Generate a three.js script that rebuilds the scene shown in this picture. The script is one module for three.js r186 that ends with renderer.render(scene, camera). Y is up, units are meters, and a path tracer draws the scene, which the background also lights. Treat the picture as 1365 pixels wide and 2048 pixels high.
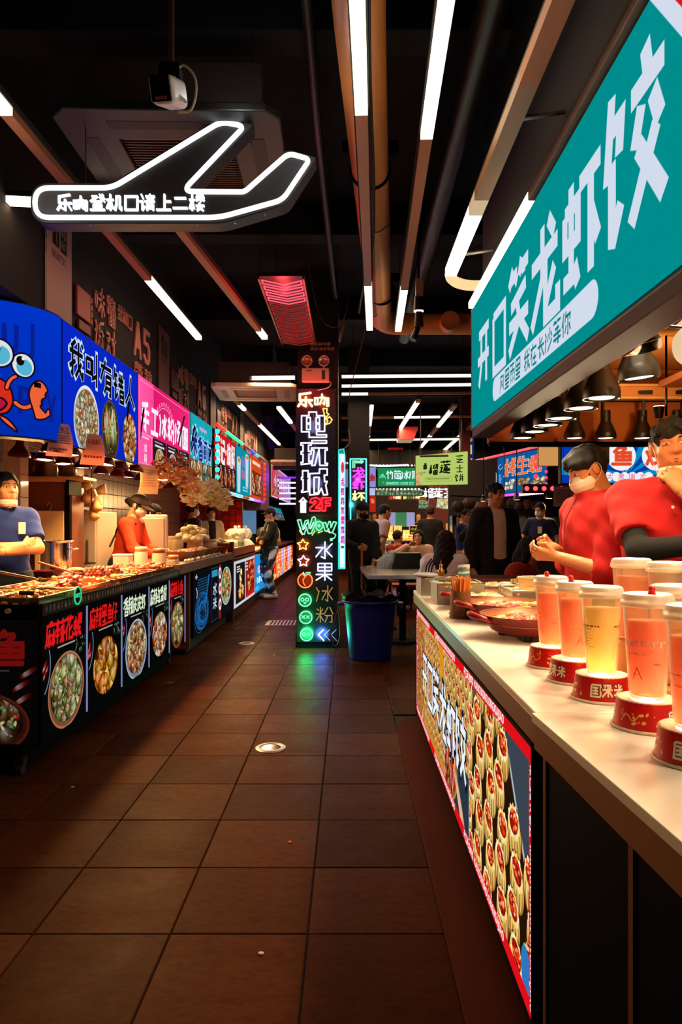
import * as THREE from 'three';
import { mergeGeometries, mergeVertices, toCreasedNormals } from 'three/addons/utils/BufferGeometryUtils.js';
import { RoundedBoxGeometry } from 'three/addons/geometries/RoundedBoxGeometry.js';
import { RectAreaLightUniformsLib } from 'three/addons/lights/RectAreaLightUniformsLib.js';

// ------------------------------------------------------------------ camera, exposure, lights
const FOCAL = 1424, EYE = 1.35, VX = 698, VY = 1051;            // focal length in pixels, eye height, vanishing point of the aisle
const scene = new THREE.Scene();
scene.background = new THREE.Color(0x000000);
const camera = new THREE.PerspectiveCamera(2 * Math.atan(1024 / FOCAL) * 180 / Math.PI, 1365 / 2048, 0.05, 200);
camera.position.set(0, EYE, 0);
camera.setViewOffset(1365, 2048, 682.5 - VX, 1024 - VY, 1365, 2048);   // a shifted lens: verticals stay upright
scene.add(camera);
const renderer = new THREE.WebGLRenderer();
renderer.toneMapping = THREE.LinearToneMapping;
renderer.toneMappingExposure = 1.0;
renderer.shadowMap.enabled = true;
RectAreaLightUniformsLib.init();
const SOFT = new THREE.Color().setRGB(1.0, 0.78, 0.47), WARM = new THREE.Color().setRGB(1.0, 0.56, 0.2);
const LAMP_LEFT = 3.6, LAMP_RIGHT = 1.15, LAMP_FAR = 8;          // candela of the pendant lamps
const GLOW = 1.0;                                                // how bright the light boxes look

// ------------------------------------------------------------------ helpers
let seedState = 12345;
const rnd = () => { seedState = (seedState * 1664525 + 1013904223) >>> 0; return seedState / 4294967296; };
const rr = (a, b) => a + (b - a) * rnd();
const pick = (a) => a[Math.floor(rnd() * a.length) % a.length];
const V = (x, y, z) => new THREE.Vector3(x, y, z);
const used = new Map();
function numbered(name) {
const n = used.get(name) ?? 0; used.set(name, n + 1);
return n ? name + '_' + String(n).padStart(3, '0') : name;
}
const at = (px, py, depth) => V((px - VX) * depth / FOCAL, EYE - (py - VY) * depth / FOCAL, -depth);   // a place in metres from where it shows and how far it is
const shadows = (o) => { o.castShadow = o.receiveShadow = true; return o; };
function tag(o, label, category, group, kind) {
if (label) o.userData.label = label;
if (category) o.userData.category = category;
if (group) o.userData.group = group;
if (kind) o.userData.kind = kind;
return o;
}
function thing(name, label, category, pos = [0, 0, 0], turn = 0, group) {
const o = new THREE.Group(); o.name = numbered(name); o.position.set(...pos); o.rotation.y = turn; scene.add(o);
return tag(o, label, category, group);
}
function plain(g) {
let n = g.index ? g.toNonIndexed() : g.clone();
for (const k of Object.keys(n.attributes)) if (!['position', 'normal', 'uv', 'color'].includes(k)) n.deleteAttribute(k);
if (!n.attributes.normal) n.computeVertexNormals();
if (!n.attributes.uv) n.setAttribute('uv', new THREE.BufferAttribute(new Float32Array(n.attributes.position.count * 2), 2));
n.morphAttributes = {};
return n;
}
function merge(list) {
list = (Array.isArray(list) ? list : [list]).map(plain);
if (list.some((g) => g.attributes.color)) for (const g of list) if (!g.attributes.color) g.setAttribute('color', new THREE.BufferAttribute(new Float32Array(g.attributes.position.count * 3).fill(1), 3));
return list.length === 1 ? list[0] : mergeGeometries(list);
}
function part(name, geo, mat, parent = scene) {
const m = shadows(new THREE.Mesh(Array.isArray(geo) ? merge(geo) : geo, mat));
m.name = parent === scene ? numbered(name) : name; parent.add(m);
return m;
}
function structure(name, geo, mat) { const m = part(name, geo, mat); m.userData.kind = 'structure'; return m; }
function move(g, x = 0, y = 0, z = 0) { return g.translate(x, y, z); }
function box(w, h, d, x = 0, y = 0, z = 0) { return new THREE.BoxGeometry(w, h, d).translate(x, y, z); }
function rbox(w, h, d, r = 0.01, x = 0, y = 0, z = 0, s = 2) { return new RoundedBoxGeometry(w, h, d, s, Math.min(r, w / 2.01, h / 2.01, d / 2.01)).translate(x, y, z); }
function cyl(r1, r2, h, x = 0, y = 0, z = 0, n = 20) { return new THREE.CylinderGeometry(r1, r2, h, n).translate(x, y, z); }
function ball(r, x = 0, y = 0, z = 0, n = 12) { return new THREE.SphereGeometry(r, n, Math.max(6, Math.round(n * 0.7))).translate(x, y, z); }
function lathe(pts, n = 28) { return new THREE.LatheGeometry(pts.map(([x, y]) => new THREE.Vector2(x, y)), n); }
function tube(pts, r, n = 8, closed = false, straight = false, seg) {
const ps = pts.map((p) => (p.isVector3 ? p : V(...p)));
let curve;
if (straight) { curve = new THREE.CurvePath(); for (let i = 0; i + 1 < ps.length; i++) curve.add(new THREE.LineCurve3(ps[i], ps[i + 1])); if (closed) curve.add(new THREE.LineCurve3(ps[ps.length - 1], ps[0])); }
else curve = new THREE.CatmullRomCurve3(ps, closed, 'centripetal');
return new THREE.TubeGeometry(curve, seg ?? Math.max(4, ps.length * 5), r, n, closed);
}
function rod(a, b, r1, r2 = r1, n = 10) {
const A = a.isVector3 ? a : V(...a), B = b.isVector3 ? b : V(...b), d = B.clone().sub(A), L = d.length();
const g = new THREE.CylinderGeometry(r2, r1, L, n);
g.applyQuaternion(new THREE.Quaternion().setFromUnitVectors(V(0, 1, 0), d.normalize()));
return g.translate((A.x + B.x) / 2, (A.y + B.y) / 2, (A.z + B.z) / 2);
}
function neon(pts, r, closed = false) {
const ps = pts.map((p) => V(...p)), out = [];
const n = closed ? ps.length : ps.length - 1;
for (let i = 0; i < n; i++) out.push(rod(ps[i], ps[(i + 1) % ps.length], r, r, 7));
for (const p of ps) out.push(new THREE.SphereGeometry(r, 7, 5).translate(p.x, p.y, p.z));
return out;
}
function slab(pts, depth, bevel = 0, holes = []) {
const s = pts.isShape ? pts : new THREE.Shape(pts.map(([x, y]) => new THREE.Vector2(x, y)));
for (const h of holes) s.holes.push(new THREE.Path(h.map(([x, y]) => new THREE.Vector2(x, y))));
return new THREE.ExtrudeGeometry(s, { depth, bevelEnabled: bevel > 0, bevelThickness: bevel, bevelSize: bevel, bevelSegments: 2, curveSegments: 10 });
}
function bar(a, b, w, h) {
const A = V(...a), B = V(...b), d = B.clone().sub(A), L = d.length(), g = new THREE.BoxGeometry(w, h, L);
const z = d.normalize(), x = V(0, 1, 0).cross(z); if (x.lengthSq() < 1e-6) x.set(1, 0, 0); x.normalize();
const y = z.clone().cross(x);
return g.applyMatrix4(new THREE.Matrix4().makeBasis(x, y, z)).translate((A.x + B.x) / 2, (A.y + B.y) / 2, (A.z + B.z) / 2);
}
function paint(g, c) {                                           // one vertex colour for a whole geometry
const k = new THREE.Color(c), n = plain(g), a = new Float32Array(n.attributes.position.count * 3);
for (let i = 0; i < a.length; i += 3) { a[i] = k.r; a[i + 1] = k.g; a[i + 2] = k.b; }
return n.setAttribute('color', new THREE.BufferAttribute(a, 3));
}
function std(color, roughness = 0.6, metalness = 0, extra = {}) { return new THREE.MeshStandardMaterial({ color, roughness, metalness, ...extra }); }
function glowMat(color, k = 1) { return new THREE.MeshStandardMaterial({ color: 0x111111, roughness: 0.5, emissive: color, emissiveIntensity: k }); }
function canvas(w, h, draw) {
const c = document.createElement('canvas'); c.width = w; c.height = h;
const g = c.getContext('2d'); g.lineJoin = g.lineCap = 'round'; draw(g, w, h);
return c;
}
function tex(w, h, draw, srgb = true) {
const t = new THREE.CanvasTexture(canvas(w, h, draw)); t.magFilter = THREE.LinearFilter;
if (srgb) t.colorSpace = THREE.SRGBColorSpace;
return t;
}
function litMat(t, k = GLOW) { return new THREE.MeshPhysicalMaterial({ color: 0x000000, roughness: 0.4, specularIntensity: 0, emissive: 0xffffff, emissiveMap: t, emissiveIntensity: k }); }
function printMat(t, rough = 0.5, extra = {}) { return new THREE.MeshStandardMaterial({ color: 0xffffff, map: t, roughness: rough, ...extra }); }
function face(w, h, x = 0, y = 0, z = 0) { return new THREE.PlaneGeometry(w, h).translate(x, y, z); }
function noiseTex(size, lo, hi, octaves = 4, seed = 1, stretch = 1) {
const lat = (n, s) => { const a = new Float32Array(n * n); let q = (s * 7919 + 13) >>> 0; for (let i = 0; i < a.length; i++) { q = (q * 1664525 + 1013904223) >>> 0; a[i] = q / 4294967296; } return a; };
const d = new Uint8Array(size * size * 4), acc = new Float32Array(size * size); let tot = 0;
for (let o = 0, n = 4, amp = 1; o < octaves; o++, n *= 3, amp *= 0.6) {
const L = lat(n, seed + o); tot += amp;
for (let y = 0; y < size; y++) for (let x = 0; x < size; x++) {
const fx = x / size * n, fy = ((y * stretch) % size) / size * n, x0 = Math.floor(fx), y0 = Math.floor(fy); let u = fx - x0, v = fy - y0; u = u * u * (3 - 2 * u); v = v * v * (3 - 2 * v);
const a = L[(y0 % n) * n + x0 % n], b = L[(y0 % n) * n + (x0 + 1) % n], c = L[((y0 + 1) % n) * n + x0 % n], e = L[((y0 + 1) % n) * n + (x0 + 1) % n];
acc[y * size + x] += amp * (a + (b - a) * u + (c - a) * v + (a - b - c + e) * u * v);
}
}
for (let i = 0; i < acc.length; i++) { const k = 255 * (lo + (hi - lo) * acc[i] / tot); d[i * 4] = d[i * 4 + 1] = d[i * 4 + 2] = k; d[i * 4 + 3] = 255; }
const t = new THREE.DataTexture(d, size, size); t.wrapS = t.wrapT = THREE.RepeatWrapping; t.magFilter = THREE.LinearFilter; t.needsUpdate = true;
return t;
}
function spot(parent, x, y, z, tx, ty, tz, color, cd, angle = 1.05, pen = 0.7, size = 2.5) {
const l = new THREE.SpotLight(color, cd, 0, angle, pen, 2); l.position.set(x, y, z); l.target.position.set(tx, ty, tz); parent.add(l, l.target);
l.castShadow = true; l.shadow.radius = size; return l;
}
function area(parent, w, h, x, y, z, tx, ty, tz, color, k) {
const l = new THREE.RectAreaLight(color, k, w, h); l.position.set(x, y, z); parent.add(l); l.lookAt(V(tx, ty, tz)); return l;
}
// ------------------------------------------------------------------ lettering: stroke tables on a ten by ten grid, drawn on canvases or built as tubes and bars
const GLYPH = {};
for (const line of `
一 0595
口 1191991911
人 504509 4599
大 0393 504409 4699
上 5059 5494 0999
工 1191 5159 0999
士 0494 5059 1989
土 1484 5059 0999
二 1282 0898
乐 801115 1595 535938 2609 7699
力 03938968 404409
咖 口@0328 力@3168 口@7389
登 114104 6094 8062 9273 2474 2676782826 3839 6869 0999
机 木@0049 几@5199
木 0393 5059 5308 5398
几 202509 2070789997
请 讠@0039 青@3099
讠 3062 04545997
青 1191 2282 0494 5054 29268689 2787 2888
楼 木@0039 米@4094 女@4599
米 0494 5059 4508 5598 1132 8163
女 402589 734719 0393
味 口@0227 未@3099
未 2282 0494 5059 5408 5498
蕾 艹@0092 雨@0296 田@2699
艹 0494 3039 6069
雨 0090 19139399 5059 3435 3738 7475 7778
田 1191991911 5159 1595
派 氵@0029 8041 414629 4474 6468 5478 8463 6489
氵 2162 0444 1982
冫 1153 1983
对 又@0149 寸@5099
又 018109 2399
寸 0393 606948 2435
我 4012 0393 212918 0745 60669997 8549 8091
叫 口@0246 525786 8089
有 0292 4006 月@3499
月 202609 20808969 2383 2686
错 钅@0049 昔@4199
钅 3004 2282 0585 424997
昔 0292 3034 6064 0494 日@2599
日 1191991911 1595
招 扌@0039 刀@4094 口@4599
扌 0282 505939 0785
刀 01918969 4109
聘 耳@0039 田@4094 4595 57879969
耳 0090 2028 7079 2373 2575 0898
员 口@2073 27248487 555719 6899
手 8011 1393 0696 515938
冰 冫@0029 水@3099
水 505938 034308 9164 5498
粉 米@0049 分@4099
分 4004 6094 15858969 4519
汤 氵@0029 308034948978 6438 8458
圆 口@0099 员@2288
香 7021 0292 5155 5205 5295 日@2599
闻 1021 0209 31919989 耳@2378
荟 艹@0092 532608 5397 3666 1787 472989 7899
记 讠@0039 41919444499997
海 氵@0029 5033 4292 443898 44848999 3696 6555 6757
鲜 鱼@0049 羊@5099
鱼 4013 317153 田@1397 0999
羊 2032 7062 1393 1686 0797 5359
电 1191961611 1393 50599998
玩 王@0139 元@4099
王 0191 0595 0999 5159
元 2080 0393 343709 63689997
城 土@0139 成@3099
成 0292 121609 15454838 50669997 8449 7091
果 1090941410 1292 0696 5059 5609 5699
龙 0393 404509 53599997 8558 6082
虾 虫@0149 下@4199
虫 1292951512 5058 0898 7799
下 0191 5159 5487
杯 木@0039 不@4199
不 0191 6106 5359 6497
竹 2004 1242 2329 6054 5292 828978
⺮ 2005 1343 3346 6055 5393 7376
筒 ⺮@0093 同@1399
同 0900909989 2373 口@2588
淇 氵@0029 其@3099
其 0191 2027 7077 2373 2575 0797 3819 6899
榴 木@0039 留@4099
留 401114 1443 50909474 7054 田@1599
莲 艹@0092 1324 052518 091899 3393 534696 3797 6468
芝 艹@0092 4353 158519 294999
饼 饣@0039 并@4099
饣 3005 228274 343987
并 2032 7062 0393 0696 333619 7379
烤 火@0039 考@4099
火 0335 8365 504609 5699
考 1272 4044 0494 9007 3585 353787 8769
生 2004 1292 1585 5059 0999
蚝 虫@0149 毛@4099
毛 8011 1383 0595 41499997
章 4051 1191 3132 6162 0393 日@2477 0898 5759
烧 火@0039 尧@3099
尧 1281 407493 8224 0595 453809 65699997
开 1191 0595 313619 7179
笑 ⺮@0093 8314 0696 445609 5699
饺 饣@0039 交@4099
交 4052 0292 3315 6385 7509 2599
风 111609 11818799 6327 3377
里 1090951510 1393 5059 1797 0999
在 0292 4006 2429 土@3499
长 7143 0494 303957 5499
沙 氵@0029 少@3099
少 5055 2205 7294 9509
等 ⺮@0092 2373 5255 0595 0797 656958 2738
你 亻@0039 尔@3099
亻 7005 4249
尔 2004 129284 525948 2508 7598
麻 4060 1191 111609 木@2359 木@6399
辣 辛@0049 束@5099
辛 4051 1191 3133 6163 0494 1686 5459
束 0191 1383861613 5059 5609 5699
花 艹@0092 3306 2529 8456 52599997
螺 虫@0149 田@5094 654686 8658 7879 5849 8899
墨 1080831310 5055 1484 0595 土@1699
仔 亻@0029 418163 636958 3595
皮 129283 121609 5055 258529 3699
红 402262 620666 0888 工@4199
蟹 月@0144 刀@4063 6383 7074 虫@1599
钳 钅@0049 4292 50598980 5686
小 505948 2307 7397
国 口@0099 2373 2575 2777 5357
来 1181 2233 8263 0494 5059 5409 5499
后 8011 1292 111609 1494 口@2699
街 2003 4205 2429 土@3064 土@3599 7191 7494 848978
青 1191 2282 0494 5054 29268689 2787 2888
鸟 4022 22828565 22268689 4555 0777
离 4050 0191 3363 6333 口@2264 0909 09069699 5536 3666
要 0090 2191949121 1494 3031 6069 0595 402789 7629
行 3003 4205 2429 4191 5494 747958
F 1119 1181 1565
A 0951 5199 2676
E 91111999 1575
`.trim().split('\n')) { const i = line.indexOf(' '); GLYPH[line.slice(0, i)] = line.slice(i + 1).split(' '); }
function strokes(ch, x0 = 0, y0 = 0, x1 = 1, y1 = 1, out = []) {
for (const t of GLYPH[ch] ?? []) {
if (t.includes('@')) {
const [c, b] = t.split('@'), q = [...b].map((d) => +d / 9);
strokes(c, x0 + (x1 - x0) * q[0], y0 + (y1 - y0) * q[1], x0 + (x1 - x0) * q[2], y0 + (y1 - y0) * q[3], out);
} else {
const p = [];
for (let i = 0; i + 1 < t.length; i += 2) p.push([x0 + (x1 - x0) * (0.04 + +t[i] / 9 * 0.92), y0 + (y1 - y0) * (0.04 + +t[i + 1] / 9 * 0.92)]);
out.push(p);
}
}
return out;
}
function write(g, text, x, y, w, h, o = {}) {
const { weight = 0.12, color = '#fff', gap = 0.08, dir = 'h', slant = 0, outline, outlineWidth = 0.1, cap = 'butt', dropY = 0 } = o;
let cx = x, cy = y;
for (const ch of text) {
const adv = ch === ' ' || ch === '·' ? 0.45 : 1;
const passes = outline ? [[outline, weight * Math.min(w, h) + 2 * outlineWidth * Math.min(w, h)], [color, weight * Math.min(w, h)]] : [[color, weight * Math.min(w, h)]];
for (const [col, lw] of passes) {
g.save(); g.transform(1, 0, -slant, 1, cx + slant * h / 2, cy); g.strokeStyle = g.fillStyle = col; g.lineWidth = lw; g.lineCap = outline && col === outline ? 'square' : cap; g.lineJoin = 'miter'; g.miterLimit = 2;
if (ch === '·') { g.beginPath(); g.arc(w * 0.22, h * 0.5, lw * 0.7, 0, 7); g.fill(); }
else if (GLYPH[ch]) for (const p of strokes(ch)) { g.beginPath(); p.forEach(([a, b], i) => (i ? g.lineTo(a * w, b * h) : g.moveTo(a * w, b * h))); g.stroke(); }
g.restore();
}
if (dir === 'h') cx += w * (adv + gap); else cy += h * (adv + gap);
}
return dir === 'h' ? cx : cy;
}
function latin(g, text, x, y, size, o = {}) {
const { color = '#fff', font = 'sans-serif', bold = true, align = 'left', maxWidth, slant = 0, outline, stretch = 1 } = o;
g.save(); g.translate(x, y); g.transform(stretch, 0, -slant, 1, 0, 0); g.font = (bold ? 'bold ' : '') + size + 'px ' + font; g.textAlign = align; g.textBaseline = 'alphabetic';
if (maxWidth) { const m = g.measureText(text).width; if (m * stretch > maxWidth) g.scale(maxWidth / m / stretch, 1); }
if (outline) { g.strokeStyle = outline; g.lineWidth = size * 0.12; g.strokeText(text, 0, 0); }
g.fillStyle = color; g.fillText(text, 0, 0); g.restore();
}
function fineprint(g, x, y, w, h, rows, color) {
g.fillStyle = color; const rh = h / rows;
for (let r = 0; r < rows; r++) for (let i = x; i < x + w;) { const k = rh * rr(0.3, 0.7); if (i + k > x + w) break; g.fillRect(i, y + r * rh, k, rh * 0.55); i += k + rh * 0.18; }
}
function letterBars(ch, x, y, w, h, weight, depth) {
const out = [];
for (const p of strokes(ch)) for (let i = 0; i + 1 < p.length; i++) {
const a = [x + (p[i][0] - 0.5) * w, y + (0.5 - p[i][1]) * h], b = [x + (p[i + 1][0] - 0.5) * w, y + (0.5 - p[i + 1][1]) * h];
const L = Math.hypot(b[0] - a[0], b[1] - a[1]), t = Math.atan2(b[1] - a[1], b[0] - a[0]);
out.push(new THREE.BoxGeometry(L + weight * 0.7, weight, depth).rotateZ(t).translate((a[0] + b[0]) / 2, (a[1] + b[1]) / 2, depth / 2));
}
return out;
}
function letterTubes(ch, x, y, w, h, r, z = 0) {
const out = [];
for (const p of strokes(ch)) out.push(...neon(p.map(([a, b]) => [x + (a - 0.5) * w, y + (0.5 - b) * h, z]), r));
return out;
}

// ------------------------------------------------------------------ printed food
function blob(g, x, y, rx, ry, rot, col, dark, light) {
g.save(); g.translate(x, y); g.rotate(rot);
g.fillStyle = dark; g.beginPath(); g.ellipse(rx * 0.08, ry * 0.12, rx * 1.08, ry * 1.1, 0, 0, 7); g.fill();
if (rx > 12) { const q = g.createRadialGradient(-rx * 0.3, -ry * 0.4, rx * 0.1, 0, 0, rx); q.addColorStop(0, tint(col, 0.22)); q.addColorStop(0.5, col); q.addColorStop(1, dark); g.fillStyle = q; g.beginPath(); g.ellipse(0, 0, rx, ry, 0, 0, 7); g.fill(); g.restore(); return; }
g.fillStyle = col; g.beginPath(); g.ellipse(0, 0, rx, ry, 0, 0, 7); g.fill();
g.fillStyle = light; g.beginPath(); g.ellipse(-rx * 0.25, -ry * 0.3, rx * 0.42, ry * 0.28, 0.3, 0, 7); g.fill();
g.restore();
}
const tint = (c, k) => { const q = new THREE.Color(c); if (k < 0) q.multiplyScalar(1 + k); else q.lerp(new THREE.Color(0xffffff), k); return '#' + q.getHexString(); };
function dish(g, cx, cy, rx, ry, o = {}) {
let { rim = '#caa26a', bed = '#4a1c08', cols = ['#d8c46a', '#a8862e'], n = 60, long = 1.6, size = 0.12, bits = ['#c81c10', '#3c7a2a', '#e8d8a0', '#7a9a3a'], nbits = 46 } = o; if (rx > 90) { n = Math.round(n * 1.9); size *= 0.72; }
g.save();
if (rim) { g.fillStyle = tint(rim, -0.55); g.beginPath(); g.ellipse(cx, cy + ry * 0.05, rx, ry, 0, 0, 7); g.fill(); g.lineWidth = rx * 0.05; g.strokeStyle = rim; g.stroke(); }
g.beginPath(); g.ellipse(cx, cy, rx * 0.9, ry * 0.9, 0, 0, 7); g.fillStyle = bed; g.fill();
g.clip();
for (let i = 0; i < n; i++) {
const a = rnd() * 6.283, q = Math.sqrt(rnd()) * 0.86, s = size * rr(0.75, 1.2), c = pick(cols);
const X = cx + Math.cos(a) * q * rx, Y = cy + Math.sin(a) * q * ry, R = rr(0, 3.14); blob(g, X, Y, s * rx * long, s * rx, R, tint(c, rr(-0.55, 0.05)), tint(c, -0.88), tint(c, 0.2));
if (rx > 60) { g.strokeStyle = tint(c, -0.6); g.lineWidth = rx * 0.008; for (let k = 0; k < 3; k++) { g.beginPath(); g.arc(X + rr(-1, 1) * s * rx, Y + rr(-1, 1) * s * rx, s * rx * rr(0.2, 0.7), R + k, R + k + 2); g.stroke(); } g.fillStyle = 'rgba(255,252,235,0.75)'; for (let k = 0; k < 3; k++) { g.beginPath(); g.ellipse(X + rr(-0.6, 0.6) * s * rx, Y + rr(-0.5, 0.3) * s * rx, s * rx * rr(0.06, 0.2), s * rx * 0.05, R + rr(-0.6, 0.6), 0, 7); g.fill(); } }
}
for (let i = 0; i < nbits; i++) { const a = rnd() * 6.283, q = Math.sqrt(rnd()) * 0.8, c = pick(bits); blob(g, cx + Math.cos(a) * q * rx, cy + Math.sin(a) * q * ry, rx * rr(0.03, 0.07), rx * 0.025, rr(0, 3), c, tint(c, -0.6), tint(c, 0.3)); }
g.restore();
}
// ------------------------------------------------------------------ people: smooth bodies meshed from distance fields
function surface(f, lo, hi, cell) {
const n = [0, 1, 2].map((k) => Math.max(3, Math.ceil((hi[k] - lo[k]) / cell) + 1)), [nx, ny, nz] = n, G = new Float32Array(nx * ny * nz).fill(NaN), B = 4;
const reach = B * cell * 1.9;
for (let z = 0; z < nz; z += B) for (let y = 0; y < ny; y += B) for (let x = 0; x < nx; x += B) {
const c = f(lo[0] + (x + B / 2) * cell, lo[1] + (y + B / 2) * cell, lo[2] + (z + B / 2) * cell), far = Math.abs(c) > reach;
for (let k = z; k < Math.min(nz, z + B); k++) for (let j = y; j < Math.min(ny, y + B); j++) for (let i = x; i < Math.min(nx, x + B); i++)
G[(k * ny + j) * nx + i] = far ? c : f(lo[0] + i * cell, lo[1] + j * cell, lo[2] + k * cell);
}
const id = new Int32Array(nx * ny * nz).fill(-1), P = [], I = [];
const o8 = [0, 1, nx, nx + 1, nx * ny, nx * ny + 1, nx * ny + nx, nx * ny + nx + 1];
const E = [[0, 1], [0, 2], [0, 4], [1, 3], [1, 5], [2, 3], [2, 6], [3, 7], [4, 5], [4, 6], [5, 7], [6, 7]];
for (let z = 0; z < nz - 1; z++) for (let y = 0; y < ny - 1; y++) for (let x = 0; x < nx - 1; x++) {
const b = (z * ny + y) * nx + x; let m = 0;
for (let k = 0; k < 8; k++) if (G[b + o8[k]] < 0) m |= 1 << k;
if (m === 0 || m === 255) continue;
let sx = 0, sy = 0, sz = 0, c = 0;
for (const [p, q] of E) {
if (((m >> p) & 1) === ((m >> q) & 1)) continue;
const a = G[b + o8[p]], e = G[b + o8[q]], t = a / (a - e);
sx += (p & 1) + t * ((q & 1) - (p & 1)); sy += ((p >> 1) & 1) + t * (((q >> 1) & 1) - ((p >> 1) & 1)); sz += (p >> 2) + t * ((q >> 2) - (p >> 2)); c++;
}
id[b] = P.length / 3; P.push(lo[0] + (x + sx / c) * cell, lo[1] + (y + sy / c) * cell, lo[2] + (z + sz / c) * cell);
}
const quad = (a, b, c, d, flip) => { if (a < 0 || b < 0 || c < 0 || d < 0) return; if (flip) I.push(a, c, b, a, d, c); else I.push(a, b, c, a, c, d); };
for (let z = 1; z < nz - 1; z++) for (let y = 1; y < ny - 1; y++) for (let x = 1; x < nx - 1; x++) {
const b = (z * ny + y) * nx + x, s = G[b] < 0;
if (s !== G[b + 1] < 0) quad(id[b], id[b - nx], id[b - nx - nx * ny], id[b - nx * ny], !s);
if (s !== G[b + nx] < 0) quad(id[b], id[b - nx * ny], id[b - nx * ny - 1], id[b - 1], !s);
if (s !== G[b + nx * ny] < 0) quad(id[b], id[b - 1], id[b - 1 - nx], id[b - nx], !s);
}
const g = new THREE.BufferGeometry();
g.setAttribute('position', new THREE.BufferAttribute(new Float32Array(P), 3)); g.setIndex(I); g.computeVertexNormals();
return g;
}
const smin = (a, b, k) => { const h = Math.max(k - Math.abs(a - b), 0) / k; return Math.min(a, b) - h * h * k * 0.25; };
const smax = (a, b, k) => -smin(-a, -b, k);
function cap(a, b, ra, rb = ra) {
const [ax, ay, az] = a, dx = b[0] - ax, dy = b[1] - ay, dz = b[2] - az, L = dx * dx + dy * dy + dz * dz || 1e-9;
return (x, y, z) => {
const px = x - ax, py = y - ay, pz = z - az; let t = (px * dx + py * dy + pz * dz) / L; t = t < 0 ? 0 : t > 1 ? 1 : t;
const ex = px - dx * t, ey = py - dy * t, ez = pz - dz * t;
return Math.sqrt(ex * ex + ey * ey + ez * ez) - (ra + (rb - ra) * t);
};
}
function ell(c, r) {
return (x, y, z) => { const a = (x - c[0]) / r[0], b = (y - c[1]) / r[1], d = (z - c[2]) / r[2], k = Math.sqrt(a * a + b * b + d * d), q = Math.sqrt(a * a / (r[0] * r[0]) + b * b / (r[1] * r[1]) + d * d / (r[2] * r[2])); return k < 1e-6 ? -Math.min(...r) : k * (k - 1) / q; };
}
const join = (fs, k) => (x, y, z) => { let d = fs[0](x, y, z); for (let i = 1; i < fs.length; i++) d = smin(d, fs[i](x, y, z), k); return d; };
const arr = (v) => [v.x, v.y, v.z];
function bend(a, target, l1, l2, hint) {
const d = target.clone().sub(a); let L = d.length(); const most = (l1 + l2) * 0.999;
if (L > most) { target = a.clone().addScaledVector(d, most / L); L = most; d.copy(target).sub(a); }
const u = d.clone().normalize(), c = (l1 * l1 + L * L - l2 * l2) / (2 * L), h = Math.sqrt(Math.max(0, l1 * l1 - c * c));
const w = hint.clone().addScaledVector(u, -hint.dot(u)).normalize();
return [a.clone().addScaledVector(u, c).addScaledVector(w, h), target];
}
function handField(w, d, n, curl, side) {
d = d.clone().normalize(); n = n.clone().addScaledVector(d, -n.dot(d)).normalize(); const s = d.clone().cross(n).multiplyScalar(side);
const P = (a, b, c) => w.clone().addScaledVector(d, a).addScaledVector(s, b).addScaledVector(n, c), parts = [];
for (let i = 0; i < 4; i++) parts.push(cap(arr(P(0.012, 0.014 - i * 0.0095, 0)), arr(P(0.082 - Math.abs(i - 1.2) * 0.004, 0.03 - i * 0.0195, 0.002)), 0.0155, 0.0125));
const palm = join(parts, 0.012), fingers = [];
[[0.068, 0], [0.076, 0.04], [0.071, 0.09], [0.055, 0.16]].forEach(([L, more], i) => {
let p = P(0.084 - Math.abs(i - 1.2) * 0.004, 0.031 - i * 0.0205, 0.002), ang = 0, q; const spread = (1.4 - i) * 0.05;
const segs = [0.45, 0.3, 0.25].map((k, j) => {
ang += curl * [0.55, 0.75, 0.5][j] * (1 + more);
q = p.clone().addScaledVector(d, Math.cos(ang) * L * k).addScaledVector(n, Math.sin(ang) * L * k).addScaledVector(s, spread * L * k * Math.cos(ang));
const c = cap(arr(p), arr(q), 0.0088 - j * 0.0008, 0.008 - j * 0.0009); p = q; return c;
});
fingers.push(join(segs, 0.004));
});
let p = P(0.022, 0.026, 0.006), q = P(0.056, 0.05, 0.016 + curl * 0.008), r = P(0.083, 0.05 - curl * 0.016, 0.022 + curl * 0.018);
fingers.push(join([cap(arr(p), arr(q), 0.013, 0.0105), cap(arr(q), arr(r), 0.0102, 0.008)], 0.006));
const f = (x, y, z) => { let m = palm(x, y, z), best = 9; for (const g of fingers) { const e = g(x, y, z); if (e < best) best = e; } return smin(m, best, 0.008); };
return f;
}
const SKIN = new Map();
const skinMat = (c) => { if (!SKIN.has(c)) SKIN.set(c, std(c, 0.5)); return SKIN.get(c); };
const M_EYE = std(0x1a0d08, 0.25), M_WHITE_EYE = std(0xd8cfc4, 0.3), M_LIP = std(0x9c4f3c, 0.45), M_BROW = std(0x120a07, 0.9);
const CLOTH_BUMP = noiseTex(128, 0.3, 1, 3, 5);
const cloth = (c, r = 0.9) => std(c, r, 0, { bumpMap: CLOTH_BUMP, bumpScale: 0.0004 });
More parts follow.
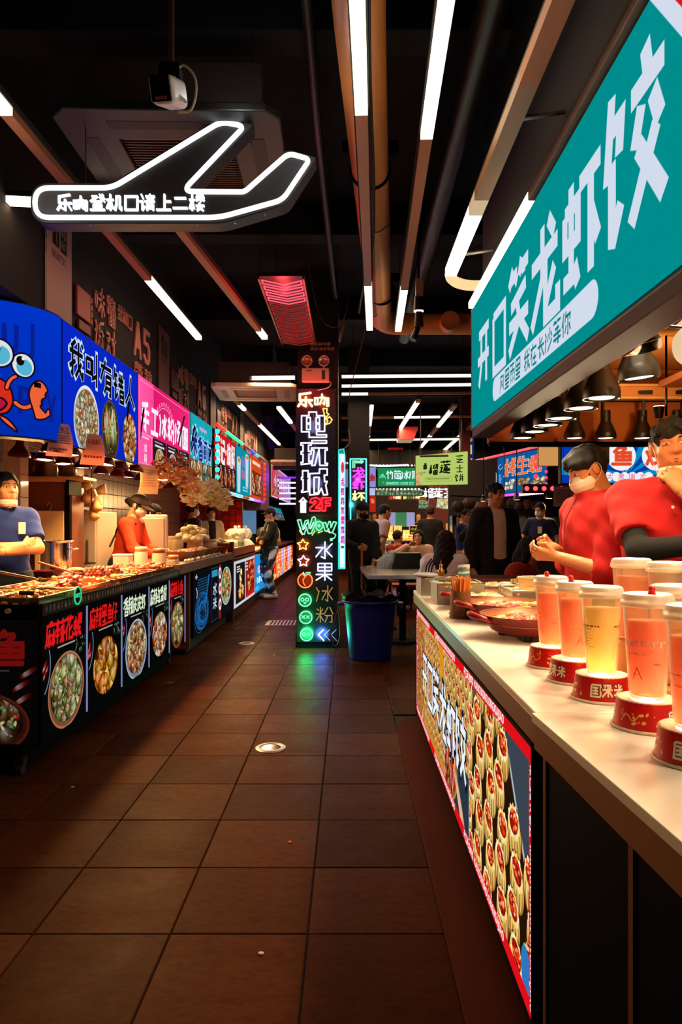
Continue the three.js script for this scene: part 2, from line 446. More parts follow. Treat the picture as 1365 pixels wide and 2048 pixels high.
/* A person stands on y = 0 and faces +z before the turn; the left hand is on +x. All figures are 1.7 m tall before scaling.
o: pos, turn, tall, hips [x, y, z], lean, twist, tilt; hands l, r: {to, bend, dir, palm, curl}; feet l, r; head {yaw, pitch, roll}; fine (cell size factor) */
function person(label, o) {
const P = thing('person', label, 'person', [o.pos[0], o.pos[1] ?? 0, o.pos[2]], o.turn ?? 0);
const S = (o.tall ?? 1.7) / 1.7; P.scale.setScalar(S);
for (const k of ['l', 'r']) if (o[k]?.world) o[k].to = arr(V(...o[k].world).sub(P.position).applyAxisAngle(V(0, 1, 0), -(o.turn ?? 0)).divideScalar(S));
const fine = o.fine ?? 1, hips = V(...(o.hips ?? [0, 0.93, 0])), sk = skinMat(o.skin ?? 0xc98a62), wide = o.wide ?? 1;
const spine = new THREE.Matrix4().makeTranslation(hips.x, hips.y, hips.z).multiply(new THREE.Matrix4().makeRotationFromEuler(new THREE.Euler(o.lean ?? 0, o.twist ?? 0, o.tilt ?? 0, 'YXZ'))).multiply(new THREE.Matrix4().makeTranslation(0, -0.93, 0));
const inv = spine.clone().invert().elements, T = (x, y, z) => V(x, y, z).applyMatrix4(spine);
const local = (f) => (x, y, z) => f(inv[0] * x + inv[4] * y + inv[8] * z + inv[12], inv[1] * x + inv[5] * y + inv[9] * z + inv[13], inv[2] * x + inv[6] * y + inv[10] * z + inv[14]);
const W = wide, female = o.female ? 1 : 0;
const trunkAt = (e) => local((x, y, z) => {
const q = z * 1.42;
let d = smin(ell([0, 1.25, 0], [(0.168 - 0.012 * female) * W + e, 0.2 + e, 0.163 * W + e])(x, y, q), ell([0, 1.05, 0.005], [(0.142 - 0.012 * female) * W + e, 0.17 + e, 0.15 * W + e])(x, y, q), 0.1);
d = smin(d, ell([0, 0.93, -0.005], [0.165 * W + e, 0.12 + e, 0.16 * W + e])(x, y, q), 0.08);
d = smin(d, cap([-0.15 * W, 1.385, 0], [0.15 * W, 1.385, 0], 0.052 + e)(x, y, z), 0.07);
return d;
});
const neckF = (e) => local(cap([0, 1.36, -0.015], [0, 1.53, 0.008], 0.058 + e, 0.05 + e));
const joints = {};
for (const [k, s] of [['l', 1], ['r', -1]]) {
const h = o[k] ?? {}, sh = T(s * 0.172 * W, 1.375, -0.005), to = h.to ? V(...h.to) : T(s * 0.25, 0.86, 0.05);
const hint = h.bend ? V(...h.bend) : V(s * 0.5, -0.4, -1), [el, wr] = bend(sh, to, 0.285, 0.25, hint);
const f = o['foot_' + k], hp = V(hips.x + s * 0.088, hips.y - 0.02, hips.z), an = f ? V(...f) : V(s * 0.1, 0.085, -0.02), [kn, ank] = bend(hp, an, 0.43, 0.425, V(s * 0.12, 0, 1));
joints[k] = { s, sh, el, wr, hp, kn, an: ank, toe: ank.clone().add(V(s * 0.025, -0.045, 0.15)), dir: h.dir ? V(...h.dir) : wr.clone().sub(el), palm: h.palm ? V(...h.palm) : V(-s, 0, 0.2), curl: h.curl ?? 0.45 };
}
const neckTop = T(0, 1.5, 0.0), hd = o.head ?? {}, headM = new THREE.Matrix4().makeTranslation(...arr(T(0, 1.585, 0.022))).multiply(new THREE.Matrix4().makeRotationFromEuler(new THREE.Euler((hd.pitch ?? 0) + (o.lean ?? 0) * 0.4, (hd.yaw ?? 0) + (o.twist ?? 0), hd.roll ?? 0, 'YXZ')));
// ---- body
const limbs = [];
for (const k of ['l', 'r']) { const j = joints[k]; limbs.push(cap(arr(j.sh), arr(j.el), 0.049, 0.038), cap(arr(j.el), arr(j.wr), 0.04, 0.026), cap(arr(j.hp), arr(j.kn), 0.082, 0.055), cap(arr(j.kn), arr(j.an), 0.054, 0.036), cap(arr(j.an.clone().add(V(0, -0.03, -0.02))), arr(j.toe), 0.038, 0.03)); }
const trunk = trunkAt(0), neck = neckF(0);
const body = (x, y, z) => { let d = smin(trunk(x, y, z), neck(x, y, z), 0.05); for (const l of limbs) d = smin(d, l(x, y, z), 0.035); return d; };
const bounds = (pad, pts) => { const b = new THREE.Box3(); for (const p of pts) b.expandByPoint(p); b.expandByScalar(pad); return [arr(b.min), arr(b.max)]; };
const all = [T(0, 1.56, 0), T(0.2, 1.38, 0.12), T(-0.2, 1.38, -0.12), hips.clone().add(V(0.19, 0, 0.16)), hips.clone().add(V(-0.19, -0.1, -0.16)), T(0.17, 1.15, 0.14), T(-0.17, 1.15, -0.14)];
for (const k of ['l', 'r']) { const j = joints[k]; all.push(j.sh, j.el, j.wr, j.kn, j.an, j.toe); }
const [blo, bhi] = bounds(0.08, all), pieces = [surface(body, blo, bhi, 0.016 * fine)];
for (const k of ['l', 'r']) {
const j = joints[k]; if (o.hideHands) continue;
const f = handField(j.wr, j.dir, j.palm, j.curl, -j.s * (o.flip?.includes(k) ? -1 : 1)), d = j.dir.clone().normalize();
const link = cap(arr(j.wr.clone().addScaledVector(j.wr.clone().sub(j.el).normalize(), -0.03)), arr(j.wr.clone().addScaledVector(d, 0.02)), 0.024, 0.021);
const [hl, hh] = bounds(0.085, [j.wr, j.wr.clone().addScaledVector(d, 0.11)]);
pieces.push(surface((x, y, z) => smin(f(x, y, z), link(x, y, z), 0.012), hl, hh, 0.0042 * Math.sqrt(fine)));
}
// ---- head, in its own frame: chin at -0.115, crown at 0.115
const headParts = [ell([0, 0.026, -0.012], [0.074, 0.09, 0.093]), ell([0, -0.05, 0.022], [0.055, 0.06, 0.064])];
const soft = [cap([-0.032, 0.032, 0.07], [0.032, 0.032, 0.07], 0.013), cap([0, 0.018, 0.078], [0, -0.018, 0.096], 0.009, 0.0125), cap([-0.011, -0.021, 0.086], [0.011, -0.021, 0.086], 0.009), ell([0.036, -0.022, 0.052], [0.026, 0.024, 0.024]), ell([-0.036, -0.022, 0.052], [0.026, 0.024, 0.024]), ell([0, -0.094, 0.056], [0.024, 0.02, 0.02]), cap([-0.018, -0.052, 0.077], [0.018, -0.052, 0.077], 0.0075), cap([-0.013, -0.063, 0.075], [0.013, -0.063, 0.075], 0.008)];
const sockets = [ell([0.031, 0.01, 0.09], [0.019, 0.011, 0.016]), ell([-0.031, 0.01, 0.09], [0.019, 0.011, 0.016])], ears = [ell([0.077, 0.002, -0.008], [0.011, 0.03, 0.019]), ell([-0.077, 0.002, -0.008], [0.011, 0.03, 0.019])];
const neckStub = cap([0, -0.05, -0.02], [0, -0.125, -0.028], 0.05, 0.052);
const headF = (x, y, z) => {
let d = smin(headParts[0](x, y, z), headParts[1](x, y, z), 0.05); for (const s of soft) d = smin(d, s(x, y, z), 0.016);
for (const s of sockets) d = smax(d, -s(x, y, z), 0.012); for (const e of ears) d = smin(d, e(x, y, z), 0.008);
d = smax(d, -cap([-0.02, -0.0575, 0.088], [0.02, -0.0575, 0.088], 0.0022)(x, y, z), 0.003);
return smin(d, neckStub(x, y, z), 0.03);
};
pieces.push(surface(headF, [-0.1, -0.19, -0.13], [0.1, 0.13, 0.125], 0.0052 * Math.sqrt(fine)).applyMatrix4(headM));
const bodyMesh = part('body', pieces, sk, P);
// ---- face
const inHead = (name, g, m, holder = P) => part(name, (Array.isArray(g) ? merge(g) : g).applyMatrix4(headM), m, holder);
for (const s of [1, -1]) {
if (fine < 1.7) inHead('eye', [new THREE.SphereGeometry(0.0125, 12, 8).scale(1.15, o.squint ?? 0.42, 0.6).translate(s * 0.031, 0.0095, 0.0755)], M_WHITE_EYE);
inHead('iris', [new THREE.SphereGeometry(0.0075, 10, 8).scale(fine < 1.7 ? 0.95 : 1.7, o.squint ?? 0.66, 0.5).translate(s * 0.031, 0.0095, 0.0803)], M_EYE);
inHead('eyebrow', tube([[s * 0.014, 0.031, 0.0865], [s * 0.032, 0.0365, 0.083], [s * 0.05, 0.03, 0.071]], 0.0036, 6), M_BROW);
}
if (!o.mask || o.mask === 'chin') inHead('lips', [tube([[-0.02, -0.0545, 0.0795], [0, -0.0535, 0.0865], [0.02, -0.0545, 0.0795]], 0.0048, 6), tube([[-0.017, -0.0605, 0.079], [0, -0.063, 0.0855], [0.017, -0.0605, 0.079]], 0.005, 6)], M_LIP);
// ---- hair
const hairM = std(o.hairColor ?? 0x060303, 0.85), wave = (x, y, z, a) => a * (Math.sin(x * 95 + z * 40) * Math.sin(y * 70 + 1.3) + Math.sin(z * 120 + y * 60 + x * 30) * 0.6);
const skull = ell([0, 0.03, -0.014], [0.083, 0.098, 0.104]), faceCut = ell([0, -0.042, 0.105], [0.083, 0.112, 0.088]);
const style = o.hair ?? 'short';
if (style !== 'none') {
const extra = [];
if (style === 'long') extra.push(cap([0, 0.02, -0.055], [0, -0.16, -0.085], 0.085, 0.1), cap([0, -0.16, -0.085], [0, -0.34, -0.1], 0.1, 0.085), cap([0.055, 0.0, -0.02], [0.07, -0.2, -0.03], 0.042, 0.05), cap([-0.055, 0.0, -0.02], [-0.07, -0.2, -0.03], 0.042, 0.05));
if (style === 'bob') extra.push(cap([0, 0.02, -0.05], [0, -0.11, -0.06], 0.085, 0.082), cap([0.06, 0.0, -0.01], [0.066, -0.1, 0.0], 0.034, 0.036), cap([-0.06, 0.0, -0.01], [-0.066, -0.1, 0.0], 0.034, 0.036));
if (style === 'bun') extra.push(ell([0, 0.01, -0.125], [0.042, 0.04, 0.04]));
const fringe = o.fringe ? [ell([0, 0.062, 0.062], [0.066, 0.03 + 0.012 * o.fringe, 0.036])] : [];
const tousle = o.tousle ?? 0.004;
const f = (x, y, z) => {
let d = Math.max(skull(x, y, z), -(y + (style === 'short' ? 0.055 - Math.max(0, z) * 0.8 : 0.07)));
for (const e of extra) d = smin(d, e(x, y, z), 0.03);
d = smax(d, -faceCut(x, y, z), 0.012);
if (style === 'short') for (const s of [1, -1]) d = smax(d, -ell([s * 0.085, -0.012, 0.004], [0.02, 0.045, 0.03])(x, y, z), 0.01);
for (const e of fringe) d = smin(d, e(x, y, z), 0.02);
return d + wave(x, y, z, tousle);
};
inHead('hair', surface(f, [-0.15, style === 'long' ? -0.46 : -0.24, -0.22], [0.15, 0.16, 0.15], 0.006 * Math.sqrt(fine)), hairM);
}
if (o.cap) {
const cm = cloth(o.cap), f = (x, y, z) => Math.max(ell([0, 0.04, -0.012], [0.09, 0.1, 0.108])(x, y, z), -(y - 0.035));
const crown = inHead('cap', surface(f, [-0.12, 0.0, -0.14], [0.12, 0.17, 0.12], 0.007 * Math.sqrt(fine)), cm);
const br = (x, y, z) => Math.max(ell([0, 0.04, 0.085], [0.082, 0.5, 0.095])(x, y, z), Math.abs(y - 0.042 + 3.2 * x * x + 0.25 * (z - 0.08)) - 0.005, -(z - 0.03));
inHead('visor', surface(br, [-0.1, -0.03, 0.0], [0.1, 0.08, 0.2], 0.005), cm, crown);
}
if (o.beanie) {
const f = (x, y, z) => Math.max(ell([0, 0.045, -0.014], [0.092, 0.108, 0.11])(x, y, z) + wave(x, y, z, 0.0015), -(y - 0.018 + 0.1 * (-z)));
const b = inHead('beanie', surface(f, [-0.13, -0.05, -0.15], [0.13, 0.19, 0.13], 0.007 * Math.sqrt(fine)), cloth(o.beanie));
}
if (o.mask) {
const chinM = ell([0, -0.045, 0.024], [0.058, 0.055, 0.069]), fullM = ell([0, -0.045, 0.026], [0.0665, 0.06, 0.077]), dy = o.mask === 'chin' ? -0.06 : 0, mm = std(o.maskColor ?? 0xcfd6da, 0.85);
const f = (x, y, z) => {
const q = y - dy, r = (o.mask === 'chin' ? chinM : fullM)(x, q, z);
return Math.max(Math.abs(r - 0.002) - 0.0046 + 0.0008 * Math.sin(q * 260), Math.abs(q + 0.048) - (o.mask === 'chin' ? 0.027 : 0.047), -(z - 0.012 - 0.5 * Math.abs(q + 0.048)));
};
const m = inHead('face_mask', surface(f, [-0.09, -0.19, -0.02], [0.09, 0.03, 0.14], 0.004 * Math.sqrt(fine)), mm);
for (const s of [1, -1]) { inHead('ear_loop', tube([[s * 0.06, -0.012 + dy, 0.045], [s * 0.08, 0.014, 0.012], [s * 0.088, 0.03, -0.014], [s * 0.088, 0.0, -0.03], [s * 0.082, -0.035, -0.01], [s * 0.058, -0.075 + dy, 0.04]], 0.0014, 5), mm, m); }
}
// ---- clothes
const wrinkle = (x, y, z, a) => a * (Math.sin(y * 62 + x * 25 + Math.sin(z * 31) * 2) * 0.55 + Math.sin(x * 47 - y * 29 + z * 37) * 0.45);
const garment = (name, top) => {
const e = top.thick ?? 0.014, tr = trunkAt(e), sl = [];
for (const k of ['l', 'r']) {
const j = joints[k], upto = top.sleeve ?? 'long'; if (upto === 'none') continue;
const cutAt = (a, b, q) => a.clone().lerp(b, q);
if (upto === 'short') { const end = cutAt(j.sh, j.el, 0.72), n = j.el.clone().sub(j.sh).normalize(), c = cap(arr(j.sh), arr(j.el), 0.052 + e, 0.054 + e); sl.push((x, y, z) => Math.max(c(x, y, z), (x - end.x) * n.x + (y - end.y) * n.y + (z - end.z) * n.z)); }
else {
const q = upto === 'elbow' ? 0.22 : 0.93, end = cutAt(j.el, j.wr, q), n = j.wr.clone().sub(j.el).normalize(), c1 = cap(arr(j.sh), arr(j.el), 0.051 + e, 0.048 + e), c2 = cap(arr(j.el), arr(j.wr), 0.049 + e, (upto === 'elbow' ? 0.05 : 0.03) + e);
sl.push((x, y, z) => smin(c1(x, y, z), Math.max(c2(x, y, z), (x - end.x) * n.x + (y - end.y) * n.y + (z - end.z) * n.z), 0.02));
}
}
const hem = local((x, y, z) => (top.hem ?? 0.86) - y), throat = neckF(top.neck ?? 0.008), collarCut = local((x, y, z) => 1.425 + (top.collar ?? 0) - y), vee = top.vee ? local(cap([0, 1.46, 0.09], [0, 1.46 - top.vee, 0.16], 0.045, 0.008)) : null;
const front = top.open ? local((x, y, z) => Math.max(Math.abs(x) - top.open, -z)) : null;
const col = top.collar ? neckF(e + 0.012) : null, colCut = local((x, y, z) => Math.max(y - 1.425 - (top.collar ?? 0), 1.36 - y));
const f = (x, y, z) => {
let d = smax(tr(x, y, z), hem(x, y, z), 0.012); for (const s of sl) d = smin(d, s(x, y, z), 0.045);
if (col) d = smin(d, Math.max(col(x, y, z), colCut(x, y, z)), 0.02);
d += wrinkle(x, y, z, top.wrinkle ?? 0.0028);
if (!top.closed) d = Math.max(d, -throat(x, y, z));
if (vee) d = Math.max(d, -vee(x, y, z));
if (front) d = Math.max(d, -front(x, y, z));
return d;
};
const [lo, hi] = bounds(0.12, all.slice(0, -12).concat(['l', 'r'].flatMap((k) => [joints[k].sh, joints[k].el, joints[k].wr])));
return part(name, surface(f, [lo[0], Math.max(lo[1], hips.y - 0.35), lo[2]], hi, 0.0125 * fine), top.mat ?? cloth(top.color), P);
};
const out = { P, joints, T, headM, inHead, local, surfaceOf: surface, bounds, all };
for (const t of o.tops ?? []) out[t.name] = garment(t.name, t);
if (o.bottom) {
const ls = [], e = 0.016; for (const k of ['l', 'r']) { const j = joints[k]; ls.push(cap(arr(j.hp), arr(j.kn), 0.09 + e, 0.066 + e), cap(arr(j.kn), arr(j.an), 0.066 + e, 0.05 + e)); }
const tr = trunkAt(e), waist = local((x, y) => y - 0.985), ank = Math.min(joints.l.an.y, joints.r.an.y) + 0.01;
const f = (x, y, z) => { let d = smin(ls[0](x, y, z), ls[1](x, y, z), 0.03); d = Math.min(d, smin(ls[2](x, y, z), ls[3](x, y, z), 0.03)); d = smin(d, Math.max(tr(x, y, z), waist(x, y, z), hips.y - 0.13 - y), 0.05); return Math.max(d + wrinkle(x, y, z, 0.003), ank - y); };
const [lo, hi] = bounds(0.12, [hips.clone().add(V(0.2, 0.1, 0.12)), hips.clone().add(V(-0.2, -0.1, -0.12)), ...['l', 'r'].flatMap((k) => [joints[k].hp, joints[k].kn, joints[k].an])]);
const g = surface(f, lo, hi, 0.0145 * fine);
if (o.camo) { const p = g.attributes.position, c = []; for (let i = 0; i < p.count; i++) { const v = Math.sin(p.getX(i) * 31 + Math.sin(p.getY(i) * 17) * 2) + Math.sin(p.getY(i) * 23 + p.getZ(i) * 29); c.push(...new THREE.Color(v > 0.5 ? 0xe0e4ea : v > -0.4 ? 0x6a7890 : 0x1c222c).toArray()); } g.setAttribute('color', new THREE.Float32BufferAttribute(c, 3)); }
part('trousers', g, o.camo ? new THREE.MeshStandardMaterial({ vertexColors: true, roughness: 0.9 }) : cloth(o.bottom), P);
for (const k of ['l', 'r']) { const j = joints[k], a = arr(j.an.clone().add(V(0, -0.035, -0.035))), b = arr(j.toe.clone().add(V(0, 0.004, 0.02))), c = cap(a, b, 0.05, 0.042), floorY = j.an.y - 0.085; const [sl, sh] = bounds(0.08, [j.an, j.toe]); part('shoe', surface((x, y, z) => Math.max(smin(c(x, y, z), cap(arr(j.an), a, 0.045)(x, y, z), 0.03), floorY - y), sl, sh, 0.009 * fine), std(o.shoes ?? 0xb9aa9c, 0.7), P); }
}
if (o.apron) {
const a = o.apron, f0 = trunkAt(0.024), f1 = local(cap([0, 0.95, 0.0], [0, a.low ?? 0.5, 0.03], 0.19, 0.2));
const f = (x, y, z) => { const sh = smin(f0(x, y, z), f1(x, y, z), 0.05); return Math.max(Math.abs(sh) - 0.005 + wrinkle(x, y, z, 0.002), local((X, Y, Z) => Math.max(-(Z - 0.01), Math.abs(X) - 0.17 + Math.max(0, Y - 1.05) * 0.3, Y - 1.3, (a.low ?? 0.5) - Y))(x, y, z)); };
const [lo, hi] = bounds(0.16, [T(0.2, 1.32, 0.1), T(-0.2, a.low ?? 0.5, 0.1)]);
const ap = part('apron', surface(f, lo, hi, 0.011 * fine), cloth(a.color), P);
for (const s of [1, -1]) part('strap', tube([T(s * 0.11, 1.28, 0.115), T(s * 0.105, 1.4, 0.075), T(s * 0.09, 1.43, -0.02), T(-s * 0.02, 1.3, -0.15), T(-s * 0.13, 1.08, -0.12)], 0.011, 6), cloth(a.strap ?? a.color), ap);
}
return out;
}
// ------------------------------------------------------------------ materials
const N1 = noiseTex(256, 0.0, 1.0, 5, 11), N2 = noiseTex(256, 0.0, 1.0, 4, 77, 3);
const M = {
black: new THREE.MeshPhysicalMaterial({ color: 0x0a0706, roughness: 0.8, specularIntensity: 0.12 }), blackGloss: std(0x0a0a0b, 0.3), soot: std(0x14100e, 0.85), dark: std(0x1c1512, 0.7), darkBrown: std(0x2a1a12, 0.65),
steel: std(0xb8b4ae, 0.28, 1, { roughnessMap: N1 }), brushed: std(0xa79f95, 0.38, 0.9), chrome: std(0xd8d8d8, 0.12, 1), white: std(0xe6e2da, 0.45), offWhite: std(0xcfc5b6, 0.6), ivory: std(0xd9cdb8, 0.5),
cream: std(0xf6eedd, 0.32, 0, { bumpMap: N1, bumpScale: 0.0002 }), wood: std(0x7a4a24, 0.6, 0, { bumpMap: N2, bumpScale: 0.0006 }), ply: std(0xb9834a, 0.65, 0, { bumpMap: N2, bumpScale: 0.0004 }), redPaint: std(0x8e1a14, 0.45),
navy: new THREE.MeshPhysicalMaterial({ color: 0x010a1c, roughness: 0.6, specularIntensity: 0.1 }), lampBlack: std(0x1a120d, 0.42), lampRed: std(0x5a180b, 0.4), plasticWhite: std(0xdedad2, 0.4), pipe: std(0xd9843c, 0.45, 0.15, { bumpMap: N2, bumpScale: 0.0006 }), cable: std(0x090807, 0.6), strip: std(0xb06a3c, 0.5),
tube: glowMat(new THREE.Color().setRGB(1, 0.84, 0.6), 3.4), tubeCool: glowMat(new THREE.Color().setRGB(1, 0.93, 0.82), 1.4),
};
const warmGlow = glowMat(new THREE.Color().setRGB(1, 0.78, 0.48), 5), whiteGlow = glowMat(new THREE.Color().setRGB(0.9, 0.95, 1), 1.5);
const ORD = ['first', 'second', 'third', 'fourth', 'fifth', 'sixth', 'seventh', 'eighth', 'ninth', 'tenth', 'eleventh', 'twelfth', 'thirteenth', 'fourteenth', 'fifteenth', 'sixteenth', 'seventeenth', 'eighteenth', 'nineteenth', 'twentieth'];

// ------------------------------------------------------------------ the hall
const TILE = 0.455, TX = -0.136, TZ = 2.355;
const floorTex = tex(512, 512, (g, w, h) => {
g.fillStyle = '#4b2812'; g.fillRect(0, 0, w, h);
for (let i = 0; i < 2600; i++) { g.fillStyle = `rgba(${pick(['22,9,3', '84,40,16', '42,18,7', '64,30,12'])},${rr(0.02, 0.09)})`; g.beginPath(); g.ellipse(rnd() * w, rnd() * h, rr(2, 40), rr(1, 14), rr(-0.5, 0.5), 0, 7); g.fill(); }
for (let i = 0; i < 60; i++) { g.strokeStyle = `rgba(150,90,50,${rr(0.02, 0.1)})`; g.lineWidth = rr(0.5, 1.5); g.beginPath(); const x = rnd() * w, y = rnd() * h; g.moveTo(x, y); g.lineTo(x + rr(-60, 60), y + rr(-50, 50)); g.stroke(); }
});
const tileMats = [0xffffff, 0xe6ded8, 0xf4ece2, 0xd8d2cc].map((c, i) => { const t = floorTex.clone(); t.wrapS = t.wrapT = THREE.RepeatWrapping; t.offset.set(i * 0.27, i * 0.61); t.needsUpdate = true; return new THREE.MeshPhysicalMaterial({ color: c, map: t, specularIntensity: 0.022, specularColor: new THREE.Color().setRGB(1, 0.6, 0.35), roughness: 0.55, roughnessMap: noiseTex(128, 0.65, 1.0, 4, 31 + i), bumpMap: N1, bumpScale: 0.0005 }); });
function tileGeo(w, d, h, c) {                                  // a floor tile with chamfered edges, top at y = 0
const g = new THREE.BufferGeometry(), a = w / 2, b = d / 2, p = [], uv = [], q = (...v) => { for (const i of [0, 1, 2, 0, 2, 3]) { p.push(...v[i]); uv.push((v[i][0] + a) / w, (v[i][2] + b) / d); } };
const T = [[-a + c, 0, b - c], [a - c, 0, b - c], [a - c, 0, -b + c], [-a + c, 0, -b + c]], E = [[-a, -c, b], [a, -c, b], [a, -c, -b], [-a, -c, -b]], D = E.map(([x, , z]) => [x, -h, z]);
q(...T); for (let i = 0; i < 4; i++) { const j = (i + 1) % 4; q(E[i], E[j], T[j], T[i]); q(D[i], D[j], E[j], E[i]); }
g.setAttribute('position', new THREE.BufferAttribute(new Float32Array(p), 3)); g.setAttribute('uv', new THREE.BufferAttribute(new Float32Array(uv), 2)); g.computeVertexNormals(); return g;
}
const floor = structure('floor', box(13, 0.2, 30, 0, -0.1085, -12), std(0x0c0806, 0.9));
{
const geo = tileGeo(TILE - 0.006, TILE - 0.006, 0.009, 0.0022), far = [];
for (let r = -5; r < 46; r++) for (let c = -8; c < 12; c++) {
const x = TX + (c + 0.5) * TILE, z = -(TZ + (r + 0.5) * TILE);
if (x < -1.9 && r < 18 || x > 0.3 && r < 6 || x > 3.6) continue;
if (r >= -2 && r < 18) { const t = part('floor_tile', geo, tileMats[(r * 7 + c * 3 + 40) % 4], floor); t.position.set(x, rr(-0.0006, 0.0006), z); t.rotation.set(rr(-1, 1) * 0.0015, 0, rr(-1, 1) * 0.0015); }
else if (Math.abs(x) < 4) far.push(geo.clone().translate(x, 0, z));
}
part('floor_tile_far', far, tileMats[1], floor).userData.kind = 'stuff';
}
structure('ceiling', box(13, 0.2, 30, 0, 4.3, -12), std(0x020202, 0.95));
structure('wall_right', box(0.2, 4.4, 30, 6.4, 2, -12), std(0x17100c, 0.9));
structure('wall_far', box(13, 4.4, 0.2, 0, 2, -26.9), std(0x17100c, 0.9));
structure('wall_behind', box(13, 4.4, 0.2, 0, 2, 2.9), std(0x110d0b, 0.9));
{
const w = structure('wall_left', box(0.2, 4.4, 30, -3.5, 2, -12), std(0x5a3a2c, 0.9));
const geo = rbox(0.012, 0.192, 0.192, 0.004, 0, 0, 0, 1), ms = [std(0xc89a80, 0.3), std(0xc09078, 0.28), std(0xcf9f84, 0.34)], far = [];
for (let y = 0; y < 9; y++) for (let z = 0; z < 70; z++) {
const px = -3.396, py = 0.7 + y * 0.198, pz = -(3.6 + z * 0.198);
if (z < 24 && y > 0) { const t = part('wall_tile', geo, ms[(y * 5 + z * 7) % 3], w); t.position.set(px, py, pz); }
else if (z < 60) far.push(geo.clone().translate(px, py, pz));
}
part('wall_tile_far', far, ms[0], w).userData.kind = 'stuff';
}
{
const s = new THREE.Shape(); s.moveTo(0.319, -1); s.lineTo(0.319, 4.72); s.absarc(0.62, 4.72, 0.301, Math.PI, Math.PI / 2, true); s.lineTo(1.1, 5.02); s.lineTo(1.1, -1); s.closePath();
const g = new THREE.ExtrudeGeometry(s, { depth: 0.02, bevelEnabled: true, bevelThickness: 0.004, bevelSize: 0.004, bevelSegments: 1 }).rotateX(-Math.PI / 2);
const k = structure('kerb_strip', g.translate(0, -0.012, 0), new THREE.MeshPhysicalMaterial({ color: 0x4a1d0f, roughness: 0.8, specularIntensity: 0.1, bumpMap: N1, bumpScale: 0.0006 }));
}
function drain(x, z, label) {
const t = thing('floor_light', label, 'floor light', [x, 0, z]);
part('ring', lathe([[0.062, 0.001], [0.062, 0.006], [0.07, 0.009], [0.086, 0.008], [0.094, 0.003], [0.094, 0.0005]], 32), M.brushed, t);
part('lens', cyl(0.062, 0.062, 0.004, 0, 0.003, 0, 28), std(0x2a211b, 0.08, 0.2), t);
}
drain(at(542, 1496, 1922 / 445).x, -1922 / 445, 'round steel floor light set in the tiles in the middle of the aisle');
drain(at(493, 1287, 1922 / 236).x, -1922 / 236, 'small round floor light beside the left counters, before the pillar');
{
const t = thing('floor_grate', 'pale perforated grate let into the floor beside the neon pillar', 'grate', [-0.82, 0, -9.85]);
part('frame', [box(0.62, 0.006, 0.03, 0, 0.003, 0.235), box(0.62, 0.006, 0.03, 0, 0.003, -0.235), box(0.03, 0.006, 0.5, -0.3, 0.003, 0), box(0.03, 0.006, 0.5, 0.3, 0.003, 0)], M.brushed, t);
for (let i = 0; i < 12; i++) part('slat', box(0.02, 0.006, 0.46, -0.27 + i * 0.049, 0.004, 0), M.brushed, t);
}
{
const bits = [[580, 1685, 0xff4a1a, 'tiny orange scrap lying on the aisle floor tiles'], [145, 1575, 0xc89858, 'small brown crumb on the dark floor by the left counter'], [522, 1908, 0xb8a890, 'tiny pale crumb on the nearest floor tiles'], [548, 1311, 0xcfae84, 'pale scrap of paper on the floor before the pillar'], [340, 1366, 0xbfa080, 'thin wooden stick lying on the floor by the left counter']];
for (const [px, py, c, l] of bits) { const z = 1922 / (py - VY), p = at(px, py, z); const o = part('crumb', new THREE.IcosahedronGeometry(0.008, 1).scale(py === 1366 ? 5 : rr(0.8, 1.5), 0.4, py === 1366 ? 0.6 : 1), std(c, 0.7)); o.position.set(p.x, 0.003, p.z); tag(o, l, 'scrap'); }
}
// ------------------------------------------------------------------ ceiling fixtures
function lightStrip(label, a, b, lit, w = 0.058, mat = M.tube) {
const A = V(...a), B = V(...b), t = thing('light_strip', label, 'light strip', arr(A.clone().lerp(B, 0.5)), 0, 'ceiling light strips');
const P = (k) => arr(A.clone().lerp(B, k).sub(t.position));
part('channel', bar(arr(V(...P(0)).add(V(0, 0.032, 0))), arr(V(...P(1)).add(V(0, 0.032, 0))), w * 1.3, 0.03), M.soot, t);
let k = 0;
for (const [p, q] of [...lit, [1, 1]]) {
if (p > k) part('diffuser', bar(P(k), P(p), w, 0.04), M.strip, t);
if (q > p) {
part('lit_tube', bar(P(p), P(q), w * 1.01, 0.041), mat, t);
const m = V(...P((p + q) / 2)), L = A.distanceTo(B) * (q - p), d = B.clone().sub(A), l = new THREE.RectAreaLight(new THREE.Color().setRGB(1, 0.62, 0.32), A.z < -7.9 ? 65 : 9, w, L);
l.position.copy(m).add(V(0, -0.03, 0)); l.rotation.set(-Math.PI / 2, 0, -Math.atan2(d.x, -d.z)); t.add(l);
}
k = q;
}
for (const q of [0.08, 0.92]) part('hanger', rod(arr(V(...P(q)).add(V(0, 0.04, 0))), arr(V(...P(q)).setY(4.2 - t.position.y)), 0.003), M.cable, t);
return t;
}
const LY = 3.28, hz = (y) => FOCAL * (LY - EYE) / (VY - y), lp = (x, y) => { const z = hz(y); return [(x - VX) * z / FOCAL, LY, -z]; };
lightStrip('light strip straight overhead, just left of the orange duct, lit at both ends', lp(705, -260), lp(740, 657), [[0, 0.25], [0.735, 1]]);
lightStrip('light strip right of the orange duct, lit at both ends', lp(931, -260), lp(797, 659), [[0, 0.29], [0.75, 1]]);
lightStrip('long slanting light strip leaving the frame at the left, lit at its far end', lp(-160, 20), lp(398, 676), [[0.0, 0.14], [0.62, 1]]);
lightStrip('shorter slanting light strip below the plane sign, lilac with a lit far end', lp(330, 420), lp(530, 675), [[0.9, 1]]);
lightStrip('short lit strip crossing behind the nose of the plane sign', [-2.3, LY, -4.2], [-1.2, LY, -4.32], [[0, 1]]);
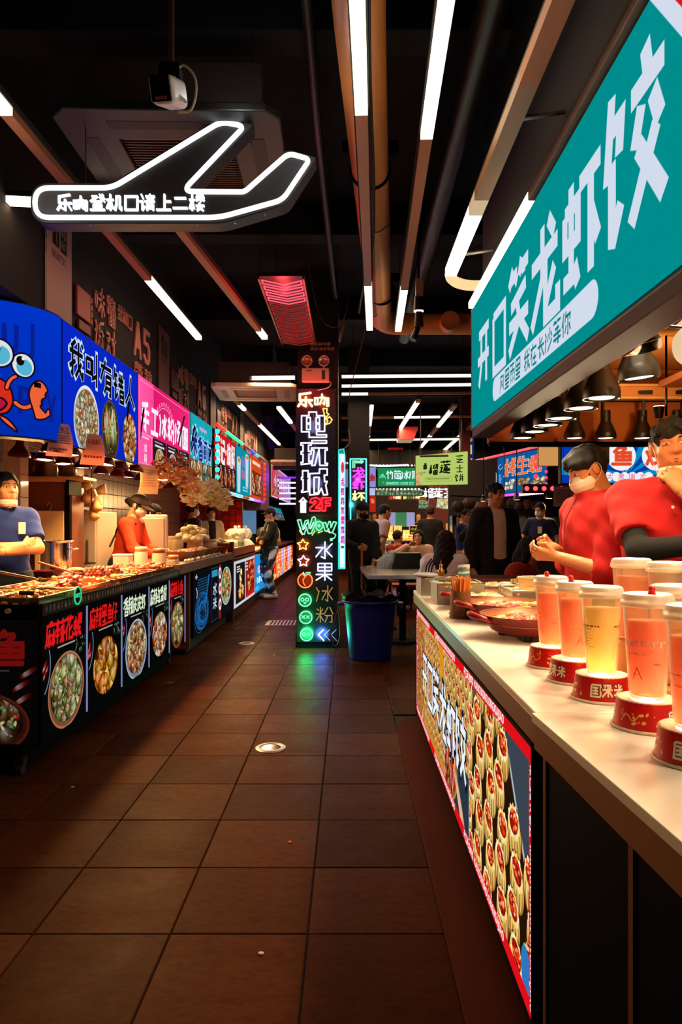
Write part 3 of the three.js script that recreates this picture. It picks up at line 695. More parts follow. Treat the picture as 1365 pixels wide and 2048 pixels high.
lightStrip('low light strip over the far left stalls, lit along its middle', lp(470, 800), lp(572, 902), [[0.05, 0.12], [0.35, 0.8]], 0.06);
lightStrip('short light strip beside the pillar, left, lit at its near end', lp(558, 815), lp(600, 868), [[0, 0.5]], 0.07);
lightStrip('cross light strip in front of the ceiling cassette left of the pillar', [...arr(at(500, 756, 8.0))], [...arr(at(590, 755, 8.0))], [[0.05, 1]], 0.045, M.tubeCool);
lightStrip('upper of three cross light strips right of the pillar', arr(at(684, 753, 9.6)), arr(at(948, 751, 9.6)), [[0, 1]], 0.03, M.tubeCool);
lightStrip('middle of three cross light strips right of the pillar', arr(at(684, 772, 10.2)), arr(at(946, 769, 10.2)), [[0, 1]], 0.03, M.tubeCool);
lightStrip('lowest of three cross light strips right of the pillar, lit at its left half', arr(at(684, 788, 10.8)), arr(at(946, 786, 10.8)), [[0, 0.2]], 0.03, M.tubeCool);
lightStrip('far cross light strip above the neon arrow sign', arr(at(684, 836, 13)), arr(at(946, 833, 13)), [[0.4, 0.75]], 0.03, M.tubeCool);
lightStrip('far cross light strip above the green ice cream sign', arr(at(684, 880, 15)), arr(at(946, 878, 15)), [[0.1, 0.9]], 0.03, M.tubeCool);
lightStrip('steep light strip right of the pillar above the neon arrow sign, lit in two lengths', lp(744, 812), lp(734, 905), [[0, 0.3], [0.5, 0.92]], 0.06);
lightStrip('slanting light strip ending at the red ceiling panel', lp(838, 800), lp(802, 856), [[0.05, 1]], 0.065);
lightStrip('long slanting light strip over the pale green sign, lit in three lengths', lp(912, 810), lp(814, 929), [[0.05, 0.22], [0.34, 0.55], [0.72, 1]], 0.062);
lightStrip('slanting light strip nearest the teal sign, over the far right stalls', lp(950, 846), lp(862, 925), [[0.12, 1]], 0.062);
{
const t = thing('duct', 'orange lit round ceiling duct along the aisle with an elbow to the right', 'duct', [0, 3.5, 0]);
part('run', tube([[-0.16, 0, 1.0], [0.05, 0, -3.1], [0.28, 0, -6.6], [0.315, 0, -7.12]], 0.112, 28, false, true, 24), M.pipe, t);
part('elbow', tube([[0.315, 0, -7.1], [0.335, -0.005, -7.36], [0.44, -0.01, -7.52], [0.62, -0.01, -7.56]], 0.115, 28, false, false, 24), M.pipe, t);
part('branch', tube([[0.6, -0.01, -7.56], [1.5, -0.01, -7.56], [2.4, -0.01, -7.56]], 0.11, 24, false, true, 8), M.pipe, t);
part('cap', cyl(0.1, 0.1, 0.14, 0, 0, 0, 24).rotateX(Math.PI / 2).translate(1.05, -0.03, -7.43), M.pipe, t);
for (const [x, z] of [[0.0, -2.4], [0.13, -4.3], [0.3, -6.55]]) part('clamp', [new THREE.TorusGeometry(0.116, 0.012, 8, 28).translate(x, 0, z), box(0.34, 0.07, 0.05, x, 0.13, z)], M.black, t);
for (const z of [-4.9, -6.9]) part('wire', tube([[0.16 - 0.02 * z - 0.1, -0.118, z], [0.2 - 0.02 * z - 0.1, -0.124, z - 0.02], [0.28 - 0.02 * z - 0.1, -0.09, z + 0.03]], 0.004, 5), M.cable, t);
const c = part('cable', tube([[0.02, -0.13, 0], [0.08, -0.13, -2.9], [0.15, -0.13, -4.3], [0.17, -0.12, -5.2], [0.12, -0.1, -6.3], [0.1, -0.06, -7.0]], 0.011, 7, false, false, 40), M.cable); c.position.y = 3.5; tag(c, 'black cable running along the underside of the orange duct', 'cable');
}
{
const o = part('dark_pipe', [tube([[0.62, 3.72, 0], [0.66, 3.72, -4.2], [0.7, 3.72, -9]], 0.075, 18, false, true, 8)], std(0x1a0f0b, 0.4)); tag(o, 'dark sooty ceiling pipe running to the right of the orange duct', 'pipe');
const o2 = part('dark_pipe', [tube([[-0.22, 3.9, 0], [-0.2, 3.85, -4.2], [-0.14, 3.9, -9]], 0.028, 10, false, true, 8)], std(0x24140f, 0.5)); tag(o2, 'thin dark ceiling pipe running to the left of the orange duct', 'pipe');
for (let i = 0; i < 9; i++) { const b = part('ceiling_beam', rbox(11, 0.26, 0.22, 0.01, 0, 4.05, -1.2 - i * 2.6), std(0x030202, 0.9)); b.userData.kind = 'structure'; }
for (const [pts, l] of [[[[1.0, 3.35, -5.0], [1.25, 3.25, -4.6], [1.6, 3.3, -4.2], [1.7, 4.2, -4.1]], 'thin loose wire crossing from the ceiling to the top of the teal sign'], [[[0.25, 4.2, -7.6], [0.2, 3.6, -7.7], [0.1, 3.2, -8.0], [0.02, 2.9, -8.05], [-0.02, 2.6, -8.1]], 'thin loose wire hanging from the duct beside the pillar'], [[[-0.4, 3.9, -6.9], [-0.25, 3.35, -7.0], [-0.1, 3.3, -7.0], [0.05, 3.9, -7.1]], 'dark cable loop hanging from the ceiling beside the red chevrons']]) tag(part('wire', tube(pts, 0.005, 5), std(0x5a3422, 0.6)), l, 'wire');
const d = part('ceiling_disc', [lathe([[0, 0], [0.05, 0], [0.06, 0.012], [0.056, 0.03], [0, 0.03]], 20).rotateX(Math.PI / 2 - 0.4)], std(0xc88a48, 0.3, 0.3)); d.position.copy(at(481, 43, 3.9)); tag(d, 'small round amber ceiling fitting high up left of the light strips', 'fitting');
const rs = part('exit_marker', rbox(0.07, 0.07, 0.02, 0.004), glowMat(0x8a0606, 0.6)); rs.position.copy(at(34, 30, 4.0)); tag(rs, 'small dim red square lamp near the ceiling at the far left', 'lamp');
const pl = part('round_plate', lathe([[0, 0], [0.11, 0], [0.12, 0.01], [0.11, 0.02], [0, 0.02]], 28).rotateZ(Math.PI / 2 - 0.25), std(0x8a5a40, 0.5)); pl.position.copy(at(686, 664, 7.75)); tag(pl, 'round brown plate on edge beside the upper pillar', 'plate');
}
function cassette(label, x, y, z, s, turn = 0, dusty = false) {
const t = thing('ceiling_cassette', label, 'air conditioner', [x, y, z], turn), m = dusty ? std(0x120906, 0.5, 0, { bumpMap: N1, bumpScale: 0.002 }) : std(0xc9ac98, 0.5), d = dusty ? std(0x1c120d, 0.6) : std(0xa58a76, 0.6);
const r = s * 0.06, o = new THREE.Shape(); const h = s / 2; o.moveTo(-h + r, -h); o.lineTo(h - r, -h); o.lineTo(h, -h + r); o.lineTo(h, h - r); o.lineTo(h - r, h); o.lineTo(-h + r, h); o.lineTo(-h, h - r); o.lineTo(-h, -h + r); o.closePath();
const q = s * 0.27; o.holes.push(new THREE.Path([V(-q, -q, 0), V(-q, q, 0), V(q, q, 0), V(q, -q, 0)].map((v) => new THREE.Vector2(v.x, v.y))));
part('panel', new THREE.ExtrudeGeometry(o, { depth: 0.03, bevelEnabled: true, bevelThickness: 0.008, bevelSize: 0.008, bevelSegments: 2 }).rotateX(Math.PI / 2), m, t);
part('housing', box(s * 0.84, 0.24, s * 0.84, 0, 0.14, 0), std(0x2a1812, 0.7), t);
const g = part('grille', box(s * 0.53, 0.012, s * 0.53, 0, 0.0, 0), d, t);
for (let i = 0; i < 22; i++) part('slat', box(s * 0.52, 0.012, 0.006, 0, -0.012, -q + 0.015 + i * (2 * q - 0.03) / 21), dusty ? std(0x6a3c26, 0.4) : m, g);
for (let i = 0; i < 4; i++) part('louvre', [rbox(s * 0.56, 0.012, s * 0.07, 0.005, 0, -0.034, s * 0.385)].map((b) => b.rotateY(i * Math.PI / 2)), d, t);
return t;
}
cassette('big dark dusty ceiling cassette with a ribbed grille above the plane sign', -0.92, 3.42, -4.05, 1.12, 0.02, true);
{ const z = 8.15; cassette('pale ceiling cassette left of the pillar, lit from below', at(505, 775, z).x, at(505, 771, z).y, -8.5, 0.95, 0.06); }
{ const z = 15; cassette('small far ceiling cassette just left of the pillar', at(585, 918, z).x, at(585, 921, z).y, -15.4, 0.95, 0.06); }
{ const b = part('ceiling_box', rbox(0.62, 0.3, 0.5, 0.01), std(0x2b1712, 0.7)); b.position.copy(at(502, 722, 9.2)); tag(b, 'dark box duct above the pale ceiling cassette', 'duct'); }
{
const p = at(322, 178, 2.9), t = thing('security_camera', 'white security camera with a black face hanging from a ceiling pole', 'camera', arr(p));
const tilt = (g) => g.rotateX(0.42).rotateY(-0.12);
part('housing', tilt(rbox(0.1, 0.11, 0.2, 0.026, 0, 0, -0.1, 4)), M.plasticWhite, t);
const f = part('face', tilt(rbox(0.088, 0.096, 0.016, 0.007, 0, 0.002, 0.004, 3)), std(0x0a0a0c, 0.15), t);
part('lens', tilt(cyl(0.024, 0.024, 0.012, 0, 0, 0, 24).rotateX(Math.PI / 2).translate(0, 0.012, 0.014)), std(0x12181c, 0.05), f);
part('infrared_strip', tilt(rbox(0.048, 0.012, 0.006, 0.003, 0, -0.032, 0.013)), std(0x8a4a34, 0.4), f);
part('bracket', [rod([0.01, 0.05, -0.12], [0.012, 0.12, -0.12], 0.016), rbox(0.05, 0.02, 0.07, 0.006, 0.014, 0.1, -0.12)], M.plasticWhite, t);
part('antenna', rod([0.05, 0.02, -0.08], [0.085, 0.005, -0.1], 0.012, 0.006), M.plasticWhite, t);
part('junction_box', rbox(0.09, 0.06, 0.08, 0.012, 0.01, 0.14, -0.12), M.black, t);
part('pole', rod([0.012, 0.16, -0.12], [0.012, 1.1, -0.12], 0.013), std(0x50311e, 0.5), t);
part('cable', tube([[0.03, 0.13, -0.1], [0.07, 0.155, -0.09], [0.12, 0.1, -0.08], [0.125, 0.02, -0.08], [0.1, -0.035, -0.09], [0.045, -0.03, -0.11]], 0.005, 7, false, false, 40), M.ivory, t);
}
{
const z = 3.6, t = thing('plane_sign', 'black plane-shaped hanging sign with a white neon outline and white characters', 'sign', [0, 0, -z]);
const q = (x, y) => { const p = at(x, y, z); return [p.x, p.y]; };
const round = (pts, r) => {                                   // rounds the corners of a polygon given in metres
const out = [], n = pts.length;
pts.forEach((p, i) => {
const a = pts[(i + n - 1) % n], b = pts[(i + 1) % n], k = r[i] ?? 0.02, u = [a[0] - p[0], a[1] - p[1]], w = [b[0] - p[0], b[1] - p[1]], lu = Math.hypot(...u), lw = Math.hypot(...w), c = Math.min(k, lu * 0.49, lw * 0.49);
const s = [p[0] + u[0] / lu * c, p[1] + u[1] / lu * c], e = [p[0] + w[0] / lw * c, p[1] + w[1] / lw * c];
for (let j = 0; j <= 7; j++) { const f = j / 7; out.push([(1 - f) * (1 - f) * s[0] + 2 * f * (1 - f) * p[0] + f * f * e[0], (1 - f) * (1 - f) * s[1] + 2 * f * (1 - f) * p[1] + f * f * e[1]]); }
});
return out;
};
const outer = [[63, 368], [224, 368], [440, 238], [505, 250], [374, 384], [488, 384], [574, 300], [632, 316], [573, 408], [445, 446], [63, 446]].map(([x, y]) => q(x, y));
const inner = [[72, 378], [226, 378], [443, 246], [490, 255], [366, 385], [490, 386], [578, 309], [620, 321], [566, 402], [440, 437], [72, 437]].map(([x, y]) => q(x, y));
part('body', slab(round(outer, [0.09, 0.05, 0.05, 0.01, 0.05, 0.02, 0.03, 0.01, 0.03, 0.05, 0.09]), 0.1, 0.004).translate(0, 0, -0.1), std(0x2a2220, 0.55, 0.1), t);
const line = round(inner, [0.085, 0.05, 0.045, 0.035, 0.055, 0.02, 0.035, 0.025, 0.04, 0.06, 0.085]);
part('neon_outline', neon(line.map(([x, y]) => [x, y, 0.012]), 0.0125, true), glowMat(new THREE.Color().setRGB(0.93, 0.97, 1), 1.6), t);
for (let i = 0; i < 24; i++) { const p = line[Math.floor(i * line.length / 24)]; if (i % 8 === 0) { const l = new THREE.PointLight(new THREE.Color().setRGB(0.9, 0.95, 1), 0.1); l.position.set(p[0], p[1], 0.25); l.castShadow = true; t.add(l); } }
const lm = glowMat(new THREE.Color().setRGB(0.9, 0.95, 1), 1.5);
[...'乐咖登机口请上二楼'].forEach((ch, i) => { const [x, y] = q(131 + i * 33, 407); part('letter', letterBars(ch, x, y, 0.074, 0.082, 0.0085, 0.02), lm, t); });
for (const x of [-1.35, -0.5]) part('hanging_wire', rod([x, x < -1 ? 3.06 : 3.3, -0.05], [x, 4.2, -0.05], 0.003), M.cable, t);
for (const [x, y] of [[180, 452], [300, 453], [395, 452], [470, 447], [530, 430]]) part('screw', ball(0.004, ...q(x, y), 0.0, 8), M.chrome, t);
}
function chevrons(label, x, y, z0, z1, w, n, lit, skew = 0) {
const t = thing('chevron_panel', label, 'neon panel', [x, y, -z0]), L = z1 - z0, step = L / n;
part('backing', [box(w * 1.04, 0.03, L * 1.02, 0, 0.03, -L / 2)], std(0x1c0504, 0.6), t);
part('frame', [box(0.015, 0.05, L * 1.02, -w * 0.52, 0.015, -L / 2), box(0.015, 0.05, L * 1.02, w * 0.52, 0.015, -L / 2)], std(0x8a4a2a, 0.35, 0.5), t);
const on = glowMat(new THREE.Color().setRGB(1, 0.06, 0.1), 2.0), off = glowMat(new THREE.Color().setRGB(0.5, 0.02, 0.015), 0.5);
for (let i = 0; i < n; i++) {
const z = -i * step - 0.03, d = -step * 0.55, v = step * 0.75, a = w * 0.46, m = w * 0.02;
part('neon_chevron', neon([[-a, 0, z], [m, 0, z - v], [a, 0, z - v * 0.15], [a, 0, z - v * 0.15 + d], [m, 0, z - v + d], [-a, 0, z + d]], 0.0055, true), i < lit ? on : off, t);
}
for (let i = 0; i < Math.max(1, lit); i += 2) { const l = new THREE.PointLight(new THREE.Color().setRGB(1, 0.04, 0.05), 0.35); l.position.set(0, -0.06, -i * step - 0.1); l.castShadow = true; t.add(l); }
for (const s of [-1, 1]) part('hanger', rod([s * w * 0.4, 0.03, -L / 2], [s * w * 0.4, 0.9, -L / 2], 0.004), M.cable, t);
}
chevrons('red neon chevron panel hanging near the ceiling left of the pillar, nearest chevrons bright', at(565, 558, 5.63).x - 0.01, 3.3, 5.63, 7.63, 0.34, 14, 4);
{
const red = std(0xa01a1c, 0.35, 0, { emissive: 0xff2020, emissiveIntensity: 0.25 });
for (const [x0, y0, x1, y1, d, l] of [[799, 856, 836, 878, 14, 'larger of two red box panels under the far ceiling'], [777, 897, 806, 915, 20, 'smaller and farther of two red box panels under the far ceiling']]) {
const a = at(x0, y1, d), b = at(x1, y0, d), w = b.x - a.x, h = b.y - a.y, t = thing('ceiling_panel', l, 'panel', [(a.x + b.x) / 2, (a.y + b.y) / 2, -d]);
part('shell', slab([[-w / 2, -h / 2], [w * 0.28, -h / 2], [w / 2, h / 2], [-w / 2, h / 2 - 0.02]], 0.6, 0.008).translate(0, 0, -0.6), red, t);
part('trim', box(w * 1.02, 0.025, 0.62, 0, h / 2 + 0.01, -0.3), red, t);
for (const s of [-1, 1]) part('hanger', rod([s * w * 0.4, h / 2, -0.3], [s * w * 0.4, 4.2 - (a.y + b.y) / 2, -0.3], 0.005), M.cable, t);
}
const p = at(838, 575, 5.6), t = thing('track_spotlight', 'small ceiling spotlights on a short drop rod right of the light strips', 'spotlight', arr(p));
part('rod', rod([0, 0.03, 0], [0, 1.6, 0], 0.008), M.black, t);
part('driver_box', rbox(0.06, 0.13, 0.05, 0.006, 0.005, 0.0, 0), std(0xb07a58, 0.5), t);
part('lamp_head', [cyl(0.032, 0.042, 0.11, 0, -0.13, 0.0, 18).rotateX(0.0), rod([0, -0.06, 0], [0, -0.09, 0], 0.008)], M.lampBlack, t);
part('diffuser', cyl(0.038, 0.038, 0.01, 0, -0.184, 0, 18), warmGlow, t);
part('lamp_head', [cyl(0.028, 0.036, 0.12, 0, -0.26, 0.02, 18)], M.lampBlack, t);
part('lamp_head', [rod([0, -0.3, 0], [-0.05, -0.42, 0.03], 0.02, 0.028, 14)], M.lampBlack, t);
spot(t, 0, -0.2, 0, 0, -3, 0, WARM, 1.0, 0.8);
}
// ------------------------------------------------------------------ left-hand stalls: signs
const LX = -1.92, SY0 = 1.897, SY1 = 2.74, SH = SY1 - SY0;
function signLeft(label, z0, z1, t, o = {}) {
const { x = LX, y0 = SY0, y1 = SY1, k = GLOW, glow = 0, color = 0xffffff } = o, w = z1 - z0, h = y1 - y0;
const s = thing('shop_sign', label, 'sign', [x, (y0 + y1) / 2, -(z0 + z1) / 2], Math.PI / 2);
part('case', rbox(w - 0.004, h, 0.14, 0.008, 0, 0, -0.072), M.dark, s);
part('lit_face', face(w - 0.02, h - 0.02, 0, 0, 0.0015), litMat(t, k), s);
if (glow) area(s, w * 0.9, h * 0.9, 0, 0, 0.02, 0, 0, 5, color, glow * 0.45);
return s;
}
const dishCols = { shrimp: ['#e8d8b0', '#f0e8d0', '#d89a60', '#c8b070'], razor: ['#cfc99a', '#8a8a50', '#b0a060', '#e0d8b0'], crab: ['#d86a20', '#e8a050', '#f0d8a8', '#b84a18'], snail: ['#b8b070', '#8a8440', '#d8d0a0', '#6a6a38'], squid: ['#e89a20', '#f0b030', '#d87a10', '#c86410'], mantis: ['#c89a60', '#b0602a', '#d8b880', '#a04818'] };
{
const t = tex(1024, 864, (g, w, h) => {
const b = g.createLinearGradient(0, 0, 0, h); b.addColorStop(0, '#0038d8'); b.addColorStop(1, '#0030b8'); g.fillStyle = b; g.fillRect(0, 0, w, h);
for (const [c, x, y] of [['H', 330, 330], ['U', 545, 330], ['J', 720, 300], ['P', 640, 720], ['P', 740, 730], ['Y', 850, 740]]) latin(g, c, x, y, 260, { color: '#0a209a', stretch: 0.7 });
const ink = '#1a0a20', red = '#e8301e', hot = '#ff6a3a', deep = '#c01840', lw = (k) => { g.lineWidth = k; g.strokeStyle = ink; };
const shape = (pts, f) => { g.beginPath(); g.moveTo(pts[0][0], pts[0][1]); for (let i = 1; i + 1 < pts.length; i += 2) g.quadraticCurveTo(...pts[i], ...pts[i + 1]); g.closePath(); g.fillStyle = f; g.fill(); g.stroke(); };
lw(12);
shape([[470, 560], [545, 450], [610, 560], [650, 660], [590, 720], [500, 760], [420, 700], [400, 620], [470, 560]], red); shape([[500, 650], [560, 600], [590, 660], [570, 720], [490, 720], [470, 690], [500, 650]], deep);
shape([[540, 740], [600, 740], [650, 830], [655, 850], [620, 820], [560, 780], [540, 740]], hot); shape([[440, 740], [500, 750], [520, 840], [480, 800], [440, 740]], hot);
g.lineWidth = 38; g.strokeStyle = ink; g.beginPath(); g.moveTo(640, 650); g.quadraticCurveTo(690, 700, 745, 650); g.stroke(); g.lineWidth = 22; g.strokeStyle = hot; g.stroke();
g.lineWidth = 34; g.strokeStyle = ink; g.beginPath(); g.moveTo(590, 560); g.quadraticCurveTo(600, 500, 640, 480); g.stroke(); g.lineWidth = 18; g.strokeStyle = hot; g.stroke();
lw(12);
shape([[745, 660], [700, 560], [760, 500], [820, 450], [870, 540], [835, 560], [850, 590], [800, 600], [820, 640], [780, 650], [850, 690], [880, 620], [890, 700], [830, 750], [770, 740], [745, 660]], hot);
for (const [x, y, r] of [[690, 400, 74], [545, 340, 84]]) { g.fillStyle = '#e8f4f8'; g.beginPath(); g.ellipse(x, y, r, r * 1.08, -0.2, 0, 7); g.fill(); lw(12); g.stroke(); g.fillStyle = '#5ac0e0'; g.beginPath(); g.ellipse(x + 6, y + 12, r * 0.68, r * 0.72, 0, 0, 7); g.fill(); g.fillStyle = '#140810'; g.beginPath(); g.ellipse(x - 20, y - 28, r * 0.34, r * 0.42, 0, 0, 7); g.fill(); g.fillStyle = '#fff'; g.beginPath(); g.arc(x - 2, y - 44, r * 0.14, 0, 7); g.fill(); }
});
const s = thing('shop_sign', 'deep blue curved corner sign with a red cartoon crab, nearest of the left signs', 'sign', [0, (SY0 + SY1) / 2, 0]);
const path = []; for (let i = 0; i <= 24; i++) { const a = (1 - i / 24) * Math.PI / 2; path.push([-2.37 + 0.45 * Math.cos(a), -(4.745 - 0.45 * Math.sin(a))]); }
path.unshift([-2.663, -4.295]);
const wall = (off, y0, y1) => {
const p = [], uv = []; let L = 0; const len = [0]; for (let i = 1; i < path.length; i++) len.push(L += Math.hypot(path[i][0] - path[i - 1][0], path[i][1] - path[i - 1][1]));
const P = (i, y) => { const a = path[Math.max(0, i - 1)], b = path[Math.min(path.length - 1, i + 1)], dx = b[0] - a[0], dz = b[1] - a[1], l = Math.hypot(dx, dz); return [path[i][0] - dz / l * off, y, path[i][1] + dx / l * off]; };
for (let i = 0; i + 1 < path.length; i++) for (const [a, y] of [[i, y0], [i + 1, y0], [i + 1, y1], [i, y0], [i + 1, y1], [i, y1]]) { p.push(...P(a, y)); uv.push(len[a] / L, (y - y0) / (y1 - y0)); }
const g = new THREE.BufferGeometry(); g.setAttribute('position', new THREE.BufferAttribute(new Float32Array(p), 3)); g.setAttribute('uv', new THREE.BufferAttribute(new Float32Array(uv), 2)); g.computeVertexNormals(); return g;
};
part('lit_face', wall(0.002, -SH / 2 + 0.01, SH / 2 - 0.01), litMat(t, 0.85), s);
const sh = new THREE.Shape(); path.forEach(([x, z], i) => (i ? sh.lineTo(x, -z) : sh.moveTo(x, -z))); for (const [x, z] of [...path].reverse()) { sh.lineTo(x - (x > -2.3 ? 0.1 : 0), -z + (z > -4.6 ? 0.1 : 0)); } sh.closePath();
part('case', new THREE.ExtrudeGeometry(sh, { depth: SH, bevelEnabled: false }).rotateX(-Math.PI / 2).translate(0, -SH / 2, 0), M.dark, s);
area(s, 0.6, 0.7, -2.0, 0, -4.4, 1, -0.4, -3.4, new THREE.Color(0x2040ff), 1.2);
}
const T_BLUE = tex(1024, 505, (g, w, h) => {
g.fillStyle = '#0726c4'; g.fillRect(0, 0, w, h);
write(g, '我叫有错人', 66, 44, 162, 168, { weight: 0.125, color: '#0c0c12', outline: '#cfe6f4', outlineWidth: 0.03, gap: 0.155, slant: 0.0 });
g.save(); g.translate(271, h * 0.74); g.fillStyle = '#e8ecf0'; g.beginPath(); g.ellipse(0, 0, 152, 154, 0, 0, 7); g.fill(); g.restore();
dish(g, 271, h * 0.74, 150, 150, { rim: '#dfe6ea', bed: '#8a5a28', cols: dishCols.shrimp, n: 90, size: 0.13, long: 1.25 });
g.save(); g.translate(585, h * 0.735); g.rotate(-0.1); dish(g, 0, 0, 120, 145, { rim: '#6a4a2a', bed: '#3a2a10', cols: ['#3a2a14', '#5a4a20'], n: 20 }); for (let i = 0; i < 13; i++) blob(g, -72 + i * 12, rr(-20, 20), 110 * rr(0.7, 1), 11, 1.5 + rr(-0.1, 0.1), pick(dishCols.razor), '#3a3410', '#eee6c0'); for (let i = 0; i < 22; i++) blob(g, rr(-90, 90), rr(-70, 70), 10, 6, rr(0, 3), pick(['#d03018', '#3a8a30', '#7ac050']), '#301008', '#ffd0a0'); g.restore();
dish(g, 891, h * 0.76, 132, 150, { rim: null, bed: '#7a3a10', cols: dishCols.crab, n: 70, size: 0.2, long: 1.5 });
});
const T_PINK = tex(1024, 404, (g, w, h) => {
const b = g.createLinearGradient(0, 0, w, 0); b.addColorStop(0, '#ff5aa8'); b.addColorStop(0.24, '#ff4a98'); b.addColorStop(0.25, '#e0186a'); b.addColorStop(1, '#f0287c'); g.fillStyle = b; g.fillRect(0, 0, w, h);
g.strokeStyle = '#ffb0d0'; g.lineWidth = 3; g.strokeRect(24, 18, w - 48, h * 0.6); g.strokeRect(24, h * 0.63, 190, h * 0.34);
g.lineWidth = 4; g.beginPath(); g.arc(470, 330, 250, -2.4, -0.6); g.stroke();
for (let i = 0; i < 11; i++) { const a = -2.3 + i * 0.155; g.save(); g.translate(470 + Math.cos(a) * 268, 330 + Math.sin(a) * 268); g.rotate(a + 1.57); fineprint(g, -11, -11, 22, 22, 3, '#ffe8f0'); g.restore(); }
write(g, '手工冰粉汤圆', 40, 106, 138, 132, { weight: 0.17, color: '#f6f2ff', gap: 0.14 });
fineprint(g, 60, 268, 110, 14, 1, '#ffe8f2'); write(g, '冰粉', 92, 296, 44, 44, { weight: 0.13, dir: 'v', color: '#fff0f8' });
for (let i = 0; i < 3; i++) { const x = 236 + i * 258; g.fillStyle = '#241a1c'; g.fillRect(x, 256, 250, h - 256); dish(g, x + 128, 348, 78, 52, { rim: ['#e8d8b0', '#e0e0e0', '#3a70a0'][i], bed: ['#c8a050', '#d88870', '#305a80'][i], cols: [['#e8d8a0', '#c89030'], ['#e89080', '#f0d8c8', '#c84858'], ['#4a90c0', '#e8a050', '#e0e8e8']][i], n: 40, size: 0.13 }); fineprint(g, x + 30, 266, 150, 12, 1, '#cfc0c0'); fineprint(g, x + 40, 282, 170, 18, 1, '#fff'); }
});
const T_TEAL = tex(512, 308, (g, w, h) => {
g.fillStyle = '#18a8b8'; g.fillRect(0, 0, w, h);
for (let i = 0; i < 60; i++) { g.fillStyle = `rgba(${pick(['120,230,220', '10,120,160'])},0.25)`; g.beginPath(); g.ellipse(rnd() * w, rnd() * h * 0.66, rr(3, 24), rr(2, 8), rr(0, 3), 0, 7); g.fill(); }
write(g, '米', 20, 50, 130, 150, { weight: 0.17, color: '#1a1f7a', outline: '#bfe8f4', outlineWidth: 0.03, slant: 0.2 }); fineprint(g, 200, 40, 170, 32, 1, '#e0a8d8');
write(g, '香闻闻', 160, 88, 104, 112, { weight: 0.15, color: '#15268a', outline: '#a8dcf0', outlineWidth: 0.045 });
g.fillStyle = '#2a2018'; g.fillRect(0, h * 0.68, w, h * 0.32);
for (let i = 0; i < 4; i++) { const x = i * 128; g.fillStyle = ['#7a4a20', '#b8783a', '#486050', '#60603a'][i]; g.fillRect(x + 3, h * 0.69, 122, h * 0.3); for (let k = 0; k < 12; k++) blob(g, x + rr(14, 112), h * rr(0.72, 0.95), rr(10, 26), rr(5, 9), 1.5 + rr(-0.5, 0.5), pick(['#e8b050', '#d0d8c0', '#c86028', '#b8c890', '#e8e0d0']), '#301a08', '#fff0d0'); }
});
const T_RED = tex(512, 216, (g, w, h) => {
g.fillStyle = '#c81a22'; g.fillRect(0, 0, w, h); write(g, '荟记·海鲜', 34, 14, 92, 100, { weight: 0.2, color: '#f4f2f4', gap: 0.1 });
g.fillStyle = '#3a1a18'; g.fillRect(0, h * 0.55, w, h * 0.45);
for (let i = 0; i < 5; i++) { dish(g, 60 + i * 98, h * 0.78, 40, 38, { rim: null, bed: '#5a1c0c', cols: ['#d84a20', '#e88850', '#b03018'], n: 22, size: 0.26, long: 1.8 }); fineprint(g, 30 + i * 98, h * 0.58, 36, 16, 2, '#e8e0e0'); }
});
const T_CUPS = tex(256, 216, (g, w, h) => {
g.fillStyle = '#0a90a8'; g.fillRect(0, 0, w, h);
for (const [x, y] of [[48, 120], [206, 84]]) { g.fillStyle = '#c8d8e8'; g.beginPath(); g.moveTo(x - 34, y - 60); g.lineTo(x + 34, y - 60); g.lineTo(x + 24, y + 90); g.lineTo(x - 24, y + 90); g.fill(); g.fillStyle = '#e0d0a8'; g.beginPath(); g.ellipse(x, y - 58, 34, 16, 0, 0, 7); g.fill(); g.fillStyle = '#b08860'; g.beginPath(); g.ellipse(x, y - 58, 22, 9, 0, 0, 7); g.fill(); }
write(g, '小米', 96, 30, 34, 60, { weight: 0.16, color: '#a070d8' }); write(g, '手打', 92, 96, 38, 46, { weight: 0.16, color: '#d85aa0' }); write(g, '冰', 132, 96, 38, 46, { weight: 0.16, color: '#d85aa0' }); fineprint(g, 120, 176, 110, 28, 2, '#9ae0e8');
});
const T_ORANGE = tex(256, 216, (g, w, h) => {
g.fillStyle = '#d84a1a'; g.fillRect(0, 0, w, h); g.fillStyle = '#f0c8b8'; g.fillRect(8, 20, 26, h - 30); fineprint(g, 60, 18, 170, 34, 1, '#fff0e0');
for (let i = 0; i < 3; i++) { g.fillStyle = '#6a2a14'; g.fillRect(48 + i * 68, 72, 62, 130); for (let k = 0; k < 16; k++) blob(g, 78 + i * 68 + rr(-22, 22), rr(90, 190), rr(10, 22), rr(4, 8), 1.4, pick(['#e8d0a0', '#c84020', '#78a850', '#f0e8d8']), '#401008', '#fff4e0'); }
});
const T_FAR = tex(512, 150, (g, w, h) => {
const b = g.createLinearGradient(0, 0, w, 0); b.addColorStop(0, '#c8404a'); b.addColorStop(0.4, '#c06aa0'); b.addColorStop(1, '#9a80e0'); g.fillStyle = b; g.fillRect(0, 0, w, h); g.strokeStyle = '#f0d0e0'; g.lineWidth = 5; g.strokeRect(4, 4, w - 8, h - 8);
for (let i = 0; i < 6; i++) { write(g, '小吃米粉'[i % 4] === '吃' ? '香' : '小香米粉'[i % 4], 60 + i * 70, 36, 54, 60, { weight: 0.16, color: '#e8d8ff' }); } dish(g, 70, 118, 50, 22, { rim: null, cols: ['#f0a050', '#e8d0a0'], n: 20 });
});
signLeft('blue shop sign with outlined black characters and three round dishes', 4.76, 6.46, T_BLUE, { glow: 0.5, color: new THREE.Color(0x3050ff) });
signLeft('pink shop sign with white characters and three dark bowl pictures', 6.47, 8.6, T_PINK, { glow: 0.7, color: new THREE.Color(0xff4090) });
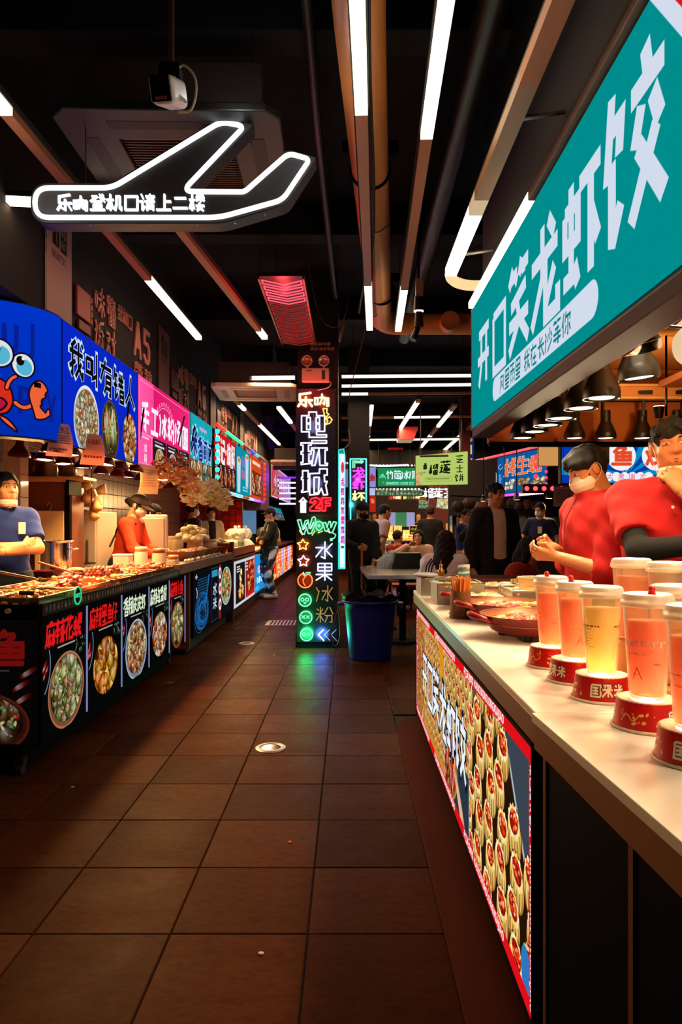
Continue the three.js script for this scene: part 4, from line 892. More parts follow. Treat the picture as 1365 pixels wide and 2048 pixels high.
signLeft('teal shop sign with dark blue characters over food photos', 8.61, 10.0, T_TEAL, { glow: 0.4, color: new THREE.Color(0x40d0e0) });
signLeft('red shop sign with white characters over roasted food photos', 10.12, 12.1, T_RED, { glow: 0.6, color: new THREE.Color(0xff4030) });
signLeft('blue-green shop sign with two tall cups beside the red sign', 12.11, 13.74, T_CUPS, { glow: 0.3, color: new THREE.Color(0x40d0e0) });
signLeft('orange shop sign with three narrow food photos beside a row of red bulbs', 13.75, 15.6, T_ORANGE, { glow: 0.4, color: new THREE.Color(0xff6030) });
signLeft('farthest left sign, pink fading to violet, under a purple glow', 17.4, 23.2, T_FAR, { x: -1.9, y0: 2.05, y1: 2.88, glow: 0.6, color: new THREE.Color(0xd060ff) });
{ const p = part('sign_pier', rbox(0.5, 1.2, 1.6, 0.01, -2.18, 2.3, -16.45), std(0x6a4630, 0.6)); tag(p, 'brown pier between the orange sign and the farthest pink sign', 'pier'); }
function colourBar(label, x, y, segs) {
const z0 = segs[0][0], z1 = segs[segs.length - 1][1], t = thing('light_bar', label, 'light bar', [x, y, -(z0 + z1) / 2], Math.PI / 2);
for (const [a, b, c] of segs) part('lit_tube', rod([-(a + b) / 2 + (z0 + z1) / 2 + (b - a) / 2, 0, 0], [-(a + b) / 2 + (z0 + z1) / 2 - (b - a) / 2, 0, 0], 0.028, 0.028, 12), c ? glowMat(c, 1.3) : M.strip, t);
}
colourBar('light bar above the red sign fading from white to blue and green', -1.88, 2.79, [[10.1, 11.0, 0], [11.0, 11.6, 0x20c8d8], [11.6, 12.4, 0x2040ff], [12.4, 13.2, 0], [13.2, 15.0, 0x20e0a0], [15.0, 15.7, 0xff3030]]);
colourBar('light bar below the red sign fading from violet to pale blue', -1.88, 1.86, [[10.2, 11.0, 0x8a30d0], [11.0, 12.0, 0xc070f0], [12.0, 12.6, 0xb0c8ff], [12.6, 13.4, 0], [13.4, 14.8, 0x80d0ff], [14.8, 15.7, 0]]);
for (let i = 0; i < 8; i++) { const b = thing('sign_bulb', `teal bulb beside the red sign, ${ORD[i]} from the top`, 'bulb', [-1.89, 2.68 - i * 0.108, -10.06], Math.PI / 2, 'teal bulbs beside the red sign'); part('bulb', ball(0.036, 0, 0, 0.03, 14), glowMat(0x30e8d8, 1.5), b); part('socket', cyl(0.022, 0.026, 0.03, 0, 0, 0, 12).rotateX(Math.PI / 2), M.dark, b); }
for (let i = 0; i < 8; i++) { const b = thing('sign_bulb', `red bulb beside the orange sign, ${ORD[i]} from the top`, 'bulb', [-1.89, 2.68 - i * 0.108, -15.66], Math.PI / 2, 'red bulbs beside the orange sign'); part('bulb', ball(0.04, 0, 0, 0.03, 12), glowMat(0xff2018, 1.6), b); part('socket', cyl(0.024, 0.028, 0.03, 0, 0, 0, 12).rotateX(Math.PI / 2), M.dark, b); }
for (let i = 0; i < 6; i++) { const y = 2.98 - i * 0.14, b = thing('neon_bar', i ? `white neon bar in a stack far left of the pillar, ${ORD[i - 1]} below the violet one` : 'violet neon bar topmost of the far stack left of the pillar', 'neon bar', [-1.62, y - 0.35, -19], 0, 'stacked neon bars left of the pillar'); part('lit_tube', rod([-0.24, 0, 0], [0.3, 0, 0], 0.024, 0.024, 10), glowMat(i ? 0xe8e4ff : 0x9020ff, 1.2), b); part('mount', box(0.8, 0.05, 0.04, 0, 0, -0.05), M.black, b); if (!i) { const l = new THREE.PointLight(new THREE.Color(0x9030ff), 2.5); l.position.set(0, 0, 0.3); b.add(l); } }
const fascia = structure('wall_fascia_left', [box(0.25, 1.5, 30, -2.15, 3.5, -16.4), box(1.4, 0.06, 27, -2.75, 2.46, -18.1)], std(0x120907, 0.85));
{
const rose = std(0xd08070, 0.6), L = 0.012;
const T_BOARD = tex(256, 512, (g, w, h) => { g.fillStyle = '#c49a8c'; g.fillRect(0, 0, w, h); g.fillStyle = '#140c0c'; g.fillRect(52, 40, 70, 110); g.fillRect(134, 58, 66, 96); g.strokeStyle = '#c49a8c'; g.lineWidth = 7; g.beginPath(); g.moveTo(62, 90); g.quadraticCurveTo(90, 60, 112, 70); g.quadraticCurveTo(84, 100, 100, 140); g.stroke(); write(g, '味蕾', 142, 64, 22, 36, { weight: 0.14, color: '#c49a8c' }); write(g, '派对', 142, 106, 22, 36, { weight: 0.14, color: '#c49a8c' }); latin(g, 'MU0731', 46, 196, 38, { color: '#1a1010', maxWidth: 160 }); });
for (let k = 0; k < 4; k++) {
const z = 5.0 + k * 2.8, stall = ['A5', 'A6', 'A7', 'A8'][k], near = ['nearest', 'second', 'third', 'farthest'][k];
const holder = (name, label, cat, zz, y) => thing(name, label, cat, [-2.02, y, -zz], Math.PI / 2);
const b = holder('notice_board', `tall pinkish board with black logo squares left of the letters ${stall}`, 'board', z - 0.06, 3.06);
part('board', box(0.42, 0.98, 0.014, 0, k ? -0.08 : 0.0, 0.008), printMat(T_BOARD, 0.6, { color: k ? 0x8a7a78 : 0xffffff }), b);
const r = holder('red_emblem', `red square emblem left of the letters ${stall} on the fascia`, 'emblem', z + 0.38, 2.98);
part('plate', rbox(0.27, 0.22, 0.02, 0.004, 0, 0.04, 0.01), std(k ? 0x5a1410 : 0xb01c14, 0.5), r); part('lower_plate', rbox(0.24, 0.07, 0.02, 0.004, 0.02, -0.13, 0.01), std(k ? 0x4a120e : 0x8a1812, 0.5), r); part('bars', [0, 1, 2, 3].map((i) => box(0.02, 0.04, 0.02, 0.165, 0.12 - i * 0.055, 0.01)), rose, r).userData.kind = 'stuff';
const n = holder('raised_lettering', `raised rose-coloured characters of the food hall name left of ${stall}`, 'lettering', z + 0.9, 3.02);
[...'味蕾派对'].forEach((ch, i) => part('letter', letterBars(ch, -0.15 + (i % 2) * 0.27, 0.14 - Math.floor(i / 2) * 0.27, 0.22, 0.24, 0.024, 0.012), rose, n));
const g = holder('raised_lettering', `small raised gate characters above ${stall}`, 'lettering', z + 1.42, 3.22);
[...'登机口'].forEach((ch, i) => part('letter', letterBars(ch, -0.17 + i * 0.14, 0, 0.125, 0.14, 0.013, 0.015), rose, g));
const a = holder('raised_lettering', `large raised letters ${stall}, ${near} of the gate numbers`, 'lettering', z + 1.93, 3.12);
const cut = { A: [[[-0.5, -1], [-0.3, -1], [-0.2, -0.5], [0.2, -0.5], [0.3, -1], [0.5, -1], [0.14, 1], [-0.14, 1]]], 5: [[[-0.45, 1], [0.42, 1], [0.42, 0.72], [-0.18, 0.72], [-0.2, 0.3], [0.2, 0.3], [0.46, 0.0], [0.46, -0.7], [0.2, -1], [-0.24, -1], [-0.48, -0.72], [-0.48, -0.5], [-0.2, -0.5], [-0.12, -0.72], [0.1, -0.72], [0.2, -0.6], [0.2, -0.1], [0.08, 0.03], [-0.46, 0.03]]], 6: [[[-0.24, 1], [0.42, 1], [0.42, 0.72], [-0.12, 0.72], [-0.2, 0.6], [-0.2, 0.24], [0.24, 0.24], [0.46, 0], [0.46, -0.74], [0.22, -1], [-0.24, -1], [-0.48, -0.74], [-0.48, 0.74]]], 7: [[[-0.46, 1], [0.46, 1], [0.46, 0.72], [0.06, -1], [-0.24, -1], [0.14, 0.72], [-0.46, 0.72]]], 8: [[[-0.24, 1], [0.24, 1], [0.46, 0.76], [0.46, 0.2], [0.36, 0.06], [0.48, -0.1], [0.48, -0.76], [0.24, -1], [-0.24, -1], [-0.48, -0.76], [-0.48, -0.1], [-0.36, 0.06], [-0.46, 0.2], [-0.46, 0.76]]] };
[...stall].forEach((ch, i) => part('letter', slab(cut[ch][0].map(([x, y]) => [x * 0.24 - 0.15 + i * 0.3, y * 0.17]), 0.014), rose, a));
const d = holder('raised_lettering', `row of small raised characters under ${stall}`, 'lettering', z + 1.98, 2.84);
[...'后街青鸟'].forEach((ch, i) => part('letter', letterBars(ch, -0.24 + i * 0.14 + (i > 1 ? 0.05 : 0), 0, 0.125, 0.13, 0.015, 0.012), rose, d));
}
}
// ------------------------------------------------------------------ left-hand stalls: counters
const CX = -1.64, CB = -2.24;
function poster(label, z0, z1, y0, y1, t, k = 0.9, frame) {
const w = z1 - z0, h = y1 - y0, s = thing('light_box', label, 'light box', [CX, (y0 + y1) / 2, -(z0 + z1) / 2], Math.PI / 2);
part('case', box(w - 0.004, h, 0.05, 0, 0, -0.027), frame ?? M.black, s);
part('lit_face', face(w - 0.014, h - 0.012, 0, 0, 0.001), litMat(t, k), s);
return s;
}
const dishPoster = (title, col, cols, o = {}) => tex(512, 530, (g, w, h) => {
g.fillStyle = '#070606'; g.fillRect(0, 0, w, h);
const n = title.length, cw = (w - 90) / n; write(g, title, 40, 30, cw * 0.94, 105, { weight: 0.16, color: col, gap: 0.06, slant: 0.1, cap: 'round' });
fineprint(g, 170, 150, 210, 13, 1, '#c8c0b0');
for (let i = 0; i < 16; i++) blob(g, rr(380, 500), rr(150, 215), rr(8, 22), 4, rr(0, 3), '#1c4420', '#081408', '#3a6a38');
g.strokeStyle = '#6a7a98'; g.lineWidth = 9; g.beginPath(); g.arc(-60, 210, 150, -0.4, 0.9); g.stroke();
for (let i = 0; i < 5; i++) blob(g, rr(20, 60), rr(190, 260), rr(20, 40), 7, -0.9, '#a81410', '#300404', '#e06040');
dish(g, w * 0.54, h * 0.665, o.rx ?? 206, o.ry ?? 168, { rim: o.rim ?? '#7a4a30', cols, ...o });

});
const posters = [
['menu light box with red title and a bowl of greenish snails, at the counter corner', dishPoster('麻辣花螺', '#d8181a', dishCols.snail, { n: 60, size: 0.17, long: 1.4, rim: '#a86a48', bed: '#1c1408' })],
['menu light box with red title and orange baby squid', dishPoster('麻辣墨鱼仔', '#d8181a', dishCols.squid, { n: 34, size: 0.17, long: 1.9, rim: null, bed: '#3a1404', nbits: 8 })],
['menu light box with pale title and mantis shrimp on an oval plate', dishPoster('香辣皮皮虾', '#d8e8c8', dishCols.mantis, { n: 56, size: 0.13, long: 2.6, rim: '#a8b8d0', bed: '#5a1c08', rx: 200, ry: 176 })],
['menu light box with pale title and red crab claws', dishPoster('麻辣红蟹钳', '#d8e8c8', ['#d8602a', '#e8b888', '#b83a14', '#f0d8b8'], { n: 56, size: 0.18, long: 1.5, rim: null, bed: '#4a1206' })],
['menu light box with red title and a bowl of small shellfish, at the dark gap', dishPoster('麻辣小鱼', '#d8181a', ['#c8b060', '#e0d8a0', '#7a8a40', '#c85a28'], { n: 60, size: 0.14, long: 1.5, rim: '#8a4a28', bed: '#301408' })],
];
const PZ = [3.79, 4.44, 5.12, 5.82, 6.48, 7.1];
posters.forEach(([l, t], i) => poster(l, PZ[i], PZ[i + 1], 0.18, 0.862, t, 1.0));
{
const t = thing('food_counter', 'long black food counter with steaming trays nearest the camera on the left', 'counter');
part('carcass', [box(0.54, 0.67, 3.3, -1.965, 0.52, -5.445), box(0.46, 0.16, 3.2, -2.0, 0.1, -5.445)], M.black, t);
const T_BAND = tex(1024, 32, (g, w, h) => { g.fillStyle = '#0b0807'; g.fillRect(0, 0, w, h); for (let i = 0; i < 58; i++) { const x = 14 + i * 17.4; g.fillStyle = pick(['#9a7858', '#b08a68', '#7a5a44', '#4a8a70']); const k = rnd(); if (k < 0.4) g.fillRect(x, 7, 7, 18); else if (k < 0.7) { g.beginPath(); g.ellipse(x + 4, 16, 5, 9, 0, 0, 7); g.fill(); } else { g.fillRect(x, 14, 10, 10); g.fillRect(x + 3, 7, 4, 9); } } });
part('icon_band', [face(3.04, 0.066, 0, 0, 0).rotateY(Math.PI / 2).translate(-1.632, 0.898, -5.31)], printMat(T_BAND, 0.9), t);
part('band_backing', box(0.06, 0.066, 3.04, -1.663, 0.898, -5.31), M.black, t);
part('top', box(0.6, 0.02, 3.04, -1.95, 0.9, -5.31), M.brushed, t);
const glass = new THREE.MeshPhysicalMaterial({ color: 0xfff0dc, roughness: 0.04, transmission: 1, thickness: 0 });
part('glass_guard', box(0.008, 0.085, 3.04, -1.648, 0.975, -5.31), glass, t);
part('glass_guard', box(0.6, 0.085, 0.008, -1.95, 0.975, -3.79), glass, t);
part('end_band', box(0.62, 0.066, 0.02, -1.95, 0.898, -3.775), M.black, t);
part('knob', cyl(0.014, 0.014, 0.02, 0, 0, 0, 16).rotateX(Math.PI / 2).translate(-1.8, 0.898, -3.758), M.ivory, t);
const T_END = tex(512, 470, (g, w, h) => { g.fillStyle = '#0a0707'; g.fillRect(0, 0, w, h); write(g, '生鱼', 130, 40, 150, 130, { weight: 0.17, color: '#8a1410', gap: 0.12, cap: 'round' }); for (let i = 0; i < 3; i++) blob(g, 440 + rr(-30, 30), 200 + i * 50, 46, 10, -0.5, '#6a1010', '#200404', '#a02820'); dish(g, 240, 390, 230, 120, { rim: '#5a2214', bed: '#140a06', cols: ['#6a3a14', '#4a2a10', '#7a5a2a'], n: 16, size: 0.2 }); fineprint(g, 300, 190, 90, 10, 1, '#6a5040'); });
part('end_poster', face(0.62, 0.66, 0, 0, 0).translate(-1.96, 0.52, -3.776), litMat(T_END, 0.55), t);
for (const [x, z] of [[-1.78, -3.86], [-2.15, -3.86], [-1.78, -7.0]]) part('caster', [cyl(0.035, 0.035, 0.03, 0, 0, 0, 16).rotateZ(Math.PI / 2).translate(x, 0.035, z), box(0.05, 0.04, 0.05, x, 0.075, z)], M.dark, t);
for (let i = 0; i < 5; i++) part('trim_light', box(0.008, 0.66, 0.008, -1.634, 0.52, -PZ[i + 1]), glowMat(0x98a0e0, 0.6), t);
}
function lump(r, squash = 0.7) { const g = new THREE.IcosahedronGeometry(r, 1), p = g.attributes.position; const sx = rr(0.7, 1.3), sz = rr(0.7, 1.3); for (let i = 0; i < p.count; i++) { const k = 1 + 0.16 * Math.sin(p.getX(i) / r * 3.1 + p.getY(i) / r * 5.3) * Math.cos(p.getZ(i) / r * 4.1); p.setXYZ(i, p.getX(i) * k * sx, p.getY(i) * k * squash, p.getZ(i) * k * sz); } g.computeVertexNormals(); return g.rotateY(rr(0, 6.3)); }
const M_FOOD = new THREE.MeshPhysicalMaterial({ color: 0xffffff, vertexColors: true, roughness: 0.35, clearcoat: 0.35, clearcoatRoughness: 0.3 });
function curl(r, t) { return new THREE.TorusGeometry(r, t, 6, 9, rr(2.6, 4.4)).rotateX(Math.PI / 2 + rr(-0.5, 0.5)).rotateY(rr(0, 6.3)); }
function heap(name, label, cat, pos, w, d, h, n, cols, make, round = false) {
const g = [];
for (let i = 0; i < n; i++) {
let u = rr(-1, 1), v = rr(-1, 1); if (round) { const a = rr(0, 6.283), q = Math.sqrt(rnd()); u = Math.cos(a) * q; v = Math.sin(a) * q; }
const y = h * (1 - 0.75 * Math.max(u * u, v * v)) * rr(0.25, 1);
g.push(paint(make(), tint(pick(cols), rr(-0.2, 0.1))).rotateX(rr(-0.5, 0.5)).translate(u * w / 2, y, v * d / 2));
}
const m = part(name, merge(g), M_FOOD); m.position.set(...pos); tag(m, label, cat, null, 'stuff'); return m;
}
function tray(label, x, y, z, w, d, h = 0.05) {                  // steel tray, open on top
const t = thing('food_tray', label, 'tray', [x, y, z]);
part('bottom', box(w, 0.006, d, 0, 0.003, 0), M.steel, t);
for (const [a, b, c, e] of [[w, 0.006, 0, d / 2], [w, 0.006, 0, -d / 2], [0.006, d, w / 2, 0], [0.006, d, -w / 2, 0]]) part('wall', box(a, h, b, c, h / 2, e), M.steel, t);
part('rim', [tube([[w / 2, h, d / 2], [w / 2, h, -d / 2], [-w / 2, h, -d / 2], [-w / 2, h, d / 2]], 0.005, 6, true, true, 40)], M.steel, t);
}
{
const foods = [
['pile of amber braised tofu and noodles', ['#e8a040', '#d87a20', '#f0c870', '#b85a18'], () => lump(0.022, 0.6), 120, 0.05],
['heap of red-brown grilled skewered seafood', ['#b83a10', '#d8601c', '#8a2408', '#e88838'], () => lump(0.026, 0.8), 110, 0.09],
['tray filling of pale squid and onion rings', ['#f0d8a0', '#e8b860', '#d88a30', '#f8e8c8'], () => curl(0.022, 0.008), 120, 0.05],
['tray filling of spiced orange prawns', ['#e86a20', '#f09a48', '#c8400c', '#f0b870'], () => curl(0.02, 0.009), 130, 0.06],
['heap of dark red crayfish at the far trays', ['#a02408', '#c84010', '#7a1404', '#e07030'], () => lump(0.024, 0.8), 120, 0.08],
];
foods.forEach(([l, c, mk, n, h], i) => {
const z = -4.1 - i * 0.6;
tray(`steel tray under the ${l}, front row`, -1.79, 0.911, z, 0.25, 0.57); heap('cooked_food', `${l}, front row of the nearest left counter`, 'food', [-1.79, 0.92, z], 0.22, 0.56, h, n, c, mk);
const j = (i + 2) % 5, f = foods[j];
tray(`steel tray under the ${f[0]}, back row`, -2.07, 0.911, z, 0.25, 0.57); heap('cooked_food', `${f[0]}, back row of the nearest left counter`, 'food', [-2.07, 0.92, z], 0.22, 0.56, f[4] * 0.9, f[3], f[1], f[2]);
});
for (let i = 0; i < 10; i++) {
const t = thing('skewer', `bamboo skewer of browned meatballs, ${ORD[i]} from the near end of the pile`, 'skewer', [-1.83 + rr(-0.03, 0.03), 1.0 + (i % 3) * 0.016, -4.95 - i * 0.035], rr(-0.25, 0.25), 'meatball skewers piled on the left counter');
part('stick', rod([-0.16, 0.0, 0], [0.14, 0.012, 0], 0.0025, 0.002, 6), std(0xd8a860, 0.6), t);
for (let k = 0; k < 5; k++) part('meatball', paint(lump(0.017, 0.95), tint('#a83c10', rr(-0.2, 0.2))).translate(0.0 + k * 0.03, 0.008, 0), M_FOOD, t);
}
for (let i = 0; i < 7; i++) { const o = part('skewer', [rod([-0.25, 0, 0], [0.25, 0.004, 0], 0.003, 0.002, 6)], std(0xf0d8a0, 0.5)); o.position.set(-1.9 + rr(-0.05, 0.05), 0.985, -4.3 - i * 0.3); o.rotation.y = 1.45 + rr(-0.2, 0.2); tag(o, `bare bamboo skewer lying lengthwise over the trays, ${ORD[i]} from the camera`, 'skewer', 'loose skewers on the left trays'); }
for (const [i, z, a] of [[0, -4.35, 0.5], [1, -5.0, -0.3]]) {
const t = thing('serving_ladle', i ? 'steel scoop standing in the trays behind the meatball pile' : 'steel ladle with a long handle lying in the nearest tray', 'ladle', [-2.0, 1.0, z], a);
part('bowl', new THREE.SphereGeometry(0.055, 18, 10, 0, 6.3, 1.6, 1.5).scale(1, 0.6, 1.2).translate(0.12, 0.03, 0), M.steel, t); part('handle', rod([0.08, 0.02, 0], [-0.2, 0.09, 0.02], 0.007, 0.009, 8), std(0x7a3a1c, 0.5), t);
}
const pot = thing('stock_pot', 'tall polished steel stock pot beside the man in blue', 'pot', [-2.5, 0.9, -6.08]);
part('body', lathe([[0, 0], [0.12, 0], [0.13, 0.02], [0.13, 0.3], [0.138, 0.31], [0.138, 0.318], [0.126, 0.318], [0.122, 0.05], [0, 0.04]], 36), M.chrome, pot);
part('rim', new THREE.TorusGeometry(0.136, 0.006, 8, 36).rotateX(Math.PI / 2).translate(0, 0.316, 0), M.chrome, pot);
for (const s of [-1, 1]) part('handle', tube([[s * 0.13, 0.25, -0.04], [s * 0.175, 0.25, -0.03], [s * 0.175, 0.25, 0.03], [s * 0.13, 0.25, 0.04]], 0.008, 8), M.chrome, pot);
part('shelf_stand', box(0.36, 0.06, 0.36, 0, -0.03, 0), M.dark, pot); part('stand_leg', box(0.3, 0.84, 0.3, 0, -0.48, 0), M.black, pot);
const bas = thing('basin', 'dark red basin standing in front of the steel stock pot', 'basin', [-2.4, 0.86, -5.68]);
part('body', lathe([[0, 0], [0.09, 0], [0.125, 0.13], [0.132, 0.132], [0.126, 0.126], [0.088, 0.012], [0, 0.012]], 32), std(0x5a1408, 0.25), bas); part('stand', box(0.2, 0.86, 0.2, 0, -0.43, 0), M.black, bas);
const bx = (label, x, z, w, h, d, m, lid) => { const t = thing('food_box', label, 'box', [x, 0.92, z]); part('body', rbox(w, h, d, 0.012, 0, h / 2, 0), m, t); part('lid', rbox(w * 1.04, 0.018, d * 1.04, 0.006, 0, h + 0.006, 0), lid ?? m, t); };
bx('white plastic box standing at the back of the trays, left of the white jars', -2.1, -6.62, 0.15, 0.15, 0.14, std(0xf0e6d6, 0.4));
const jar = (label, x, z, r, h, c, lid, fill) => { const t = thing('jar', label, 'jar', [x, 0.92, z]); part('body', lathe([[0, 0], [r * 0.94, 0], [r, 0.012], [r, h * 0.82], [r * 0.86, h * 0.92], [r * 0.86, h], [0, h]], 24), std(c, 0.3), t); part('lid', lathe([[0, h + 0.03], [r * 0.86, h + 0.028], [r * 0.92, h + 0.01], [r * 0.92, h - 0.015], [0, h - 0.015]], 24), std(lid, 0.4), t); };
jar('white jar with a red printed lid beside the white plastic box', -1.98, -6.78, 0.062, 0.2, 0xf4ead8, 0xd8b8a0); jar('tall white jar with a brown lid before the woman in the cap', -1.84, -6.9, 0.066, 0.18, 0xf0dcc0, 0x9a5a2c); jar('short jar of brown sauce next to the tall white jar', -1.73, -7.02, 0.055, 0.11, 0xe8d8c0, 0xc87838);
const ph = thing('lid_handle', 'white lid handle sticking up behind the trays in the steam', 'lid', [-2.3, 0.93, -6.0]); part('bar', tube([[-0.09, 0, 0], [-0.06, 0.05, 0], [0.06, 0.05, 0], [0.09, 0, 0]], 0.009, 8), M.white, ph); part('lid', rbox(0.3, 0.02, 0.26, 0.006, 0, -0.01, 0), M.brushed, ph);
}
{
const t = thing('food_counter', 'brown-topped second counter on the left behind the dark gap', 'counter');
part('slab', rbox(0.66, 0.1, 3.1, 0.008, -1.95, 0.925, -8.4), std(0x6a4230, 0.5), t);
part('carcass', [box(0.56, 0.86, 2.55, -1.98, 0.45, -8.72)], std(0x1c120d, 0.6), t);
part('side_panel', box(0.6, 0.8, 0.03, -1.96, 0.46, -7.43), std(0x8a4a24, 0.45), t);
part('bead_row', Array.from({ length: 13 }, (_, i) => ball(0.02, -1.65, 0.99, -7.2 - i * 0.155, 10)), M.offWhite, t).userData.kind = 'stuff';
const T2 = tex(512, 256, (g, w, h) => {
g.fillStyle = '#0c0d12'; g.fillRect(0, 0, w, h);
g.strokeStyle = '#1c6ab0'; for (let i = 0; i < 46; i++) { g.lineWidth = rr(1.5, 3); g.beginPath(); g.arc(90 + rr(-20, 20), 175 + rr(-20, 25), rr(14, 74), rr(0, 6.3), rr(3, 8)); g.stroke(); } for (let i = 0; i < 5; i++) { g.lineWidth = 4; g.beginPath(); g.moveTo(120 + i * 6, 140); g.quadraticCurveTo(160, 90, 170 + i * 3, 30); g.stroke(); }
fineprint(g, 44, 34, 120, 66, 6, '#14507a'); write(g, '小', 20, 10, 22, 22, { color: '#e8e8f0', weight: 0.2 }); g.strokeStyle = '#d8d8f0'; g.lineWidth = 5; g.beginPath(); g.arc(10, 90, 30, -0.9, 0.6); g.stroke();
g.strokeStyle = '#3a5a70'; g.lineWidth = 2; g.strokeRect(206, 8, 92, 236); g.fillStyle = '#2a90c0'; g.fillRect(214, 18, 76, 30); write(g, '水米', 226, 74, 54, 60, { dir: 'v', weight: 0.13, color: '#c8d8f8' });
g.fillStyle = '#a01818'; g.fillRect(316, 0, 22, 256); for (let i = 0; i < 3; i++) { g.fillStyle = '#f0e8e0'; g.beginPath(); g.ellipse(327, 40 + i * 74, 20, 28, 0, 0, 7); g.fill(); g.fillStyle = '#a01818'; g.beginPath(); g.ellipse(327, 40 + i * 74, 9, 14, 0, 0, 7); g.fill(); }
dish(g, 424, 110, 82, 92, { rim: '#c8e0d0', bed: '#789a60', cols: ['#e87830', '#a8c870', '#e8b850', '#c83820', '#d8e8b0'], n: 46, size: 0.16 });
});
poster('dark light box with a blue line-drawn fish and an oval salad plate', 7.5, 9.95, 0.16, 0.86, T2, 1.0);
for (let i = 0; i < 6; i++) {
const b = thing('serving_bowl', i < 3 ? `brown bowl heaped with red food, ${ORD[i]} in the row on the second counter` : `empty brown bowl, ${ORD[i - 3]} past the filled ones on the second counter`, 'bowl', [-1.8, 0.976, -7.6 - i * 0.34], 0, 'bowls on the second counter');
part('bowl', lathe([[0, 0.004], [0.06, 0.004], [0.1, 0.03], [0.15, 0.1], [0.158, 0.1], [0.108, 0.02], [0.062, 0], [0, 0]], 28), std(i % 2 ? 0x8a4a2c : 0x9a6248, 0.35), b);
if (i < 4) { const g = []; for (let k = 0; k < 40; k++) { const a = rr(0, 6.3), q = Math.sqrt(rnd()) * 0.11; g.push(paint(lump(0.018), tint(pick([['#d83a14', '#e88a30', '#a82008'], ['#e8b060', '#d85a20', '#f0d0a0'], ['#c83010', '#e87028', '#f0a850'], ['#d8c090', '#e8d8b0', '#c87838']][i]), rr(-0.2, 0.1))).translate(Math.cos(a) * q, 0.08 + 0.035 * (1 - q / 0.11), Math.sin(a) * q)); } part('food', merge(g), M_FOOD, b).userData.kind = 'stuff'; }
}
const jr = (label, x, z, r, h, c) => { const q = thing('jar', label, 'jar', [x, 0.976, z]); part('body', lathe([[0, 0], [r, 0], [r, h * 0.8], [r * 0.8, h * 0.9], [r * 0.8, h], [0, h]], 20), std(c, 0.3), q); part('lid', cyl(r * 0.85, r * 0.85, 0.03, 0, h + 0.01, 0, 20), M.offWhite, q); };
jr('pale yellow plastic tub at the back of the second counter', -2.1, -8.6, 0.1, 0.22, 0xe8dcae); jr('white tub at the back of the second counter, right of the yellow one', -1.98, -9.15, 0.1, 0.24, 0xf0e8d0); jr('low white tub near the far end of the second counter', -1.85, -9.5, 0.09, 0.16, 0xe8e8dc);
heap('wrapped_food', 'pile of pale wrapped food bags behind the tubs on the second counter', 'food', [-2.05, 1.15, -9.3], 0.34, 0.7, 0.2, 60, ['#e8d8b8', '#f0e4c8', '#c8b088', '#d8c8a0'], () => lump(0.05, 0.8));
const bb = thing('serving_bowl', 'red bowl piled with pale mushrooms at the end of the second counter', 'bowl', [-1.78, 0.976, -9.75]); part('bowl', lathe([[0, 0.004], [0.08, 0.004], [0.15, 0.13], [0.158, 0.13], [0.09, 0], [0, 0]], 28), std(0xb84a28, 0.35), bb);
{ const g = []; for (let k = 0; k < 40; k++) { const a = rr(0, 6.3), q = Math.sqrt(rnd()) * 0.13; g.push(paint(lump(0.028), tint('#e8dcb8', rr(-0.2, 0.1))).translate(Math.cos(a) * q, 0.13 + 0.07 * (1 - q / 0.13), Math.sin(a) * q)); } part('food', merge(g), M_FOOD, bb).userData.kind = 'stuff'; }
}
